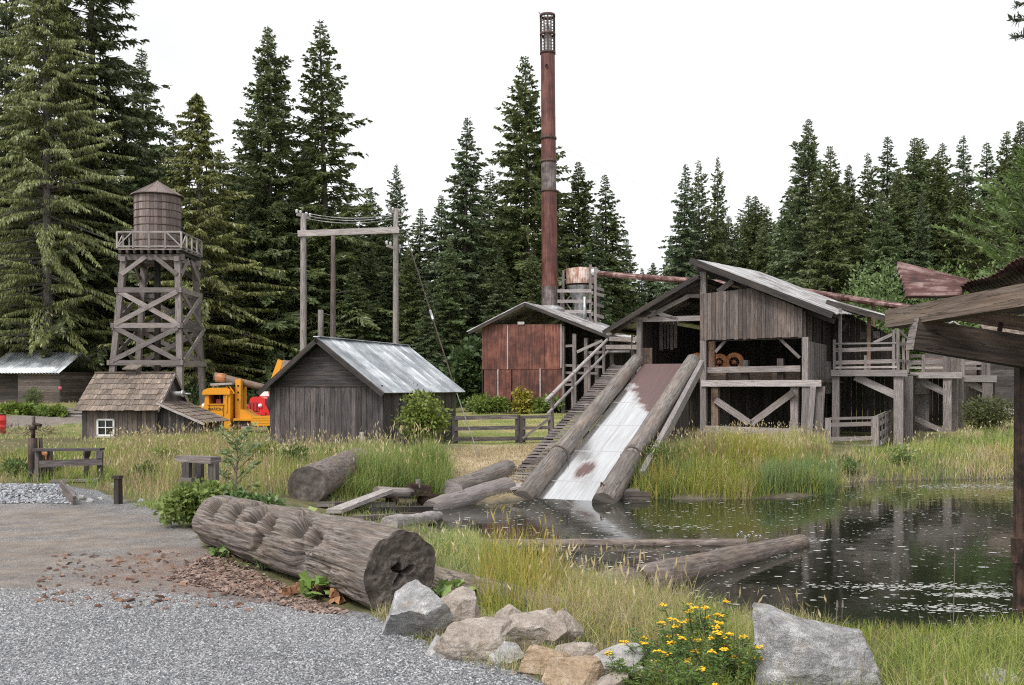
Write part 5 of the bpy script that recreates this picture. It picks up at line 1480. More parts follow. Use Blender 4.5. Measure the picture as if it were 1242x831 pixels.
rp([(307, 482), (308, 472), (319, 472), (321, 482)], 1.3, 1.36, 'windshield_frame', 'red'); rp([(308.8, 480.8), (309.4, 473.2), (318, 473.2), (319.4, 480.8)], 1.26, 1.3, 'windshield', 'lens')
rp([(303, 500), (303, 482), (322, 482), (322, 500)], 1.37, 2.8, 'cab_body', 'red', .05)
for px in (297, 323): wheel(px, 0, .4, .4, rt, .24, kx=V((RX(px), D2 + .4, gr - .12 + .39)))
# ------------------------------------------------------------------ utility frame, wires, guy
D = 56; uf = thing('utility_pole_frame', 'pair of tall wooden utility poles joined by a level crossbeam behind the barn', 'utility pole', GD(368, D))
for px, t, dd, r in ((368, 259, 56, .19), (480, 253, 57, .17)):
    g = GD(px, dd); bb = MB(); bb.log(g - Z * .3, V((P(px, t, dd).x, dd, P(px, t, dd).z)), r * 1.1, r * .85, 12, 6, .02, .85); bb.build('pole', M['snag'], uf)
bb = MB(); bb.board(P(361, 283.5, 55.8), P(484, 279, 56.8), .16, .34, Z, rn=.95); bb.build('crossbeam', M['pale'], uf)
for px, py, dd in ((368, 262, 56), (480, 258, 57), (477, 300, 57)):
    bb = MB(); bb.board(P(px - 8, py - 2, dd - .25), P(px + 8, py + 3, dd + .3), .1, .14, Z); o = bb.build('crossarm', M['pale'], uf)
    for q in (-8, -3.5, 3.5, 8):
        c_ = P(px + q, py - 1 + q * .3, dd + q * .03); bb = MB(); bb.lathe(c_, [(.03, 0), (.09, .04), (.06, .1), (.1, .15), (.04, .22), (0, .23)], 10, .5); bb.build('insulator', M['ceramic'], uf)
for i, (y0, y1) in enumerate(((259.5, 259.5), (262.5, 262), (266, 265))):
    pa, pb = P(376, y0, 56), P(480, y1, 57)
    t = thing('power_wire', ('topmost', 'middle', 'lowest')[i] + ' of the three thin wires strung between the two utility poles', 'wire', pa, 'wires between the utility poles'); bb = MB()
    for j_ in range(8):
        f0, f1 = j_ / 8, (j_ + 1) / 8; sag = lambda f: Z * (-.25 * 4 * f * (1 - f)); bb.log(pa.lerp(pb, f0) + sag(f0), pa.lerp(pb, f1) + sag(f1), .022, n=4, cap=False)
    bb.build('strand', M['steelgrey'], t)
gy = thing('guy_wire', 'guy wire slanting from the utility pole to the straw bank, its foot sheathed pale', 'wire', GP(582, 558)); bb = MB()
ga, gb_ = P(494, 290, 57), GP(582, 557); gm = P(553, 474, 40)
bb.log(ga, gm, .025, n=5); bb.build('strand', M['iron'], gy); bb = MB(); bb.log(gm, gb_, .017, n=6); bb.build('sheath', M['pale'], gy)
bb = MB(); bb.log(ga.lerp(gm, .56), ga.lerp(gm, .62), .06, n=8); bb.build('strain_insulator', M['steelgrey'], gy)
sw = thing('span_wire', 'faint single wire running through the sky from the smokestack towards the forest', 'wire', P(672, 175, 63)); bb = MB()
pa, pb = P(672, 172, 63), P(830, 240, 100)
for j_ in range(10):
    f0, f1 = j_ / 10, (j_ + 1) / 10; sg = lambda f: Z * (-.5 * 4 * f * (1 - f)); bb.log(pa.lerp(pb, f0) + sg(f0), pa.lerp(pb, f1) + sg(f1), .009, n=4, cap=False)
bb.build('strand', M['steelgrey'], sw)

# ------------------------------------------------------------------ lawn fence and gate
def fence(name, label, cat, pts, rails, ph, mat='barn', w=.16, rh=.15, group=None):
    t = thing(name, label, cat, GD(*pts[0][:2]), group); gs = [GD(px, dd) for px, dd in pts]
    for g in gs:
        bb = MB(); bb.board(g - Z * .3, g + Z * ph, w, w, V((.2, 1, 0)), j=.008); bb.build('post', M[mat], t)
    for a, c in zip(gs, gs[1:]):
        for r in rails: bb = MB(); bb.board(a + Z * r - V((0, .1, 0)), c + Z * r - V((0, .1, 0)), .05, rh, Z, j=.006); bb.build('rail', M[mat], t)
    return t
fence('rail_fence', 'dark three-rail timber fence along the front of the lawn between barn and gate', 'fence', [(552, 37.5), (628, 36.6)], (.18, .58, .98), 1.05)
gt_ = thing('field_gate', 'narrow rail gate with a diagonal brace between the lawn fence and the stairway', 'gate', GD(634, 36.5))
ga, gc = GD(634, 36.4), GD(668, 36.2)
for g in (ga, gc): bb = MB(); bb.board(g - Z * .3, g + Z * 1.02, .17, .17, V((.2, 1, 0))); bb.build('post', M['barn'], gt_)
for r in (.18, .58, .98): bb = MB(); bb.board(ga + Z * r - V((0, .1, 0)), gc + Z * r - V((0, .1, 0)), .05, .11, Z); bb.build('rail', M['barn'], gt_)
bb = MB(); p, q = ga + Z * .2 - V((0, .15, 0)), gc + Z * .95 - V((0, .15, 0)); bb.board(p, q, .04, .1, V((0, 1, 0)).cross(q - p)); bb.build('brace', M['grey'], gt_)

# ------------------------------------------------------------------ things by the track
D = 24; rk = thing('timber_rack', 'low weathered two-rail timber rack beside the rusty standpipe at the track edge', 'rack', GD(85, D))
def rpost(px, D_, top, par, w=.1, mat='barn'):
    g = GD(px, D_); bb = MB(); bb.board(g - Z * .2, V((g.x, g.y, P(px, top, D_).z)), w, w, V((.15, 1, 0)), j=.005); bb.build('post', M[mat], par)
for px, dd in ((46, 24), (61, 24.6), (105, 24.6), (121.5, 24)): rpost(px, dd, 547, rk)
bb = MB(); bb.board(P(43, 545.5, 24), P(124, 545, 24), .3, .06, Z); bb.build('top_rail', M['barn'], rk)
bb = MB(); bb.board(P(48, 563, 23.9), P(124, 560, 23.9), .05, .16, Z); bb.build('rail', M['barn'], rk)
bb = MB(); bb.board(P(105, 553, 24.55), P(106, 546, 24.5), .14, .12); bb.board(P(121, 556, 23.9), P(121, 547, 23.9), .14, .1); bb.build('bracket', M['barn'], rk)
pl = thing('ground_plank', 'old plank lying on the ground in front of the timber rack', 'plank', GD(90, 23.6)); bb = MB(); bb.board(GD(62, 23.6) + Z * .05, GD(120, 23.6) + Z * .06, .2, .06, Z); bb.build('board', M['grey'], pl)
sp = thing('standpipe', 'rusty iron standpipe post beside the timber rack', 'standpipe', GD(40, 24.2)); g = GD(40, 24.2); zt_ = P(0, 505, 24.2).z
bb = MB(); bb.log(g - Z * .2, g + Z * 1.05, .12, .1, 12, 3, .03); bb.build('stump_post', M['iron'], sp)
bb = MB(); bb.log(g + Z * 1.05, (g.x + .02, g.y, zt_), .05, .035, 10, 2); bb.build('pipe', M['iron'], sp)
bb = MB(); bb.lathe(g + Z * 1.25, [(0, 0), (.09, 0), (.09, .12), (0, .12)], 12, .5); bb.log(g + Z * 1.4, g + V((.22, -.05, 1.36)), .04, n=8); bb.build('valve', M['iron'], sp)
bb = MB(); bb.log(g + V((.16, .1, -.1)), g + V((.14, .1, 1.05)), .045, n=8); bb.log(g + V((.28, 0, -.1)), g + V((.4, 0, .75)), .035, n=8); bb.build('side_pipe', M['iron'], sp)
rd = thing('reel', 'small rusted iron reel frame leaning between the standpipe and the rack', 'reel', GD(52, 24.3)); bb = MB(); g = GD(52, 24.3)
bb.lathe(g + Z * .5, [(.12, -.03), (.2, -.03), (.2, .03), (.12, .03)], 16, .5, axis=(.3, 1, 0)); bb.build('drum', M['orange'], rd); bb = MB(); bb.board(g, g + Z * .75, .08, .05); bb.board(g + V((.15, 0, 0)), g + V((-.02, 0, .7)), .05, .04); bb.build('frame', M['iron'], rd)
ps = thing('short_post', 'short lone dark post standing in the dry grass near the track', 'post', GD(143, 19.5)); g = GD(143, 19.5)
bb = MB(); bb.board(g - Z * .2, g + Z * .5, .12, .12, V((.2, 1, 0)), j=.01, taper=.85); bb.build('shaft', M['dark'], ps); bb = MB(); bb.board(g + Z * .5, g + Z * .56, .15, .15, V((.2, 1, 0))); bb.build('cap', M['iron'], ps)
ben = thing('log_bench', 'weathered plank bench frame on stout legs beside the bramble bush', 'bench', GD(240, 19))
for px, dd, t in ((227, 19, 561), (241, 19.8, 561), (259, 18.8, 561)): rpost(px, dd, t, ben, .15)
bb = MB(); bb.board(P(219, 556, 19.2), P(262, 558, 18.8), .28, .12, Z, j=.01); bb.build('top_plank', M['grey'], ben); bb = MB(); bb.board(P(219, 583, 18.9), P(234, 583, 18.9), .2, .1, Z); bb.build('side_block', M['grey'], ben)
rc = thing('red_drum', 'red ribbed steel drum at the edge of the far dirt road', 'drum', GD(-1, 46)); g = GD(-1, 46)
bb = MB(); bb.lathe(g, [(0, 0), (.3, 0), (.3, .28), (.315, .3), (.3, .32), (.3, .58), (.315, .6), (.3, .62), (.3, .88), (0, .88)], 20, .5); bb.build('shell', M['red'], rc); bb = MB(); bb.lathe(g, [(.29, .88), (.31, .87), (.31, .9), (.29, .9)], 20, .5); bb.build('rim', M['iron'], rc)
gp = thing('gravel_board', 'pale edging plank holding the end of the crushed stone mound', 'plank', GP(82, 604)); bb = MB(); bb.board(GP(74, 594) + Z * .08, GP(90, 613) + Z * .06, .06, .24, Z); bb.build('board', M['panel'], gp)
bh = thing('brush_heap', 'low heap of brown brush and soil beside the far dirt road', 'heap', GD(25, 44)); gB = GD(25, 44)
r = np.random.default_rng(3); v_, f_, c_2 = cloud(r, [((0, 0, .1), (1.5, .6, .35)), ((.9, .2, .1), (.8, .5, .3))], 900, .25, (.10, .07, .05), (.24, .18, .12), .5, .5, .12); v_[:, 2] = np.maximum(v_[:, 2], 0); raw('twigs', v_, f_, c_2, M['leaf'], bh)

# ------------------------------------------------------------------ far sheds
fs = Fr(22, 66, 8); gf = zg1(*fs.o[:2])
f1 = thing('plank_shed', 'old level-boarded shed with a grey metal roof under the big cedar', 'shed', fs.w(0, 0, gf))
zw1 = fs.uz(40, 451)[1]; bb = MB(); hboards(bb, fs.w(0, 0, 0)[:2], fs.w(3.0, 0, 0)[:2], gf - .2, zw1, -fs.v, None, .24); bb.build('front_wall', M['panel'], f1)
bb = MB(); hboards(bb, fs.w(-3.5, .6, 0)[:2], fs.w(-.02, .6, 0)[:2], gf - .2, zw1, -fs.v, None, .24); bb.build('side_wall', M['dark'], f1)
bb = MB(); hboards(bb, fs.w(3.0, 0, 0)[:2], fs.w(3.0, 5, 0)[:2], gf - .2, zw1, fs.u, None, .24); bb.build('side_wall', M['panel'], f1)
ra, re = fs.w(-2.4, 2.4, fs.uz(20, 428, 2.4)[1]), fs.w(-2.4, -.4, zw1 - .1); bb = MB(); corr(bb, re, re + fs.u * 5.6, ra + fs.u * 5.6, ra, .22, .03, .5, 2); bb.build('roof', M['roofmetal'], f1, .02)
bb = MB(); rb = fs.w(-2.4, 5.2, zw1 - .1); corr(bb, ra + fs.u * 0, ra + fs.u * 5.6, rb + fs.u * 5.6, rb, .22, .03, .5, 2); bb.build('roof', M['roofmetal'], f1, .02)
bb = MB(); p = fs.p(73, 471, -.1); bb.lathe(p, [(0, 0), (.13, 0), (.13, .04), (0, .04)], 16, .5, axis=(0, -1, 0)); bb.build('wall_disc', M['pink'], f1)
ld = thing('lumber_pile', 'little stack of grey boards on the grass below the plank shed', 'lumber pile', GD(92, 60))
for i in range(5): bb = MB(); g = GD(76, 60) + Z * (.08 + .1 * i); bb.board(g + V((U(0, .3), U(-.1, .1), 0)), g + V((1.6 + U(0, .3), U(-.2, .2), 0)), .25, .08, Z); bb.build('board', M['pale'], ld)
fb = Fr(1122, 60, 20); gq = zg1(*fb.o[:2])
f2 = thing('gabled_shed', 'reddish-brown gabled outbuilding standing behind the stepped log deck', 'shed', fb.w(0, 0, gq))
ub2 = fb.uz(1166, 440)[0]; uap, zap = fb.uz(1156, 391); bb = MB(); zL, zRr = fb.uz(1120, 408)[1], fb.uz(1184, 412)[1]; uR2 = fb.uz(1184, 412)[0]
hboards(bb, fb.w(0, 0, 0)[:2], fb.w(uR2, 0, 0)[:2], gq, zap - .1, -fb.v, lambda z_: (max(0, (uap - (zap - z_) * (uap) / (zap - zL)) / uR2), min(1, (uap + (zap - z_) * (uR2 - uap) / (zap - zRr)) / uR2)), .2); bb.build('gable_wall', M['panel'], f2)
for uu, zz in ((-.3, zL - .15), (uR2 + .3, zRr - .15)):
    q0, q1 = fb.w(uap, -.4, zap), fb.w(uu, -.4, zz); nn = (q1 - q0).normalized().cross(fb.v); nn = nn if nn.z > 0 else -nn; bb = MB(); bb.slab([q0, q1, q1 + fb.v * 6, q0 + fb.v * 6], nn * .08, q1 - q0); bb.build('roof', M['wetroof'], f2)
bb = MB(); hboards(bb, fb.w(uR2, 0, 0)[:2], fb.w(uR2, 5.5, 0)[:2], gq, zRr - .1, fb.u, None, .2); bb.build('side_wall', M['panel'], f2)
fd = Fr(1196, 58, 8); gd_ = zg1(*fd.o[:2])
f3 = thing('mossy_shed', 'blue-grey clapboard shed with a pale mossy shingle roof at the forest edge', 'shed', fd.w(0, 0, gd_))
zc = fd.uz(1200, 420)[1]; bb = MB(); hboards(bb, fd.w(0, 0, 0)[:2], fd.w(5, 0, 0)[:2], gd_, zc, -fd.v, None, .2); bb.build('front_wall', M['barn'], f3)
bb = MB(); hboards(bb, fd.w(0, 4, 0)[:2], fd.w(0, 0, 0)[:2], gd_, zc, -fd.u, None, .2); bb.build('side_wall', M['barn'], f3)
bb = MB(); p = fd.w(-.1, -.06, gd_ + .35); bb.board(p, p + fd.u * 5, .05, .45, Z, rn=1); bb.build('skirting', M['pale'], f3)
q0, q1 = fd.w(.3, 2.2, fd.uz(1210, 392, 2.2)[1]), fd.w(.3, -.4, zc - .1); shingles(q0, q1, fd.u, 5.2, 8, 'shingle', f3)

# ------------------------------------------------------------------ open shelter near the camera on the pond's edge
D = 14; she = thing('open_shelter', 'open timber shelter with heavy beams and curling rusty corrugated roof sheets', 'shelter', (P(1238, 0, 14.4).x, 14.4, ZW - .5))
pA = P(1084, 387, 14.0); pA2 = P(1252, 358, 11.6); bb = MB()
bb.board(pA, pA2 + (pA2 - pA) * .9, .28, .27, Z, j=.012, rn=.55); o = bb.build('purlin_beam', M['beam'], she)
m_ = o.modifiers.new('bevel', 'BEVEL'); m_.width = .05; m_.segments = 3
pB0, pB1 = P(1106, 405.5, 13.4), P(1262, 430, 13.2); bb = MB(); bb.board(pB0, pB1 + (pB1 - pB0) * .25, .3, .42, Z, j=.008, rn=.45); bb.build('tie_beam', M['darkbeam'], she)
bb = MB(); bb.board(pB0 - (pB1 - pB0).normalized() * .008, pB0 + (pB1 - pB0).normalized() * .012, .31, .43, Z, rn=.6); bb.build('beam_end', M['grey'], she)
pq = P(1239, 444, 13.6); bb = MB(); bb.board((pq.x - .012, 13.6, ZW - .9), (pq.x + .01, 13.6, pq.z), .15, .15, V((0, 1, 0)), rn=.3); bb.build('post', M['iron'], she)
bb = MB(); q = P(1233, 668, 13.5); bb.board(q - Z * .16, q + Z * .17, .1, .12, V((0, 1, 0))); o = bb.build('bracket', M['iron'], she); m_ = o.modifiers.new('bevel', 'BEVEL'); m_.width = .03; m_.segments = 3
bb = MB(); bb.log(P(1214, 392, 13.6), P(1209, 421, 13.5), .035, n=8); bb.build('hook_rod', M['iron'], she)
a, b_, c, d = P(1087, 321.5, 15.6), P(1104, 347, 13.6), P(1184, 358, 12.6), P(1180, 348, 14.8)
a = P(1087, 320, 15.4); b_ = P(1099, 359, 13.7); d = P(1174, 343, 14.8); c = P(1169, 358, 13.3)
bb = MB(); corr(bb, a, b_, c, d, .3, .055, .3, 6, lambda ti, tj: .05 * math.sin(3 * ti) * tj); bb.build('roofing_sheet', M['rustroof'], she, .012)
a, b_ = P(1165, 349, 13.3), P(1252, 309, 11.6); off = V((1.35, 2.2, .0)); bb = MB(); corr(bb, b_, a, a + off, b_ + off, .09, .012, .15, 4, lambda ti, tj: .03 * math.sin(ti * 9) * (1 - tj)); bb.build('roofing_sheet', M['rustroof'], she, .012)
a, b_ = P(1140, 372, 14.3), P(1262, 334, 12.4); off = V((1.6, .9, -.05)); bb = MB(); corr(bb, b_, a, a + off, b_ + off, .09, .012, .35, 4); bb.build('roofing_sheet', M['rustroof'], she, .012)
bb = MB(); bb.board(P(1150, 378, 14.6), P(1260, 396, 14.4), .14, .2, Z, rn=.7); bb.build('rafter', M['brown'], she)

for x, y in ((7.35, 9.8), (10.9, 9.8), (10.9, 13.3)):
    bb = MB(); bb.board((x, y, zg1(x, y) - .8), (x, y, 3.62), .16, .16, V((0, 1, 0)), rn=.4); bb.build('post', M['brown'], she)
for a, c in (((6.5, 9.75, 3.66), (11.3, 9.75, 4.0)), ((7.0, 13.35, 3.66), (11.3, 13.35, 4.0)), ((10.9, 9.4, 3.74), (10.9, 13.7, 3.74)), ((8.9, 9.4, 3.98), (8.9, 13.7, 3.98))):
    bb = MB(); bb.board(a, c, .18, .22, Z); bb.build('rafter', M['beam'], she)
for x0, x1, z0, z1 in ((6.75, 9.2, 3.86, 4.08), (9.1, 11.6, 4.1, 4.28)):
    bb = MB(); corr(bb, (x0, 9.3, z0), (x0 + .35, 13.5, z0), (x1, 13.5, z1), (x1, 9.3, z1), .09, .012, .3, 3); bb.build('roofing_sheet', M['rustroof'], she, .012)
# ------------------------------------------------------------------ logs
def roughlog(name, label, p0, p1, r0, r1, mat, cat='log', n=28, seg=40, bump=.10, seed=0, endmat='end', notches=(), group=None, flat=None, hole=0.0, crack=0.0):
    p0, p1 = V(p0), V(p1); d = p1 - p0; L = d.length; dn = d.normalized(); a = dn.cross(Z).normalized(); b = a.cross(dn)
    t = thing(name, label, cat, p0, group); vs, fs, uv, rn_ = [], [], [], []
    T, TH = np.meshgrid(np.linspace(0, 1, seg + 1), np.linspace(0, 2 * np.pi, n, endpoint=False), indexing='ij')
    Rr = r0 + (r1 - r0) * T
    q = np.stack([T * L, np.cos(TH) * Rr, np.sin(TH) * Rr], -1).reshape(-1, 3)
    ridge = vn(q * np.array([.9, 9, 9]) / max(r0, .2) * .45, 1.0, seed + 2).reshape(T.shape)
    lump = fbm(q, 1.6, 3, seed).reshape(T.shape)
    Rr = Rr * (1 + bump * .55 * ridge + bump * (.35 if crack else .8) * lump)
    for (t0, wd, th0, thw, dep) in notches:
        wob = .5 * vn(q * 3.5, 1.0, seed + int(t0 * 99)).reshape(T.shape)
        s = (T - t0) / wd + .35 * wob + .25 * np.sin(TH * 1.5 + t0 * 31)
        prof = np.clip(np.minimum(s / .7, (1 - s) / .07), 0, 1)
        ang = np.abs((TH - th0 + np.pi) % (2 * np.pi) - np.pi) + .22 * wob
        Rr = Rr - r0 * dep * prof * np.clip((thw * 1.2 - ang) / .16, 0, 1) * (.75 + .5 * wob)
    if crack:
        k1 = np.abs(vn(np.stack([T * L * .55, np.cos(TH) * 7, np.sin(TH) * 7], -1).reshape(-1, 3), 1.0, seed + 9).reshape(T.shape))
        k2 = np.abs(vn(np.stack([T * L * 1.1, np.cos(TH) * 15, np.sin(TH) * 15], -1).reshape(-1, 3), 1.0, seed + 19).reshape(T.shape))
        Rr = Rr - r0 * crack * np.clip(np.minimum(T, 1 - T) * 14 + .12, 0, 1) * (np.clip(1 - k1 * 7, 0, 1) * 1.3 + np.clip(1 - k2 * 6, 0, 1) * .6)
    pts = (np.array(p0) + T[..., None] * np.array(d) + (np.cos(TH) * Rr)[..., None] * np.array(a) + (np.sin(TH) * Rr)[..., None] * np.array(b))
    mb = MB(); mb.v = [tuple(x) for x in pts.reshape(-1, 3)]
    for i in range(seg):
        for k in range(n):
            k2 = (k + 1) % n; mb.f.append([i * n + k, i * n + k2, (i + 1) * n + k2, (i + 1) * n + k])
            u0, u1, v0, v1 = L * i / seg, L * (i + 1) / seg, r0 * 6.283 * k / n, r0 * 6.283 * (k + 1) / n
            mb.uv += [(u0, v0), (u0, v1), (u1, v1), (u1, v0)]; mb.rn.append(.55); mb.sm.append(True)
    mb.build('trunk', M[mat], t)
    for end, i in (('near', 0), ('far', seg)):
        eb = MB(); ring = pts[i]; c = ring.mean(0); m = 30 if n > 60 else 10; sgn = -1 if i == 0 else 1; rr = np.random.default_rng(seed + i)
        lv = [ring]
        for j in range(1, m):
            f = 1 - j / m; dv = ring - c; rm_ = np.linalg.norm(dv, axis=1, keepdims=True); x = c + dv / rm_ * (rm_ * f * max(0, 1 - j * .6) + rm_.mean() * f * min(1, j * .6)); dz = .02 * vn(x, 6, seed) + .012 * vn(x, 26, seed + 3) + .003 * rr.normal(0, 1, len(x))
            if hole and i == 0:
                th = TH[0]; hr = hole * (1 + .5 * np.sin(3 * th + 1) + .3 * np.sin(5 * th)); dz = dz - .22 * np.clip((hr - f) / max(hole, .01) * 2.5, 0, 1)
            x = x + (np.array(dn) * sgn) * dz[:, None]; lv.append(x)
        allp = np.concatenate(lv + [c[None] + np.array(dn)[None] * sgn * (-.22 if hole and i == 0 else 0)]); eb.v = [tuple(x) for x in allp]
        loc = lambda k: (float((allp[k] - c) @ np.array(a)), float((allp[k] - c) @ np.array(b)))
        for j in range(m):
            for k in range(n):
                k2 = (k + 1) % n; f = [j * n + k, j * n + k2, (j + 1) * n + k2, (j + 1) * n + k] if j < m - 1 else [j * n + k, j * n + k2, m * n]
                if sgn > 0: f = f[::-1]
                eb.f.append(f); eb.uv += [loc(x) for x in f]; eb.rn.append(.5); eb.sm.append(True)
        eb.build('cut_end', M[endmat], t)
    return t


A = GP(487, 741); r_ = .455; pA = A + Z * (r_ - .04); B2 = GP(262, 668); pB = V((B2.x - .1, B2.y + .45, B2.z + .44))
big = roughlog('old_growth_log', 'huge weathered old log with wedge cuts along its side and a hollow dark sawn end', pA, pB - Z * .06, r_, .385, 'oldlog', n=150, seg=300, bump=.13, seed=4, hole=.22, crack=.075,
               notches=[(.235, .055, 2.6, .34, .62), (.345, .085, 2.25, .40, .8), (.475, .08, 2.5, .36, .85), (.585, .09, 2.15, .42, .85), (.72, .08, 2.4, .42, .85), (.85, .075, 2.3, .45, .8), (.30, .05, 3.15, .35, .4), (.53, .06, 3.1, .3, .45), (.66, .06, 1.55, .3, .35), (.42, .05, 1.6, .25, .3)])
# moss cushions and crumbling wood are surface growth of the log
r = np.random.default_rng(8)
def crumbs(name, poly, n, s0, s1, c0, c1, par=None, lift=.01, seed=1, flatz=.35, on=None, kind=None):
    """many small broken pieces lying about"""
    r = np.random.default_rng(seed); p = scatter(poly, n, r) if on is None else on; n = len(p)
    z = zg(p[:, 0], p[:, 1]) + lift if p.shape[1] == 2 else p[:, 2]
    base_ = np.array([(-1, -1, 0), (1, -1, 0), (1, 1, 0), (-1, 1, 0), (-.7, -.7, 1), (.7, -.7, 1), (.7, .7, 1), (-.7, .7, 1)], float)
    sz = r.uniform(s0, s1, (n, 1, 1)) * np.stack([r.uniform(.6, 2.2, n), r.uniform(.4, .9, n), r.uniform(.5, 1, n) * flatz * 2], -1)[:, None, :]
    q = base_[None] * sz + r.normal(0, .18, (n, 8, 3)) * sz.mean(-1, keepdims=True)
    az = r.uniform(0, 6.28, n); ca, sa = np.cos(az)[:, None], np.sin(az)[:, None]
    x, y = q[..., 0] * ca - q[..., 1] * sa, q[..., 0] * sa + q[..., 1] * ca; ti = r.normal(0, .3, (n, 1))
    q = np.stack([x, y, q[..., 2] + x * ti], -1) + np.stack([p[:, 0], p[:, 1], z], -1)[:, None, :]
    fc = np.array([(4, 5, 6, 7), (0, 1, 5, 4), (1, 2, 6, 5), (2, 3, 7, 6), (3, 0, 4, 7)]); f = (fc[None] + (np.arange(n) * 8)[:, None, None]).reshape(-1, 4)
    o = raw(name, q.reshape(-1, 3), f, np.repeat(lerpc(c0, c1, r.random(n)), 5, 0), M['chip'], par)
    if kind: o['kind'] = kind
    return o


crumbs('bark_chips', polyw([(225, 688), (250, 670), (300, 682), (400, 724), (430, 738), (380, 736), (330, 722), (250, 708), (200, 700), (230, 684)]), 1700, .005, .034, (.08, .045, .037), (.34, .25, .205), seed=4, flatz=.22, kind='stuff')
crumbs('bark_chips', polyw([(60, 672), (300, 664), (360, 735), (40, 735)]), 260, .008, .035, (.08, .045, .035), (.28, .16, .11), seed=6, kind='stuff')
# loose crushed stone lying on the yard in front
gp_ = [(-700, 900), (-500, 716), (150, 712), (330, 724), (450, 748), (520, 775), (640, 815), (740, 870)]
crumbs('loose_gravel', polyw(gp_), 52000, .0035, .0095, (.15, .155, .168), (.50, .50, .51), seed=9, lift=-.002, flatz=.6, kind='stuff')
crumbs('loose_gravel', [tuple(wpx(a, b, 0)) for a, b in [(-60, 602), (80, 601), (86, 612), (-60, 614)]], 3000, .012, .03, (.12, .13, .15), (.5, .5, .52), seed=10, flatz=.6, kind='stuff')
for i, (px, py, s) in enumerate(((374, 718, .10), (392, 722, .13), (350, 724, .07), (405, 732, .08))):
    g = GP(px, py); t = thing('bark_chunk', ('orange-brown chunk of rotten bark beside the old log, leftmost of four', 'largest orange-brown chunk of rotten wood standing against the old log', 'flat dark flake of bark at the gravel edge', 'small dark knob of rotten wood below the leafy weed')[i], 'bark', g, 'rotten bark chunks beside the old log')
    crumbs('fragment', None, 7, s * .35, s * .7, (.13, .06, .035), (.42, .22, .11), t, seed=20 + i, flatz=.9, on=np.stack([r.normal(0, s * .5, 7), r.normal(0, s * .4, 7), np.abs(r.normal(0, s * .5, 7))], -1))

# fallen log on the bank behind, second cut log, pond-side logs
p0, p1 = GP(560, 700) , GP(775, 775)
roughlog('fallen_log', 'brown bark log half buried in the yellow bank grass behind the boulders', GD(520, 12.3) + Z * .04, GD(770, 9.9) - Z * .06, .22, .17, 'bark', n=24, seg=50, seed=12)
p0 = GP(372, 608)
roughlog('sawn_log', 'thick sawn log with a dark end and pale collar resting in the meadow grass', p0 + Z * .33, GP(428, 578) + V((-.1, 1.3, .33)), .41, .38, 'bark', n=36, seg=50, bump=.06, seed=14)
roughlog('shore_log', 'pale peeling log lying along the straw bank, upper of the two shore logs', GP(548, 608) + Z * .22, GP(590, 585) + V((.6, 1.5, .25)), .32, .28, 'slip', n=24, seg=30, seed=15, endmat='pale')
roughlog('shore_log', 'grey log sloping into the water, lower of the two shore logs', GP(522, 619) + Z * .0, GP(606, 606) + V((.2, 1.2, .2)), .26, .3, 'grey', n=24, seg=30, seed=16, endmat='grey')
def wat(px, py, dz=0.0): x, y = wpx(px, py, ZW); return V((x, y, ZW + dz))
roughlog('floating_log', 'big pale bark log floating out from the near bank into the pond', wat(728, 727, .06), wat(972, 661, .04), .33, .17, 'bark', n=36, seg=90, bump=.07, seed=17, endmat='pale')
roughlog('boom_log', 'long thin log floating level across the pond behind the big floating log', wat(545, 661, .0), wat(905, 661, .02), .115, .10, 'bark', n=14, seg=60, bump=.05, seed=18, endmat='pale')
roughlog('driftwood_log', 'bleached ragged driftwood log at the water edge beyond the old log', GP(472, 640) + Z * .06, GP(532, 630) + Z * .06, .16, .13, 'pale', n=18, seg=30, bump=.2, seed=19, endmat='pale')
cb = thing('chain_band', 'rusty cable wrapped round the near end of the big floating log', 'cable', wat(752, 720, .1)); bb = MB()
f0 = wat(728, 727, .06); f1 = wat(972, 661, .04); dd_ = (f1 - f0).normalized(); bb.lathe(f0 + dd_ * .75, [(.34, -.03), (.37, 0), (.34, .03)], 24, .4, axis=dd_); bb.build('loop', M['iron'], cb)
cl_ = thing('mooring_chain', 'little loop of chain where the two floating logs meet', 'chain', wat(908, 659, .15)); bb = MB()
for i in range(7): c_ = wat(895 + i * 4.5, 659, .16 + .05 * math.sin(i * 2)); bb.lathe(c_, [(.022, -.008), (.036, 0), (.022, .008)], 10, .6, axis=(0 if i % 2 else 1, 1, .3))
bb.build('links', M['steelgrey'], cl_)
for i, (x0, y0, x1, y1, w, h, mt, lb) in enumerate((
        (405, 627, 470, 612, .30, .08, 'pale', 'long silver plank slanting up over the shore debris behind the old log'),
        (395, 618, 470, 617, .40, .1, 'grey', 'broad flat grey plank lying level among the shore debris'),
        (430, 636, 505, 629, .28, .08, 'panel', 'brownish plank half covered behind the old log'),
        (455, 625, 520, 622, .22, .12, 'dark', 'dark wet timber between the silver plank and the driftwood log'))):
    a, c = GP(x0, y0), GP(x1, y1); t = thing('shore_plank', lb, 'plank', a, 'planks among the shore debris'); bb = MB(); up_ = .34 if i == 0 else .1
    bb.board(a + Z * .1, c + Z * up_, w, h, Z, j=.01); bb.build('board', M[mt], t)
ro = thing('rail_trolley', 'dark rusty rail trolley remains on a short log at the pond edge', 'trolley', GP(490, 612)); g0_, g1_ = GP(456, 609), GP(532, 611)
bb = MB(); bb.log(g0_ + Z * .25, g0_.lerp(g1_, .55) + Z * .25, .14, .13, 12, 4, .06); bb.build('axle_log', M['grey'], ro)
bb = MB(); bb.board(g0_.lerp(g1_, .5) + Z * .25, g1_ + Z * .2, .3, .08, Z); bb.board(g0_.lerp(g1_, .52) + Z * .42, g0_.lerp(g1_, .86) + Z * .36, .1, .18, Z); bb.build('frame', M['iron'], ro)
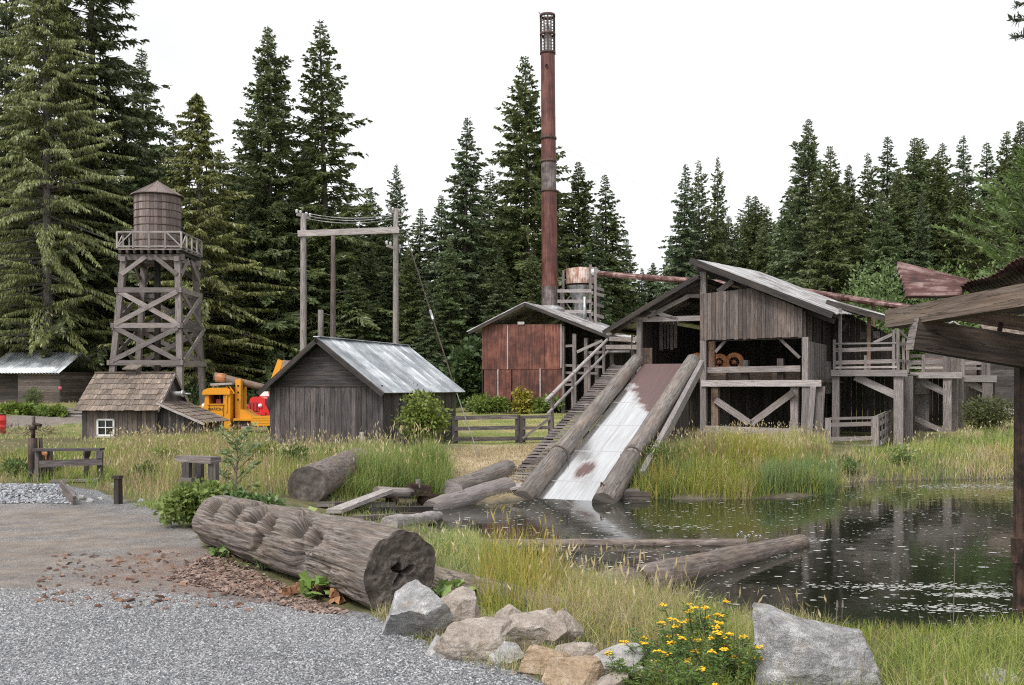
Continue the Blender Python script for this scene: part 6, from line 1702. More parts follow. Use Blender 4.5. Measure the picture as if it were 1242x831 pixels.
for f in (.25, .75): bb = MB(); c_ = g0_.lerp(g1_, f); bb.lathe(c_ + Z * .08, [(0, -.06), (.16, -.06), (.16, .06), (0, .06)], 14, .4, axis=(.1, 1, 0)); bb.build('wheel', M['iron'], ro)
bb = MB(); c_ = g0_.lerp(g1_, .66); bb.board(c_ + Z * .4, c_ + Z * .6, .12, .1); bb.build('bollard', M['pale'], ro)
gw = thing('gangplank', 'weathered gangplank from the shore logs to the foot of the log slip', 'plank', P(592, 596, 27)); bb = MB(); bb.board(P(588, 596, 27.2), P(642, 588, 27.6), .7, .07, Z); bb.build('board', M['pale'], gw)
bb = MB(); bb.log(P(612, 608, 27), P(612, 592, 27.2), .12, n=8); bb.build('prop', M['dark'], gw)
ds = thing('pond_stage', 'low dark plank stage at the water edge right of the log slip foot', 'stage', wat(760, 602)); bb = MB()
for i in range(4): bb.board(wat(738, 604.5 - i * 2.2, .22), wat(775, 604.5 - i * 2.2, .22), .45, .06, Z)
bb.build('deck', M['grey'], ds); bb = MB(); bb.board(wat(738, 606, .1), wat(788, 606, .1), .15, .22, Z); bb.build('edge_timber', M['dark'], ds)

# ------------------------------------------------------------------ boulders
def rock(label, px, py, w, h, mat, seed, dep=.8, cuts=10, lift=0, name='boulder', group='boulders along the gravel edge', shape=None, sub=5, D=None, peak=0):
    g = GP(px, py) if D is None else GD(px, D); k = g.y / F; W, Hh = w * k, h * k
    r = np.random.default_rng(seed); bm = bmesh.new(); bmesh.ops.create_icosphere(bm, subdivisions=sub, radius=1.0)
    v = np.array([x.co[:] for x in bm.verts]); fcs = [[x.index for x in f.verts] for f in bm.faces]; bm.free()
    for i in range(cuts + 8):
        n = unit(r.normal(0, 1, 3)); n[2] = abs(n[2]) * .9 if i % 2 else n[2]; n = unit(n); dlim = r.uniform(.5, .86); s = v @ n; v = v - np.maximum(s - dlim, 0)[:, None] * n
    if shape:
        for n, dl in shape: n = unit(np.array(n, float)); s = v @ n; v = v - np.maximum(s - dl, 0)[:, None] * n
    rg = 1 - np.abs(vn(v, 3.1, seed + 3)) * 2
    nz = .035 * fbm(v, 1.7, 3, seed) + .03 * fbm(v, 5, 4, seed + 5) + .02 * rg - .03 * np.clip(1 - np.abs(vn(v, 2.3, seed + 8)) * 9, 0, 1)
    v = v * (1 + nz)[:, None]
    if peak: v[:, 2] += peak * np.exp(-((v[:, 0] + .34) / .34) ** 2) * np.clip(v[:, 2] * 2, 0, 1)
    lo, hi = v.min(0), v.max(0); v = (v - (lo + hi) / 2) / (hi - lo)
    v = v * np.array([W, W * dep, Hh * 1.35]); v[:, 2] += Hh * .5 - Hh * .175
    t = thing(name, label, 'boulder', (g.x, g.y + W * dep * .3, g.z + lift), group)
    mb = raw('stone', v, np.array(fcs), None, M[mat], t, smooth=False)
    return t


rock('grey slanting boulder against the sawn end of the old log', 503, 776, 92, 66, 'granite', 31, .9, 6, shape=[((-.45, -.35, .8), .5)])
rock('tall tan boulder just behind the grey slanting one', 552, 764, 62, 46, 'tanrock', 32, .8)
rock('broad tan boulder with a pale top lying against the gravel', 572, 800, 98, 44, 'tanrock', 33, .7, 9, shape=[((.1, -.2, 1), .5)])
rock('long ridged tan boulder in the middle of the row', 640, 782, 108, 40, 'tanrock', 34, .8)
rock('upright tan boulder at the grassy back of the row', 684, 786, 50, 46, 'tanrock', 35, .9)
rock('slim pale sloping stone wedged between the tan boulders', 607, 806, 62, 24, 'paler', 36, .7)
rock('ochre-stained boulder touching the gravel', 662, 818, 72, 34, 'ochre', 37, .8)
rock('low ochre slab stone at the bottom end of the row', 700, 836, 86, 34, 'ochre', 38, .8)
rock('pale jagged boulder next to the tansy flowers', 748, 822, 84, 36, 'paler', 39, .8, 11)
rock('small pale stone between the jagged boulder and the ochre slab', 716, 826, 44, 26, 'paler', 40, .8, sub=4)
rock('small rounded tan stone at the lower picture edge in front of the jagged boulder', 742, 846, 48, 26, 'tanrock', 41, .8, 5, sub=4)
rock('tiny grey stone in the gravel below the slanting boulder', 538, 800, 20, 12, 'granite2', 42, .8, 5, sub=3)
rock('big two-peaked granite boulder standing alone between the tansy and the green grass', 1000, 850, 168, 100, 'granite2', 52, .75, 3, peak=.15, shape=[((.12, -.1, 1), .50), ((-.8, -.4, .25), .66), ((.5, -.85, .05), .58), ((-.35, -.9, .25), .56), ((1, -.1, .25), .72), ((-.1, -.6, .8), .62)], group=None, sub=6)
rock('grey-brown boulder tucked behind the long ridged one', 618, 768, 54, 30, 'tanrock', 71, .8)
rock('pale wedge stone between the slanting boulder and the broad tan one', 533, 798, 36, 26, 'paler', 72, .8)
rock('squat tan stone behind the ochre boulder', 700, 806, 58, 26, 'tanrock', 73, .8)
rock('pale flat-topped stone next to the ochre slab', 772, 838, 54, 26, 'paler', 74, .8)
rock('flat pale stone slab in the grass at the lower corner', 1212, 828, 62, 12, 'paler', 44, .8, 6, name='flat_stone', group=None, sub=4)
for i, (px, py, w, h) in enumerate(((96, 606, 13, 6), (108, 609, 10, 5), (120, 607, 8, 4), (137, 592, 9, 6), (170, 610, 12, 5))):
    rock(('pale rubble stone next to the mound edging plank', 'second pale rubble stone out from the edging plank', 'smallest pale rubble stone by the edging plank', 'lone pinkish stone at the foot of the short post', 'grey rubble stone at the gravel edge past the short post')[i], px, py, w, h, 'paler' if i != 4 else 'granite', 60 + i, .8, 5, name='rubble_stone', group='rubble at the track edge', sub=3)

# ------------------------------------------------------------------ floating flecks on the pond
r = np.random.default_rng(77); pts = scatter(POND, 5600, r); q = np.stack([pts[:, 0], pts[:, 1], 0 * pts[:, 0]], -1); den = fbm(q * [.35, 1.1, 1], .5, 3, 5)
keep = (den + r.normal(0, .5, len(pts)) > -.25) & (sdf(pts[:, 0], pts[:, 1]) < -.15); pts = pts[keep]
bands = []
for px, py, wpx_, n_, th in ((1180, 590, 190, 900, 5), (1120, 712, 230, 420, 5), (1190, 722, 110, 260, 4), (1170, 738, 150, 200, 6), (990, 655, 60, 60, 3), (830, 640, 90, 60, 3), (900, 676, 100, 50, 4)):
    for i in range(n_): bands.append(wpx(px + r.normal(0, wpx_ / 3), py + r.normal(0, th / 2.2), ZW))
bands = np.array(bands); bands = bands[sdf(bands[:, 0], bands[:, 1]) < -.05]; pts = np.concatenate([pts, bands]); n = len(pts)
rad_ = r.gamma(2.0, .0055, n) + .006; rad_[: len(pts) - len(bands)] *= r.uniform(.6, 1.5, len(pts) - len(bands)); th = np.arange(6) * math.pi / 3; ang = th[None] + r.uniform(0, 6.28, (n, 1)); rr = rad_[:, None] * r.uniform(.7, 1.25, (n, 6))
v = np.stack([pts[:, :1] + np.cos(ang) * rr * 1.5, pts[:, 1:] + np.sin(ang) * rr, np.full((n, 6), ZW + .004) + r.uniform(0, .003, (n, 1))], -1).reshape(-1, 3)
idx = np.arange(n * 6).reshape(n, 6); f = np.concatenate([idx[:, [0, 1, 2, 3]], idx[:, [0, 3, 4, 5]]])
o = raw('floating_seed_fluff', v, f, None, M['fleck']); o['kind'] = 'stuff'
# ------------------------------------------------------------------ conifers
FC = ((.08, .112, .042), (.20, .24, .09)); FB = ((.075, .11, .052), (.17, .22, .095))
conifer('fir_a', 1, 30, 6.4, 'fir', .05, .44, .06, 1.0, *FC)
conifer('fir_b', 2, 30, 5.6, 'fir', .16, .62, .12, 1.0, *FC)
conifer('fir_c', 3, 28, 6.4, 'fir', .04, .46, .06, 1.0, (.085, .12, .042), (.215, .25, .09))
conifer('fir_d', 7, 36, 7.4, 'fir', .12, .66, .12, 1.1, (.07, .095, .044), (.17, .2, .088))
conifer('spruce_a', 4, 26, 5.2, 'spruce', .03, .44, .05, 1.0, *FB)
conifer('spruce_b', 5, 24, 5.0, 'spruce', .04, .44, .06, 1.0, (.085, .13, .052), (.2, .255, .10))
conifer('cedar_a', 6, 32, 7.0, 'cedar', .10, .33, .08, 3.0, (.10, .125, .03), (.30, .305, .09))
conifer('cedar_b', 8, 22, 4.8, 'cedar', .03, .36, .06, 2.6, (.11, .135, .038), (.29, .30, .10))
conifer('pine_a', 9, 14, 3.0, 'pine', .42, .42, .05, 2.6, (.1, .17, .05), (.23, .32, .11))

tree('cedar_tree', 'huge yellow-green cedar with drooping sprays and a pale bare trunk, next to the plank shed', 60, -120, 70, 'cedar_a', .85, .6, mat='snag')
tree('fir_tree', 'giant dark fir with long ragged limbs towering behind the big cedar and the water tank', 112, -190, 74, 'fir_d', 1.05, 1.0)
tree('fir_tree', 'tall dark fir at the very edge of the view behind the plank shed', 4, -60, 76, 'fir_d', .9, 2.6)
tree('cedar_tree', 'broad olive-yellow cedar rising behind the water tower', 243, 113, 73, 'cedar_b', 1.3, 1.2, mat='snag')
tree('fir_tree', 'full dark fir with a pointed crown, first of the tall pair behind the barn', 328, 33, 78, 'fir_a', 1.05, 2.0)
tree('fir_tree', 'sparser see-through fir, second of the tall pair behind the barn', 399, 27, 80, 'fir_b', 1.2, .5)
tree('hemlock_tree', 'pale thin-topped conifer showing above the crossbeam of the utility poles', 479, 199, 84, 'fir_b', .95, 3.1)
tree('fir_tree', 'narrow pointed fir standing midway between utility pole and smokestack', 562, 139, 80, 'spruce_a', 1.15, 1.0)
tree('fir_tree', 'tall drooping fir directly behind the smokestack', 640, 64, 84, 'fir_c', 1.1, 4.0)
tree('fir_tree', 'bushy fir just beside the smokestack on the side of the gap', 702, 196, 88, 'fir_a', 1.15, 2.2)
tree('fir_tree', 'pointed fir at the edge of the open gap of sky, above the hopper', 739, 210, 90, 'spruce_b', 1.15, .9)
tree('hemlock_tree', 'short conifer filling the foot of the sky gap above the blower pipe', 766, 290, 95, 'spruce_b', 1.3, 2.9)
tree('hemlock_tree', 'first of three spiky treetops standing above the mill roof', 828, 199, 100, 'spruce_a', 1.0, .3)
tree('hemlock_tree', 'second of three spiky treetops standing above the mill roof', 850, 194, 103, 'fir_b', .85, 1.3)
tree('hemlock_tree', 'third, thinnest of three spiky treetops standing above the mill roof', 870, 188, 101, 'fir_b', .7, 2.3)
tree('fir_tree', 'tallest dark fir of the forest wall behind the log deck', 984, 143, 92, 'fir_a', 1.05, 5.0)
tree('fir_tree', 'broad green fir with a bare pale trunk in front of the forest wall', 1008, 176, 84, 'fir_c', 1.05, 3.6, mat='snag')
tree('fir_tree', 'small light green fir low in front of the forest wall', 1068, 232, 80, 'spruce_b', 1.25, 1.1)
tree('pine_tree', 'young bright green pine leaning in over the shelter roof', 1246, 182, 40, 'pine_a', 1.25, 1.4)
rest = [(1030, 200, 96), (1056, 184, 94), (1075, 163, 97), (1098, 165, 94), (1119, 168, 98), (1133, 186, 90), (1151, 172, 97), (1172, 166, 93), (1196, 173, 99), (1214, 160, 94), (1236, 147, 96), (1256, 150, 92), (1280, 160, 95), (1310, 150, 96), (1088, 205, 88), (1160, 215, 86), (1205, 215, 88), (1120, 235, 84), (958, 212, 98), (1340, 160, 94), (1040, 245, 86), (1185, 240, 82)]
ks = ['fir_a', 'spruce_a', 'fir_c', 'fir_b', 'spruce_b']
for i, (px, ty, D) in enumerate(rest):
    tree('fir_tree', 'dark conifer packed into the forest wall behind the log deck and the shelter', px, ty, D, ks[(i * 3) % 5], U(.95, 1.3), group='conifers of the forest wall behind the log deck')
for i, (px, ty, D) in enumerate([(885, 262, 112), (902, 236, 116), (917, 237, 114), (936, 250, 110), (812, 288, 118), (842, 262, 108), (865, 255, 110), (795, 318, 122), (925, 275, 104), (948, 262, 106), (778, 325, 118), (895, 290, 106), (825, 300, 108)]):
    tree('hemlock_tree', 'misty far conifer low in the tree line above the mill roof', px, ty, D, ks[(i * 2 + 1) % 5], U(1.0, 1.4), group='far conifers above the mill roof')
for i, (px, ty, D) in enumerate([(425, 240, 90), (450, 228, 92), (508, 252, 92), (532, 236, 88), (590, 205, 90), (612, 240, 94), (500, 300, 78), (545, 290, 76), (605, 300, 77), (450, 300, 80), (365, 165, 92), (390, 250, 78), (672, 232, 92), (720, 260, 84), (650, 300, 78), (575, 262, 88), (470, 262, 88), (430, 320, 76), (520, 340, 73)]):
    tree('fir_tree', 'mid green conifer among the crowded trees between barn and smokestack', px, ty, D, ks[(i * 2) % 5], U(1.05, 1.45), group='conifers between barn and smokestack')
for i, (px, ty, D) in enumerate([(290, 190, 88), (268, 230, 90), (175, 60, 86), (205, 150, 92), (-40, 20, 84), (-90, 60, 80), (30, 100, 90), (150, 200, 82), (225, 260, 86), (-150, 80, 84), (-220, 60, 86), (310, 260, 80), (352, 230, 86)]):
    tree('fir_tree', 'dark conifer in the deep shade of the grove behind the water tower', px, ty, D, ks[(i * 2) % 5], U(1.05, 1.4), group='conifers of the grove behind the water tower')
for i in range(64):
    px = -330 + i * 28 + U(-8, 8); D = U(112, 132); ty = U(255, 320)
    if 752 < px < 812: ty = U(322, 340)
    if px < 330: ty = U(180, 300)
    if px > 930: ty = U(215, 270)
    tree('fir_tree', 'hazy conifer of the deep back row, only glimpsed between the nearer trees', px, ty, D, ks[(i * 3 + 1) % 5], U(1.5, 1.9), group='back row of the forest')
# bare trunk showing between the utility poles
g = GD(404, 66); t = thing('dead_snag', 'bare dark tree trunk between the two utility poles', 'tree', g); bb = MB(); bb.log(g - Z * .2, V((P(404, 285, 66).x, 66, P(0, 285, 66).z)), .24, .14, 12, 8, .03); bb.build('trunk', M['trunk'], t)
bb = MB()
for z_, dx in ((5, .9), (6.5, -.7), (8, 1.2), (9.2, -.8), (10.1, .6)): bb.log(g + Z * z_, g + V((dx, .2, z_ + .25)), .035, .012, 6)
bb.build('dead_limb', M['trunk'], t)
g = GD(389, 60); t = thing('dead_stub', 'broken stub of a dead tree behind the barn ridge', 'tree', g); bb = MB(); bb.log(g - Z * .2, V((P(389, 376, 60).x, 60, P(0, 376, 60).z)), .22, .16, 10, 5, .05); bb.build('trunk', M['snag'], t)
# the pine on the near bank, only the tips of its boughs reach into the frame
DP = 9.0; tx_ = 6.6; gz_ = zg1(tx_, DP)
t = thing('pine_tree', 'near-bank pine whose dark bough tips hang into the top corner of the sky', 'tree', (tx_, DP, gz_)); bb = MB(); r = np.random.default_rng(5); B, Dd, Ln, Wv = [], [], [], []
for i in range(8): bb.log((tx_ + .05 * math.sin(i), DP, gz_ - .3 + i * 1.5), (tx_ + .05 * math.sin(i + 1), DP, gz_ + 1.2 + i * 1.5), .19 - .021 * i, .19 - .021 * (i + 1), 10, 2, .05, .5, i == 7)
tips = [((1300, -10), (1233, 6)), ((1300, 20), (1228, 24)), ((1300, 40), (1230, 44))]
limbs = [[V((tx_, DP, P(*a, DP).z - .1)), P(*a, DP), P(*c, DP)] for a, c in tips]
for i in range(46):
    z_ = r.uniform(6.6, 11.8); az = r.uniform(0, 6.28); L = (12.4 - z_) * .38 * r.uniform(.6, 1.1) + .25; p = V((tx_, DP, gz_ + z_)); e = V((math.cos(az), math.sin(az), .25)) * L; limbs.append([p, p + e * .5, p + e + Z * .1])
for l in limbs:
    for p, q_ in zip(l, l[1:]): bb.log(p, q_, .02, .01, 6)
    p, q_ = l[1], l[2]
    for f in np.linspace(.0, 1, 34):
        for j in range(5): B.append(p.lerp(q_, f)); Dd.append(unit(np.array(q_ - p) / (q_ - p).length * .8 + r.normal(0, .6, 3))); Ln.append(r.uniform(.05, .1)); Wv.append(r.normal(0, .005, 3))
bb.build('trunk', M['trunk'], t); v, f = kites(np.array([b[:] for b in B]), np.array(Dd), np.array(Ln), np.array(Wv)); v -= np.array(ORG[t.name]); raw('crown', v, f, lerpc((.03, .05, .03), (.07, .1, .05), r.random(len(B))), M['needle'], t)

# undergrowth along the foot of the forest
r = np.random.default_rng(21); lob = []
for px in range(-260, 800, 11):
    D = r.uniform(67, 76); x = (px - CX) / F * D; z = zg1(x, D); h = r.uniform(1.0, 3.4) if px > 420 or px < 240 else r.uniform(.8, 2.2)
    lob.append(((x, D, z + h * .45), (r.uniform(.6, 1.3), r.uniform(.6, 1.2), h * .55)))
v, f, c = cloud(r, lob, 26000, .30, (.03, .055, .02), (.085, .125, .04), .4, .5, .5); o = raw('undergrowth', v, f, c, M['leaf']); o['kind'] = 'stuff'
lob = []
for px in range(940, 1420, 12):
    D = r.uniform(72, 80); x = (px - CX) / F * D; z = zg1(x, D); h = r.uniform(1.5, 4.5); lob.append(((x, D, z + h * .45), (1.2, 1.2, h * .55)))
v, f, c = cloud(r, lob, 14000, .30, (.03, .06, .02), (.09, .14, .04), .4, .5, .5); o = raw('undergrowth', v, f, c, M['leaf']); o['kind'] = 'stuff'

# ------------------------------------------------------------------ shrubs and leafy plants
def sh(name, label, cat, px, D, w, h, seed, **kw):
    g = GD(px, D); k = D / F; return shrub(name, label, cat, g - Z * .05, (w * k, w * k * .8, h * k), seed, **kw)
LG = dict(c0=(.10, .16, .03), c1=(.26, .32, .085))
sh('elder_bush', 'light green leafy bush at the corner of the barn', 'bush', 512, 33.0, 72, 82, 1, n=2600, ls=.16, nl=9, **LG)
for i, (px, w, h, l) in enumerate(((582, 46, 26, 'rounded garden shrub at the outer end of the row below the rusty sheets'), (608, 34, 20, 'low garden shrub, second in the row below the rusty sheets'), (629, 30, 34, 'yellow-topped upright shrub in the row below the rusty sheets'), (651, 34, 18, 'low leafy shrub below the middle rusty sheets'), (670, 32, 24, 'dark leafy shrub under the open corner of the boiler shed'))):
    sh('garden_shrub', l, 'shrub', px, 58, w, h, 10 + i, n=1300, ls=.22, group='shrubs below the boiler shed', c0=(.10, .16, .03) if i != 2 else (.28, .27, .05), c1=(.24, .30, .07) if i != 2 else (.45, .42, .1))
sh('maple_tree', 'broad-leaved maple with dark green foliage next to the rusty boiler shed', 'tree', 573, 66, 74, 96, 20, n=5200, ls=.42, nl=12, c0=(.045, .08, .028), c1=(.11, .16, .06), part='crown', narrow=.8)
sh('bramble_bush', 'low bright green bramble thicket in front of the plank bench', 'bush', 243, 16.4, 100, 56, 21, n=4200, ls=.10, nl=10, narrow=.75, **LG)
sh('bramble_bush', 'darker green bramble clump between bench and old log', 'bush', 298, 16.6, 80, 54, 22, n=2800, ls=.10, nl=8, narrow=.75, c0=(.07, .12, .03), c1=(.17, .24, .07))
# alder sapling with tiered leaves
g = GP(286, 609); t = thing('alder_sapling', 'slim young alder with glossy leaves in loose tiers rising behind the old log', 'sapling', g); ORG[t.name] = V((0, 0, 0)); r = np.random.default_rng(30); bb = MB(); hh = (609 - 522) * g.y / F; bb.log((0, 0, -.1), (.04, 0, hh), .025, .008, 6, 5, .1); B, Dd, Ln, Wv = [], [], [], []
for i in range(22):
    z_ = hh * (.10 + .80 * (i / 21) ** .9); az = i * 2.4 + r.uniform(-.5, .5); L = r.uniform(.28, .62) * (1.0 if i < 15 else .6); e = V((math.cos(az) * L, math.sin(az) * L, L * r.uniform(.5, 1.0))); p = V((.04 * z_ / hh, 0, z_)); bb.log(p, p + e, .008, .003, 4, 1)
    for f in np.linspace(.35, 1, 6):
        for s in (-1, 1):
            B.append(p + e * f); d0 = unit(np.array(e) / L * .5 + np.array([-e.y, e.x, 0]) / L * s * .9 + r.normal(0, .35, 3) + [0, 0, -.1]); Dd.append(d0); Ln.append(r.uniform(.11, .19)); Wv.append(unit(np.cross(d0, [0, 0, 1]) + r.normal(0, .4, 3)) * r.uniform(.032, .048))
bb.build('stem', M['trunk'], t); v, f = kites(np.array([b[:] for b in B]), np.array(Dd), np.array(Ln), np.array(Wv)); raw('foliage', v, f, lerpc((.09, .14, .05), (.25, .31, .13), r.random(len(B))), M['leaf'], t)
def broad(name, label, px, py, s, n, c0, c1, seed, dz=0.0, at=None):
    """a rosette of big soft leaves on stalks"""
    g = GP(px, py) if at is None else at; t = thing(name, label, 'plant', g); ORG[t.name] = V((0, 0, 0)); r = np.random.default_rng(seed); vs, fs, cs, k = [], [], [], 0; bb = MB()
    for i in range(n):
        az = r.uniform(0, 6.28); e = r.uniform(.3, 1.3); L = s * r.uniform(.5, 1.1); tip = np.array([math.cos(az) * math.cos(e), math.sin(az) * math.cos(e), math.sin(e)]) * L; bb.log((0, 0, -.03), V(tip), .006, .004, 4)
        nrm = unit(np.array([0, 0, 1.0]) + r.normal(0, .45, 3)); a = unit(np.cross(nrm, [math.sin(az), -math.cos(az), .1])); b = np.cross(nrm, a); R_ = s * r.uniform(.2, .36); m = 10; th = np.arange(m) * 6.283 / m
        rr = R_ * (1 + .22 * np.cos(5 * th) ) ; ring = tip + np.outer(np.cos(th) * rr, a) + np.outer(np.sin(th) * rr, b) - nrm * (R_ * .25 * r.uniform(0, 1.5)); ring += r.normal(0, R_ * .05, ring.shape)
        vs.append(np.concatenate([[tip], ring])); col = np.asarray(c0) + (np.asarray(c1) - np.asarray(c0)) * r.random()
        for j in range(m): fs.append((k, k + 1 + j, k + 1 + (j + 1) % m)); cs.append(col)
        k += m + 1
    bb.build('stalk', M['blade'] if False else M['trunk'], t); raw('foliage', np.concatenate(vs), np.array(fs), np.array(cs), M['leaf'], t); return t
broad('burdock', 'yellowing broad-leaved burdock behind the old log', 362, 612, .5, 9, (.42, .36, .04), (.55, .48, .1), 1, at=GD(362, 14.2) + Z * .25); broad('burdock', 'pale green broad-leaved burdock behind the old log', 384, 612, .5, 12, (.16, .24, .06), (.32, .40, .14), 2, at=GD(385, 14.0) + Z * .25)
broad('leafy_weed', 'bright green leafy weed at the foot of the old log', 388, 724, .34, 26, (.13, .22, .035), (.28, .38, .09), 3)
broad('leafy_weed', 'small green weed creeping by the bark chips', 318, 692, .2, 20, (.12, .19, .05), (.26, .33, .12), 4)
broad('leafy_weed', 'tiny weed under the far wedge cuts of the old log', 268, 676, .18, 18, (.12, .2, .05), (.24, .32, .1), 5)
broad('leafy_weed', 'green leaves growing between the log end and the yellow grass', 548, 735, .3, 22, (.12, .2, .035), (.27, .36, .08), 6)
sh('round_shrub', 'feathery olive shrub in front of the plank shed', 'shrub', 40, 61, 26, 34, 33, n=1500, ls=.22, narrow=.16, c0=(.08, .12, .035), c1=(.19, .22, .07), drp=-.5)
for i, (px, w, h, l) in enumerate(((12, 30, 13, 'pale hosta clump at the outer end of the bed under the plank shed'), (32, 26, 12, 'pale hosta clump right below the olive shrub'), (54, 22, 13, 'third pale hosta clump along the plank shed bed'), (70, 26, 13, 'last pale hosta clump next to the cedar trunk'))): sh('hosta', l, 'plant', px, 60, w, h, 40 + i, n=420, ls=.34, narrow=.7, group='hostas under the plank shed', c0=(.13, .21, .045), c1=(.28, .36, .1), stems=3)
sh('willow_bush', 'dense olive-green willow bush on the bank beside the log deck', 'bush', 1200, 43, 86, 50, 50, n=3800, ls=.17, nl=12, narrow=.35, c0=(.06, .075, .028), c1=(.16, .175, .06))
for i, (px, ty, D, w, l) in enumerate(((1062, 322, 74, 70, 'light green alder rising between blower pipe and shelter roof'), (1160, 322, 70, 66, 'pale green alder just above the rusty shelter sheets'), (1206, 318, 72, 60, 'light green alder behind the shelter, next to the bright pine'), (1025, 352, 78, 50, 'smaller light alder behind the lean-to roof'), (1120, 350, 76, 56, 'green alder clump low between deck and shelter'))):
    x = (px - CX) / F * D; zb = zg1(x, D); H_ = (EYE + (HY - ty) / F * D - zb) * F / D
    sh('alder_tree', l, 'tree', px, D, w, H_, 60 + i, n=4800, ls=.34, nl=16, part='crown', group='alders along the forest edge', c0=(.09, .15, .04), c1=(.21, .28, .09), narrow=.5, drp=-.5)
sh('alder_tree', 'tall leafy alder filling behind the mossy shed', 'tree', 1225, 68, 80, 130, 70, n=3600, ls=.34, nl=14, part='crown', group='alders along the forest edge', c0=(.07, .12, .035), c1=(.17, .23, .075), drp=-.5)

for i, (px, py, w, h, c, l) in enumerate((
        (318, 562, 46, 30, 0, 'yellow-green weed clump standing below the lean-to in the meadow'), (356, 570, 40, 34, 1, 'dark green weed clump between the alder sapling and the barn'),
        (172, 584, 34, 26, 1, 'low dark weed clump in the dry grass beyond the short post'), (196, 566, 40, 24, 0, 'pale weed clump in the meadow in front of the hut window'),
        (400, 566, 36, 26, 0, 'light weed clump at the foot of the barn front'), (20, 578, 60, 26, 1, 'green weed clump behind the crushed stone mound'), (64, 574, 36, 20, 0, 'small light weed clump under the timber rack'),
        (1030, 574, 40, 24, 1, 'dark sedge clump at the water edge below the rail pen'), (1098, 566, 46, 26, 0, 'straw-green sedge clump on the bank under the log deck'), (805, 570, 50, 40, 1, 'leafy weed clump beside the skid log among the reeds'), (655, 742, 44, 30, 1, 'dark leafy weed in the yellow bank grass behind the boulders'), (600, 740, 40, 26, 0, 'light leafy weed in the bank grass near the broad tan boulder'))):
    g = GP(px, py); k = g.y / F
    shrub('weed_clump', l, 'weeds', g - Z * .04, (w * k, w * k * .8, h * k), 90 + i, n=700, ls=max(.05, .0045 * g.y), nl=7, narrow=.35, group='weed clumps in the grass', stems=4, drp=-.6, c0=((.14, .19, .045), (.07, .115, .03))[c], c1=((.33, .37, .11), (.18, .25, .07))[c])
# tansy in flower
def tansy(label, px, py, s, h, seed, n=60, fl=16, D=None):
    g = GP(px, py) if D is None else GD(px, D); t = thing('tansy', label, 'flowering plant', g, 'tansy plants by the boulders'); ORG[t.name] = V((0, 0, 0)); r = np.random.default_rng(seed); bb = MB(); B, Dd, Ln, Wv = [], [], [], []
    for i in range(n):
        az = r.uniform(0, 6.28); rr = s * r.uniform(0, .5) ; base_ = np.array([math.cos(az) * rr * .6, math.sin(az) * rr * .6, -.03]); hh = h * r.uniform(.55, 1.05); tip = base_ + np.array([math.cos(az) * rr * .9, math.sin(az) * rr * .9, hh]) + r.normal(0, .04, 3); bb.log(V(base_), V(tip), .006, .003, 4)
        for f in np.linspace(.15, .95, 16):
            p = base_ + (tip - base_) * f; a2 = r.uniform(0, 6.28); d = unit(np.array([math.cos(a2), math.sin(a2), r.uniform(.1, .7)])); L = .13 * (1.1 - f * .6)
            for j in np.linspace(0, 1, 6):
                for s2 in (-1, 1): B.append(p + d * L * j); Dd.append(unit(d * .6 + np.cross(d, [0, 0, 1]) * s2 + r.normal(0, .2, 3))); Ln.append(.05 * (1.1 - .6 * j)); Wv.append(unit(r.normal(0, 1, 3)) * .006)
        if i < fl:
            fv, ff, fc_, k = [], [], [], 0
            for j in range(12):
                c = tip + np.clip(r.normal(0, .016, 3), -.022, .022) * [1.4, 1.4, .5]; m = 6; th = np.arange(m) * 6.283 / m; R_ = .013; ring = c + np.stack([np.cos(th) * R_, np.sin(th) * R_, 0 * th], -1); fv.append(np.concatenate([[c + [0, 0, .008]], ring])); col = np.array([.72, .42, .015]) * r.uniform(.8, 1.15)
                for q in range(m): ff.append((k, k + 1 + q, k + 1 + (q + 1) % m)); fc_.append(col)
                k += m + 1
            raw('flower_head', np.concatenate(fv), np.array(ff), np.array(fc_), M['flower'], t)
    bb.build('stem', M['trunk'], t); v, f = kites(np.array(B), np.array(Dd), np.array(Ln), np.array(Wv)); raw('foliage', v, f, lerpc((.07, .13, .03), (.19, .28, .08), r.random(len(B))), M['leaf'], t)
tansy('tall tansy full of yellow buttons touching the granite boulder', 876, 838, .55, .47, 1, 34, 20, D=7.9)
tansy('tansy with leaning yellow heads behind the pale jagged boulder', 822, 826, .6, .38, 2, 32, 18, D=8.3)
tansy('leafy low tansy at the lower picture edge with few flowers', 842, 850, .5, .34, 3, 34, 4, D=7.3)
tansy('short tansy sprig between the boulders', 775, 836, .25, .3, 4, 14, 5, D=7.7)
tansy('thin tansy standing open behind its taller neighbours', 850, 800, .5, .46, 5, 22, 14, D=8.9)
# seed stalks
for i, (px, py, top, l) in enumerate(((1013, 765, 728, 'pair of brown seed stalks behind the granite boulder'), (1156, 770, 650, 'tall lone seed stalk in the green grass by the pond'), (1195, 690, 655, 'single pale seed stalk standing in the pond'))):
    g = V((*wpx(px, py, ZW), ZW)) if i == 2 else GD(px, (9.2, 9.8)[i]); t = thing('seed_stalk', l, 'plant', g); ORG[t.name] = V((0, 0, 0)); bb = MB(); H_ = EYE + (HY - top) / F * g.y - g.z
    for dx in ((0, .05) if i == 0 else (0,)): bb.log((dx, 0, -.05), (dx + .02, 0, H_), .005, .004, 5); bb.log((dx + .02, 0, H_ * .84), (dx + .02, 0, H_), .014, .006, 6)
    bb.build('stem', M['slip'], t)

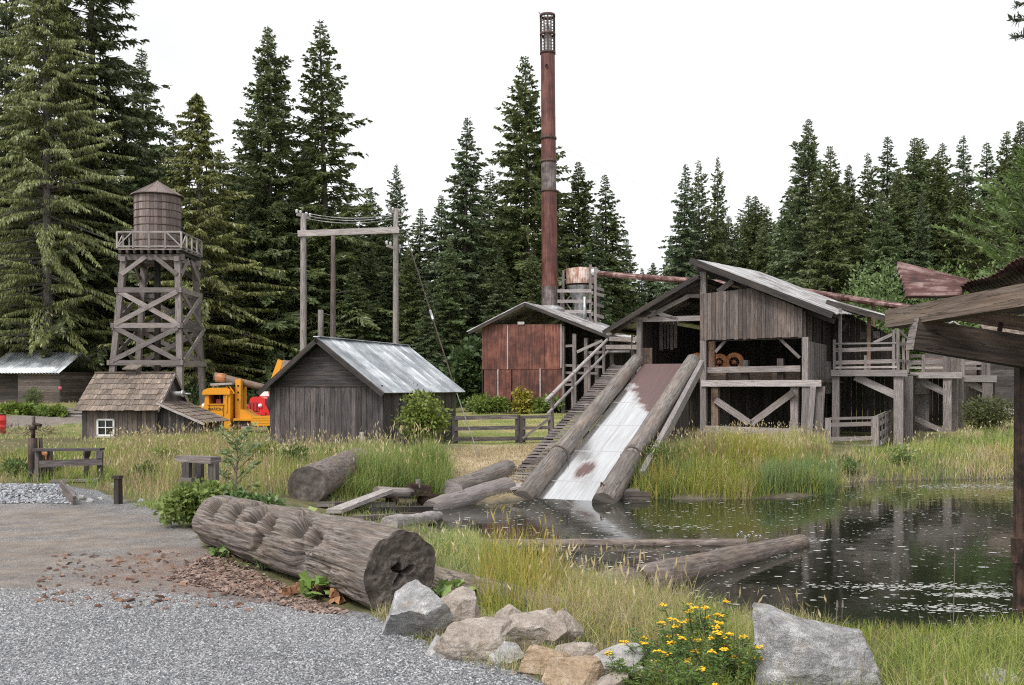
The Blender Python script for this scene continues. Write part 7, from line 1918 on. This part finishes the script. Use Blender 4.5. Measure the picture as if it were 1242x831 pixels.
# ------------------------------------------------------------------ grasses
grass('meadow_grass', gpoly([(-60, 585), (-60, 560), (30, 548), (110, 548), (150, 536), (270, 532), (330, 540), (420, 548), (420, 575), (360, 600), (330, 612), (240, 628), (190, 612), (140, 602), (90, 588)]), 26000, (.12, .38), .010, dict(straw=.30, green=.42, yel=.44, dry=.05), 1, .7, .4, 600)
grass('meadow_grass', gpoly([(130, 545), (270, 533), (330, 545), (420, 552), (420, 585), (330, 598), (250, 600), (150, 596)]), 9000, (.3, .62), .010, dict(straw=.46, yel=.36, green=.26, dry=.15), 2, .7, .35, 600)
grass('meadow_grass', gpoly([(-80, 560), (-80, 534), (90, 532), (130, 540), (270, 536), (330, 532), (330, 528), (250, 524), (0, 530)]), 9000, (.06, .22), .012, dict(straw=.3, yel=.4, green=.35), 3, .5, .4, mask=lambda p: sdf(p[:, 0], p[:, 1], ROADL) > .3)
grass('meadow_grass', gpoly([(150, 538), (275, 536), (300, 556), (120, 560)]), 9000, (.15, .42), .012, dict(green=.3, yel=.45, straw=.12), 4, .5, .4, 200)
grass('field_grass', [(-60, 46), (-20, 44), (-6, 50), (-6, 68), (-60, 70)], 12000, (.05, .2), .02, dict(straw=.35, yel=.3, green=.2, dry=.2), 5, .5, .4, mask=lambda p: sdf(p[:, 0], p[:, 1], ROADL) > .3)
grass('tussock_grass', gpoly([(402, 606), (402, 585), (425, 566), (470, 556), (530, 562), (548, 590), (540, 606), (470, 604)]), 13000, (.4, .88), .010, dict(green=.5, yel=.36, straw=.05, dark=.1), 6, .3, .45, 200)
grass('tussock_grass', gpoly([(320, 556), (470, 546), (480, 562), (420, 575), (330, 575)]), 7000, (.2, .5), .011, dict(green=.3, straw=.3, yel=.33), 7, .5, .4, 260)
grass('lawn_grass', gpoly([(553, 540), (553, 503), (690, 503), (690, 541)]), 12000, (.03, .09), .02, dict(yel=.38, green=.25, straw=.35), 8, .5, .4)
grass('straw_litter', gpoly([(535, 602), (530, 562), (545, 546), (690, 543), (645, 595), (600, 610)]), 9000, (.05, .22), .012, dict(straw=.55, dry=.45), 9, .3, 1.3, curl=.2)
grass('reeds', gpoly([(765, 606), (770, 580), (830, 556), (1000, 556), (1016, 590), (1010, 600), (900, 607)]), 14000, (.34, .80), .016, dict(reed=.48, yel=.46, straw=.16, gold=.16, dry=.1), 10, .55, .42, 350, onpond=True, mask=lambda p: sdf(p[:, 0], p[:, 1]) > -.6)
grass('reeds', gpoly([(925, 602), (925, 590), (990, 582), (1016, 590), (1012, 600)]), 2400, (.65, 1.1), .02, dict(reed=.75, yel=.1), 11, .25, .22, 0, onpond=True, mask=lambda p: sdf(p[:, 0], p[:, 1]) > -.7)
grass('bank_grass', gpoly([(790, 560), (850, 533), (1000, 533), (1010, 560)]), 5000, (.2, .5), .016, dict(straw=.45, yel=.3, dry=.2), 12, .4, .3, 400)
grass('bank_grass', gpoly([(1012, 590), (1012, 556), (1060, 548), (1110, 545), (1160, 530), (1260, 518), (1400, 518), (1400, 586), (1242, 583), (1060, 585)]), 17000, (.18, .52), .016, dict(yel=.42, straw=.32, green=.32, gold=.16), 13, .6, .42, 420, onpond=True, mask=lambda p: sdf(p[:, 0], p[:, 1]) > -.25)
grass('bank_grass', gpoly([(500, 710), (525, 660), (570, 655), (640, 690), (720, 708), (770, 735), (830, 750), (800, 790), (700, 775), (640, 755), (560, 735)]), 11000, (.08, .34), .007, dict(yel=.38, green=.34, straw=.25, gold=.22), 14, .45, .65, 120)
grass('bank_grass', gpoly([(575, 735), (590, 690), (650, 702), (690, 715), (660, 745), (600, 755)]), 1100, (.28, .68), .012, dict(gold=.42, yel=.5, green=.1), 15, .3, .35, 30, headc='gold')
grass('bank_grass', gpoly([(640, 755), (650, 705), (740, 720), (840, 752), (820, 800), (700, 780)]), 3600, (.2, .5), .007, dict(straw=.4, gold=.35, yel=.3, dry=.1), 16, .4, .6, 120)
grass('bank_grass', [(2.75, 6.4), (3.0, 8.4), (3.8, 9.3), (9, 9.8), (9, 6)], 21000, (.10, .40), .008, dict(green=.45, yel=.45, straw=.08), 17, .4, .8, 26)
grass('bank_grass', [(.9, 7.9), (1.2, 6.6), (3.0, 6.2), (2.9, 8.4), (1.7, 8.8)], 5000, (.08, .24), .008, dict(green=.45, yel=.4, dark=.1), 18, .3, .6)
grass('verge_grass', gpoly([(160, 615), (240, 600), (262, 640), (240, 645), (215, 625)]), 1800, (.06, .2), .008, dict(green=.4, yel=.4), 19, .3, .5)
grass('shore_grass', gpoly([(395, 640), (400, 606), (470, 606), (540, 612), (520, 640), (560, 655), (520, 668), (470, 650)]), 1800, (.06, .28), .009, dict(yel=.4, green=.3, dry=.3), 20, .4, .5)

grass('bank_grass', gpoly([(450, 748), (500, 722), (560, 742), (640, 752), (700, 765), (790, 790), (800, 850), (720, 850), (640, 826), (560, 806), (500, 780)]), 6000, (.05, .2), .006, dict(straw=.4, dry=.3, green=.3, yel=.3), 22, .4, .6)
grass('bank_grass', gpoly([(770, 740), (830, 742), (960, 764), (1010, 772), (985, 815), (860, 812), (800, 790)]), 6000, (.10, .34), .007, dict(green=.4, yel=.45, straw=.3), 23, .5, .7, 30)
grass('bank_grass', [(2.6, 8.2), (3.0, 10.6), (5, 11.4), (10.5, 11.8), (10.5, 9.4), (4, 9.0)], 9000, (.06, .24), .007, dict(green=.45, yel=.4, dry=.15), 24, .45, .7, 0)
# ------------------------------------------------------------------ light, air, camera
sc = bpy.context.scene
w = bpy.data.worlds.new('World'); sc.world = w; w.use_nodes = True; nt = w.node_tree; nt.nodes.clear()
sky = nd(nt, 'ShaderNodeTexSky', None, sky_type='NISHITA', sun_disc=False, sun_elevation=rad(52), sun_rotation=rad(215), air_density=1.0, dust_density=4.0, ozone_density=1.0)
hs = nd(nt, 'ShaderNodeHueSaturation', {'Saturation': .10, 'Value': 1.0, 'Color': sky.outputs[0]})
tcw = nd(nt, 'ShaderNodeTexCoord').outputs['Generated']
cl = noise(nt, nd(nt, 'ShaderNodeMapping', {0: tcw, 3: (1, 1, 2.5)}).outputs[0], 2.2, 5, .55)
cc = mix(nt, .55, hs.outputs[0], ramp(nt, cl, [(.3, (5.6, 5.7, 5.8)), (.7, (7.9, 7.95, 8.0))]))
bg = nd(nt, 'ShaderNodeBackground', {'Color': cc, 'Strength': SKY})
nd(nt, 'ShaderNodeOutputWorld', {'Surface': bg.outputs[0]})
sun = bpy.data.lights.new('sun', 'SUN'); sun.energy = SUN; sun.angle = rad(16); sun.color = (1, .97, .93)
so = bpy.data.objects.new('sun', sun); C.objects.link(so); so.rotation_euler = (rad(38), 0, rad(-35)); so.location = (0, 0, 60)
cam = bpy.data.cameras.new('camera'); co = bpy.data.objects.new('camera', cam); C.objects.link(co)
co.location = (0, 0, EYE); co.rotation_euler = (rad(90), 0, 0); cam.sensor_width = 36; cam.lens = F / 1242 * 36; cam.shift_y = (HY - 415.5) / 1242; cam.clip_end = 2000; cam.clip_start = .05
sc.camera = co
sc.view_settings.view_transform = 'Standard'; sc.view_settings.look = 'None'; sc.view_settings.gamma = 1; sc.view_settings.exposure = EXPO
sc.cycles.max_bounces = 6; sc.cycles.diffuse_bounces = 3; sc.cycles.glossy_bounces = 3; sc.cycles.transmission_bounces = 2; sc.cycles.transparent_max_bounces = 4; sc.cycles.use_denoising = False; sc.cycles.filter_width = 1.15
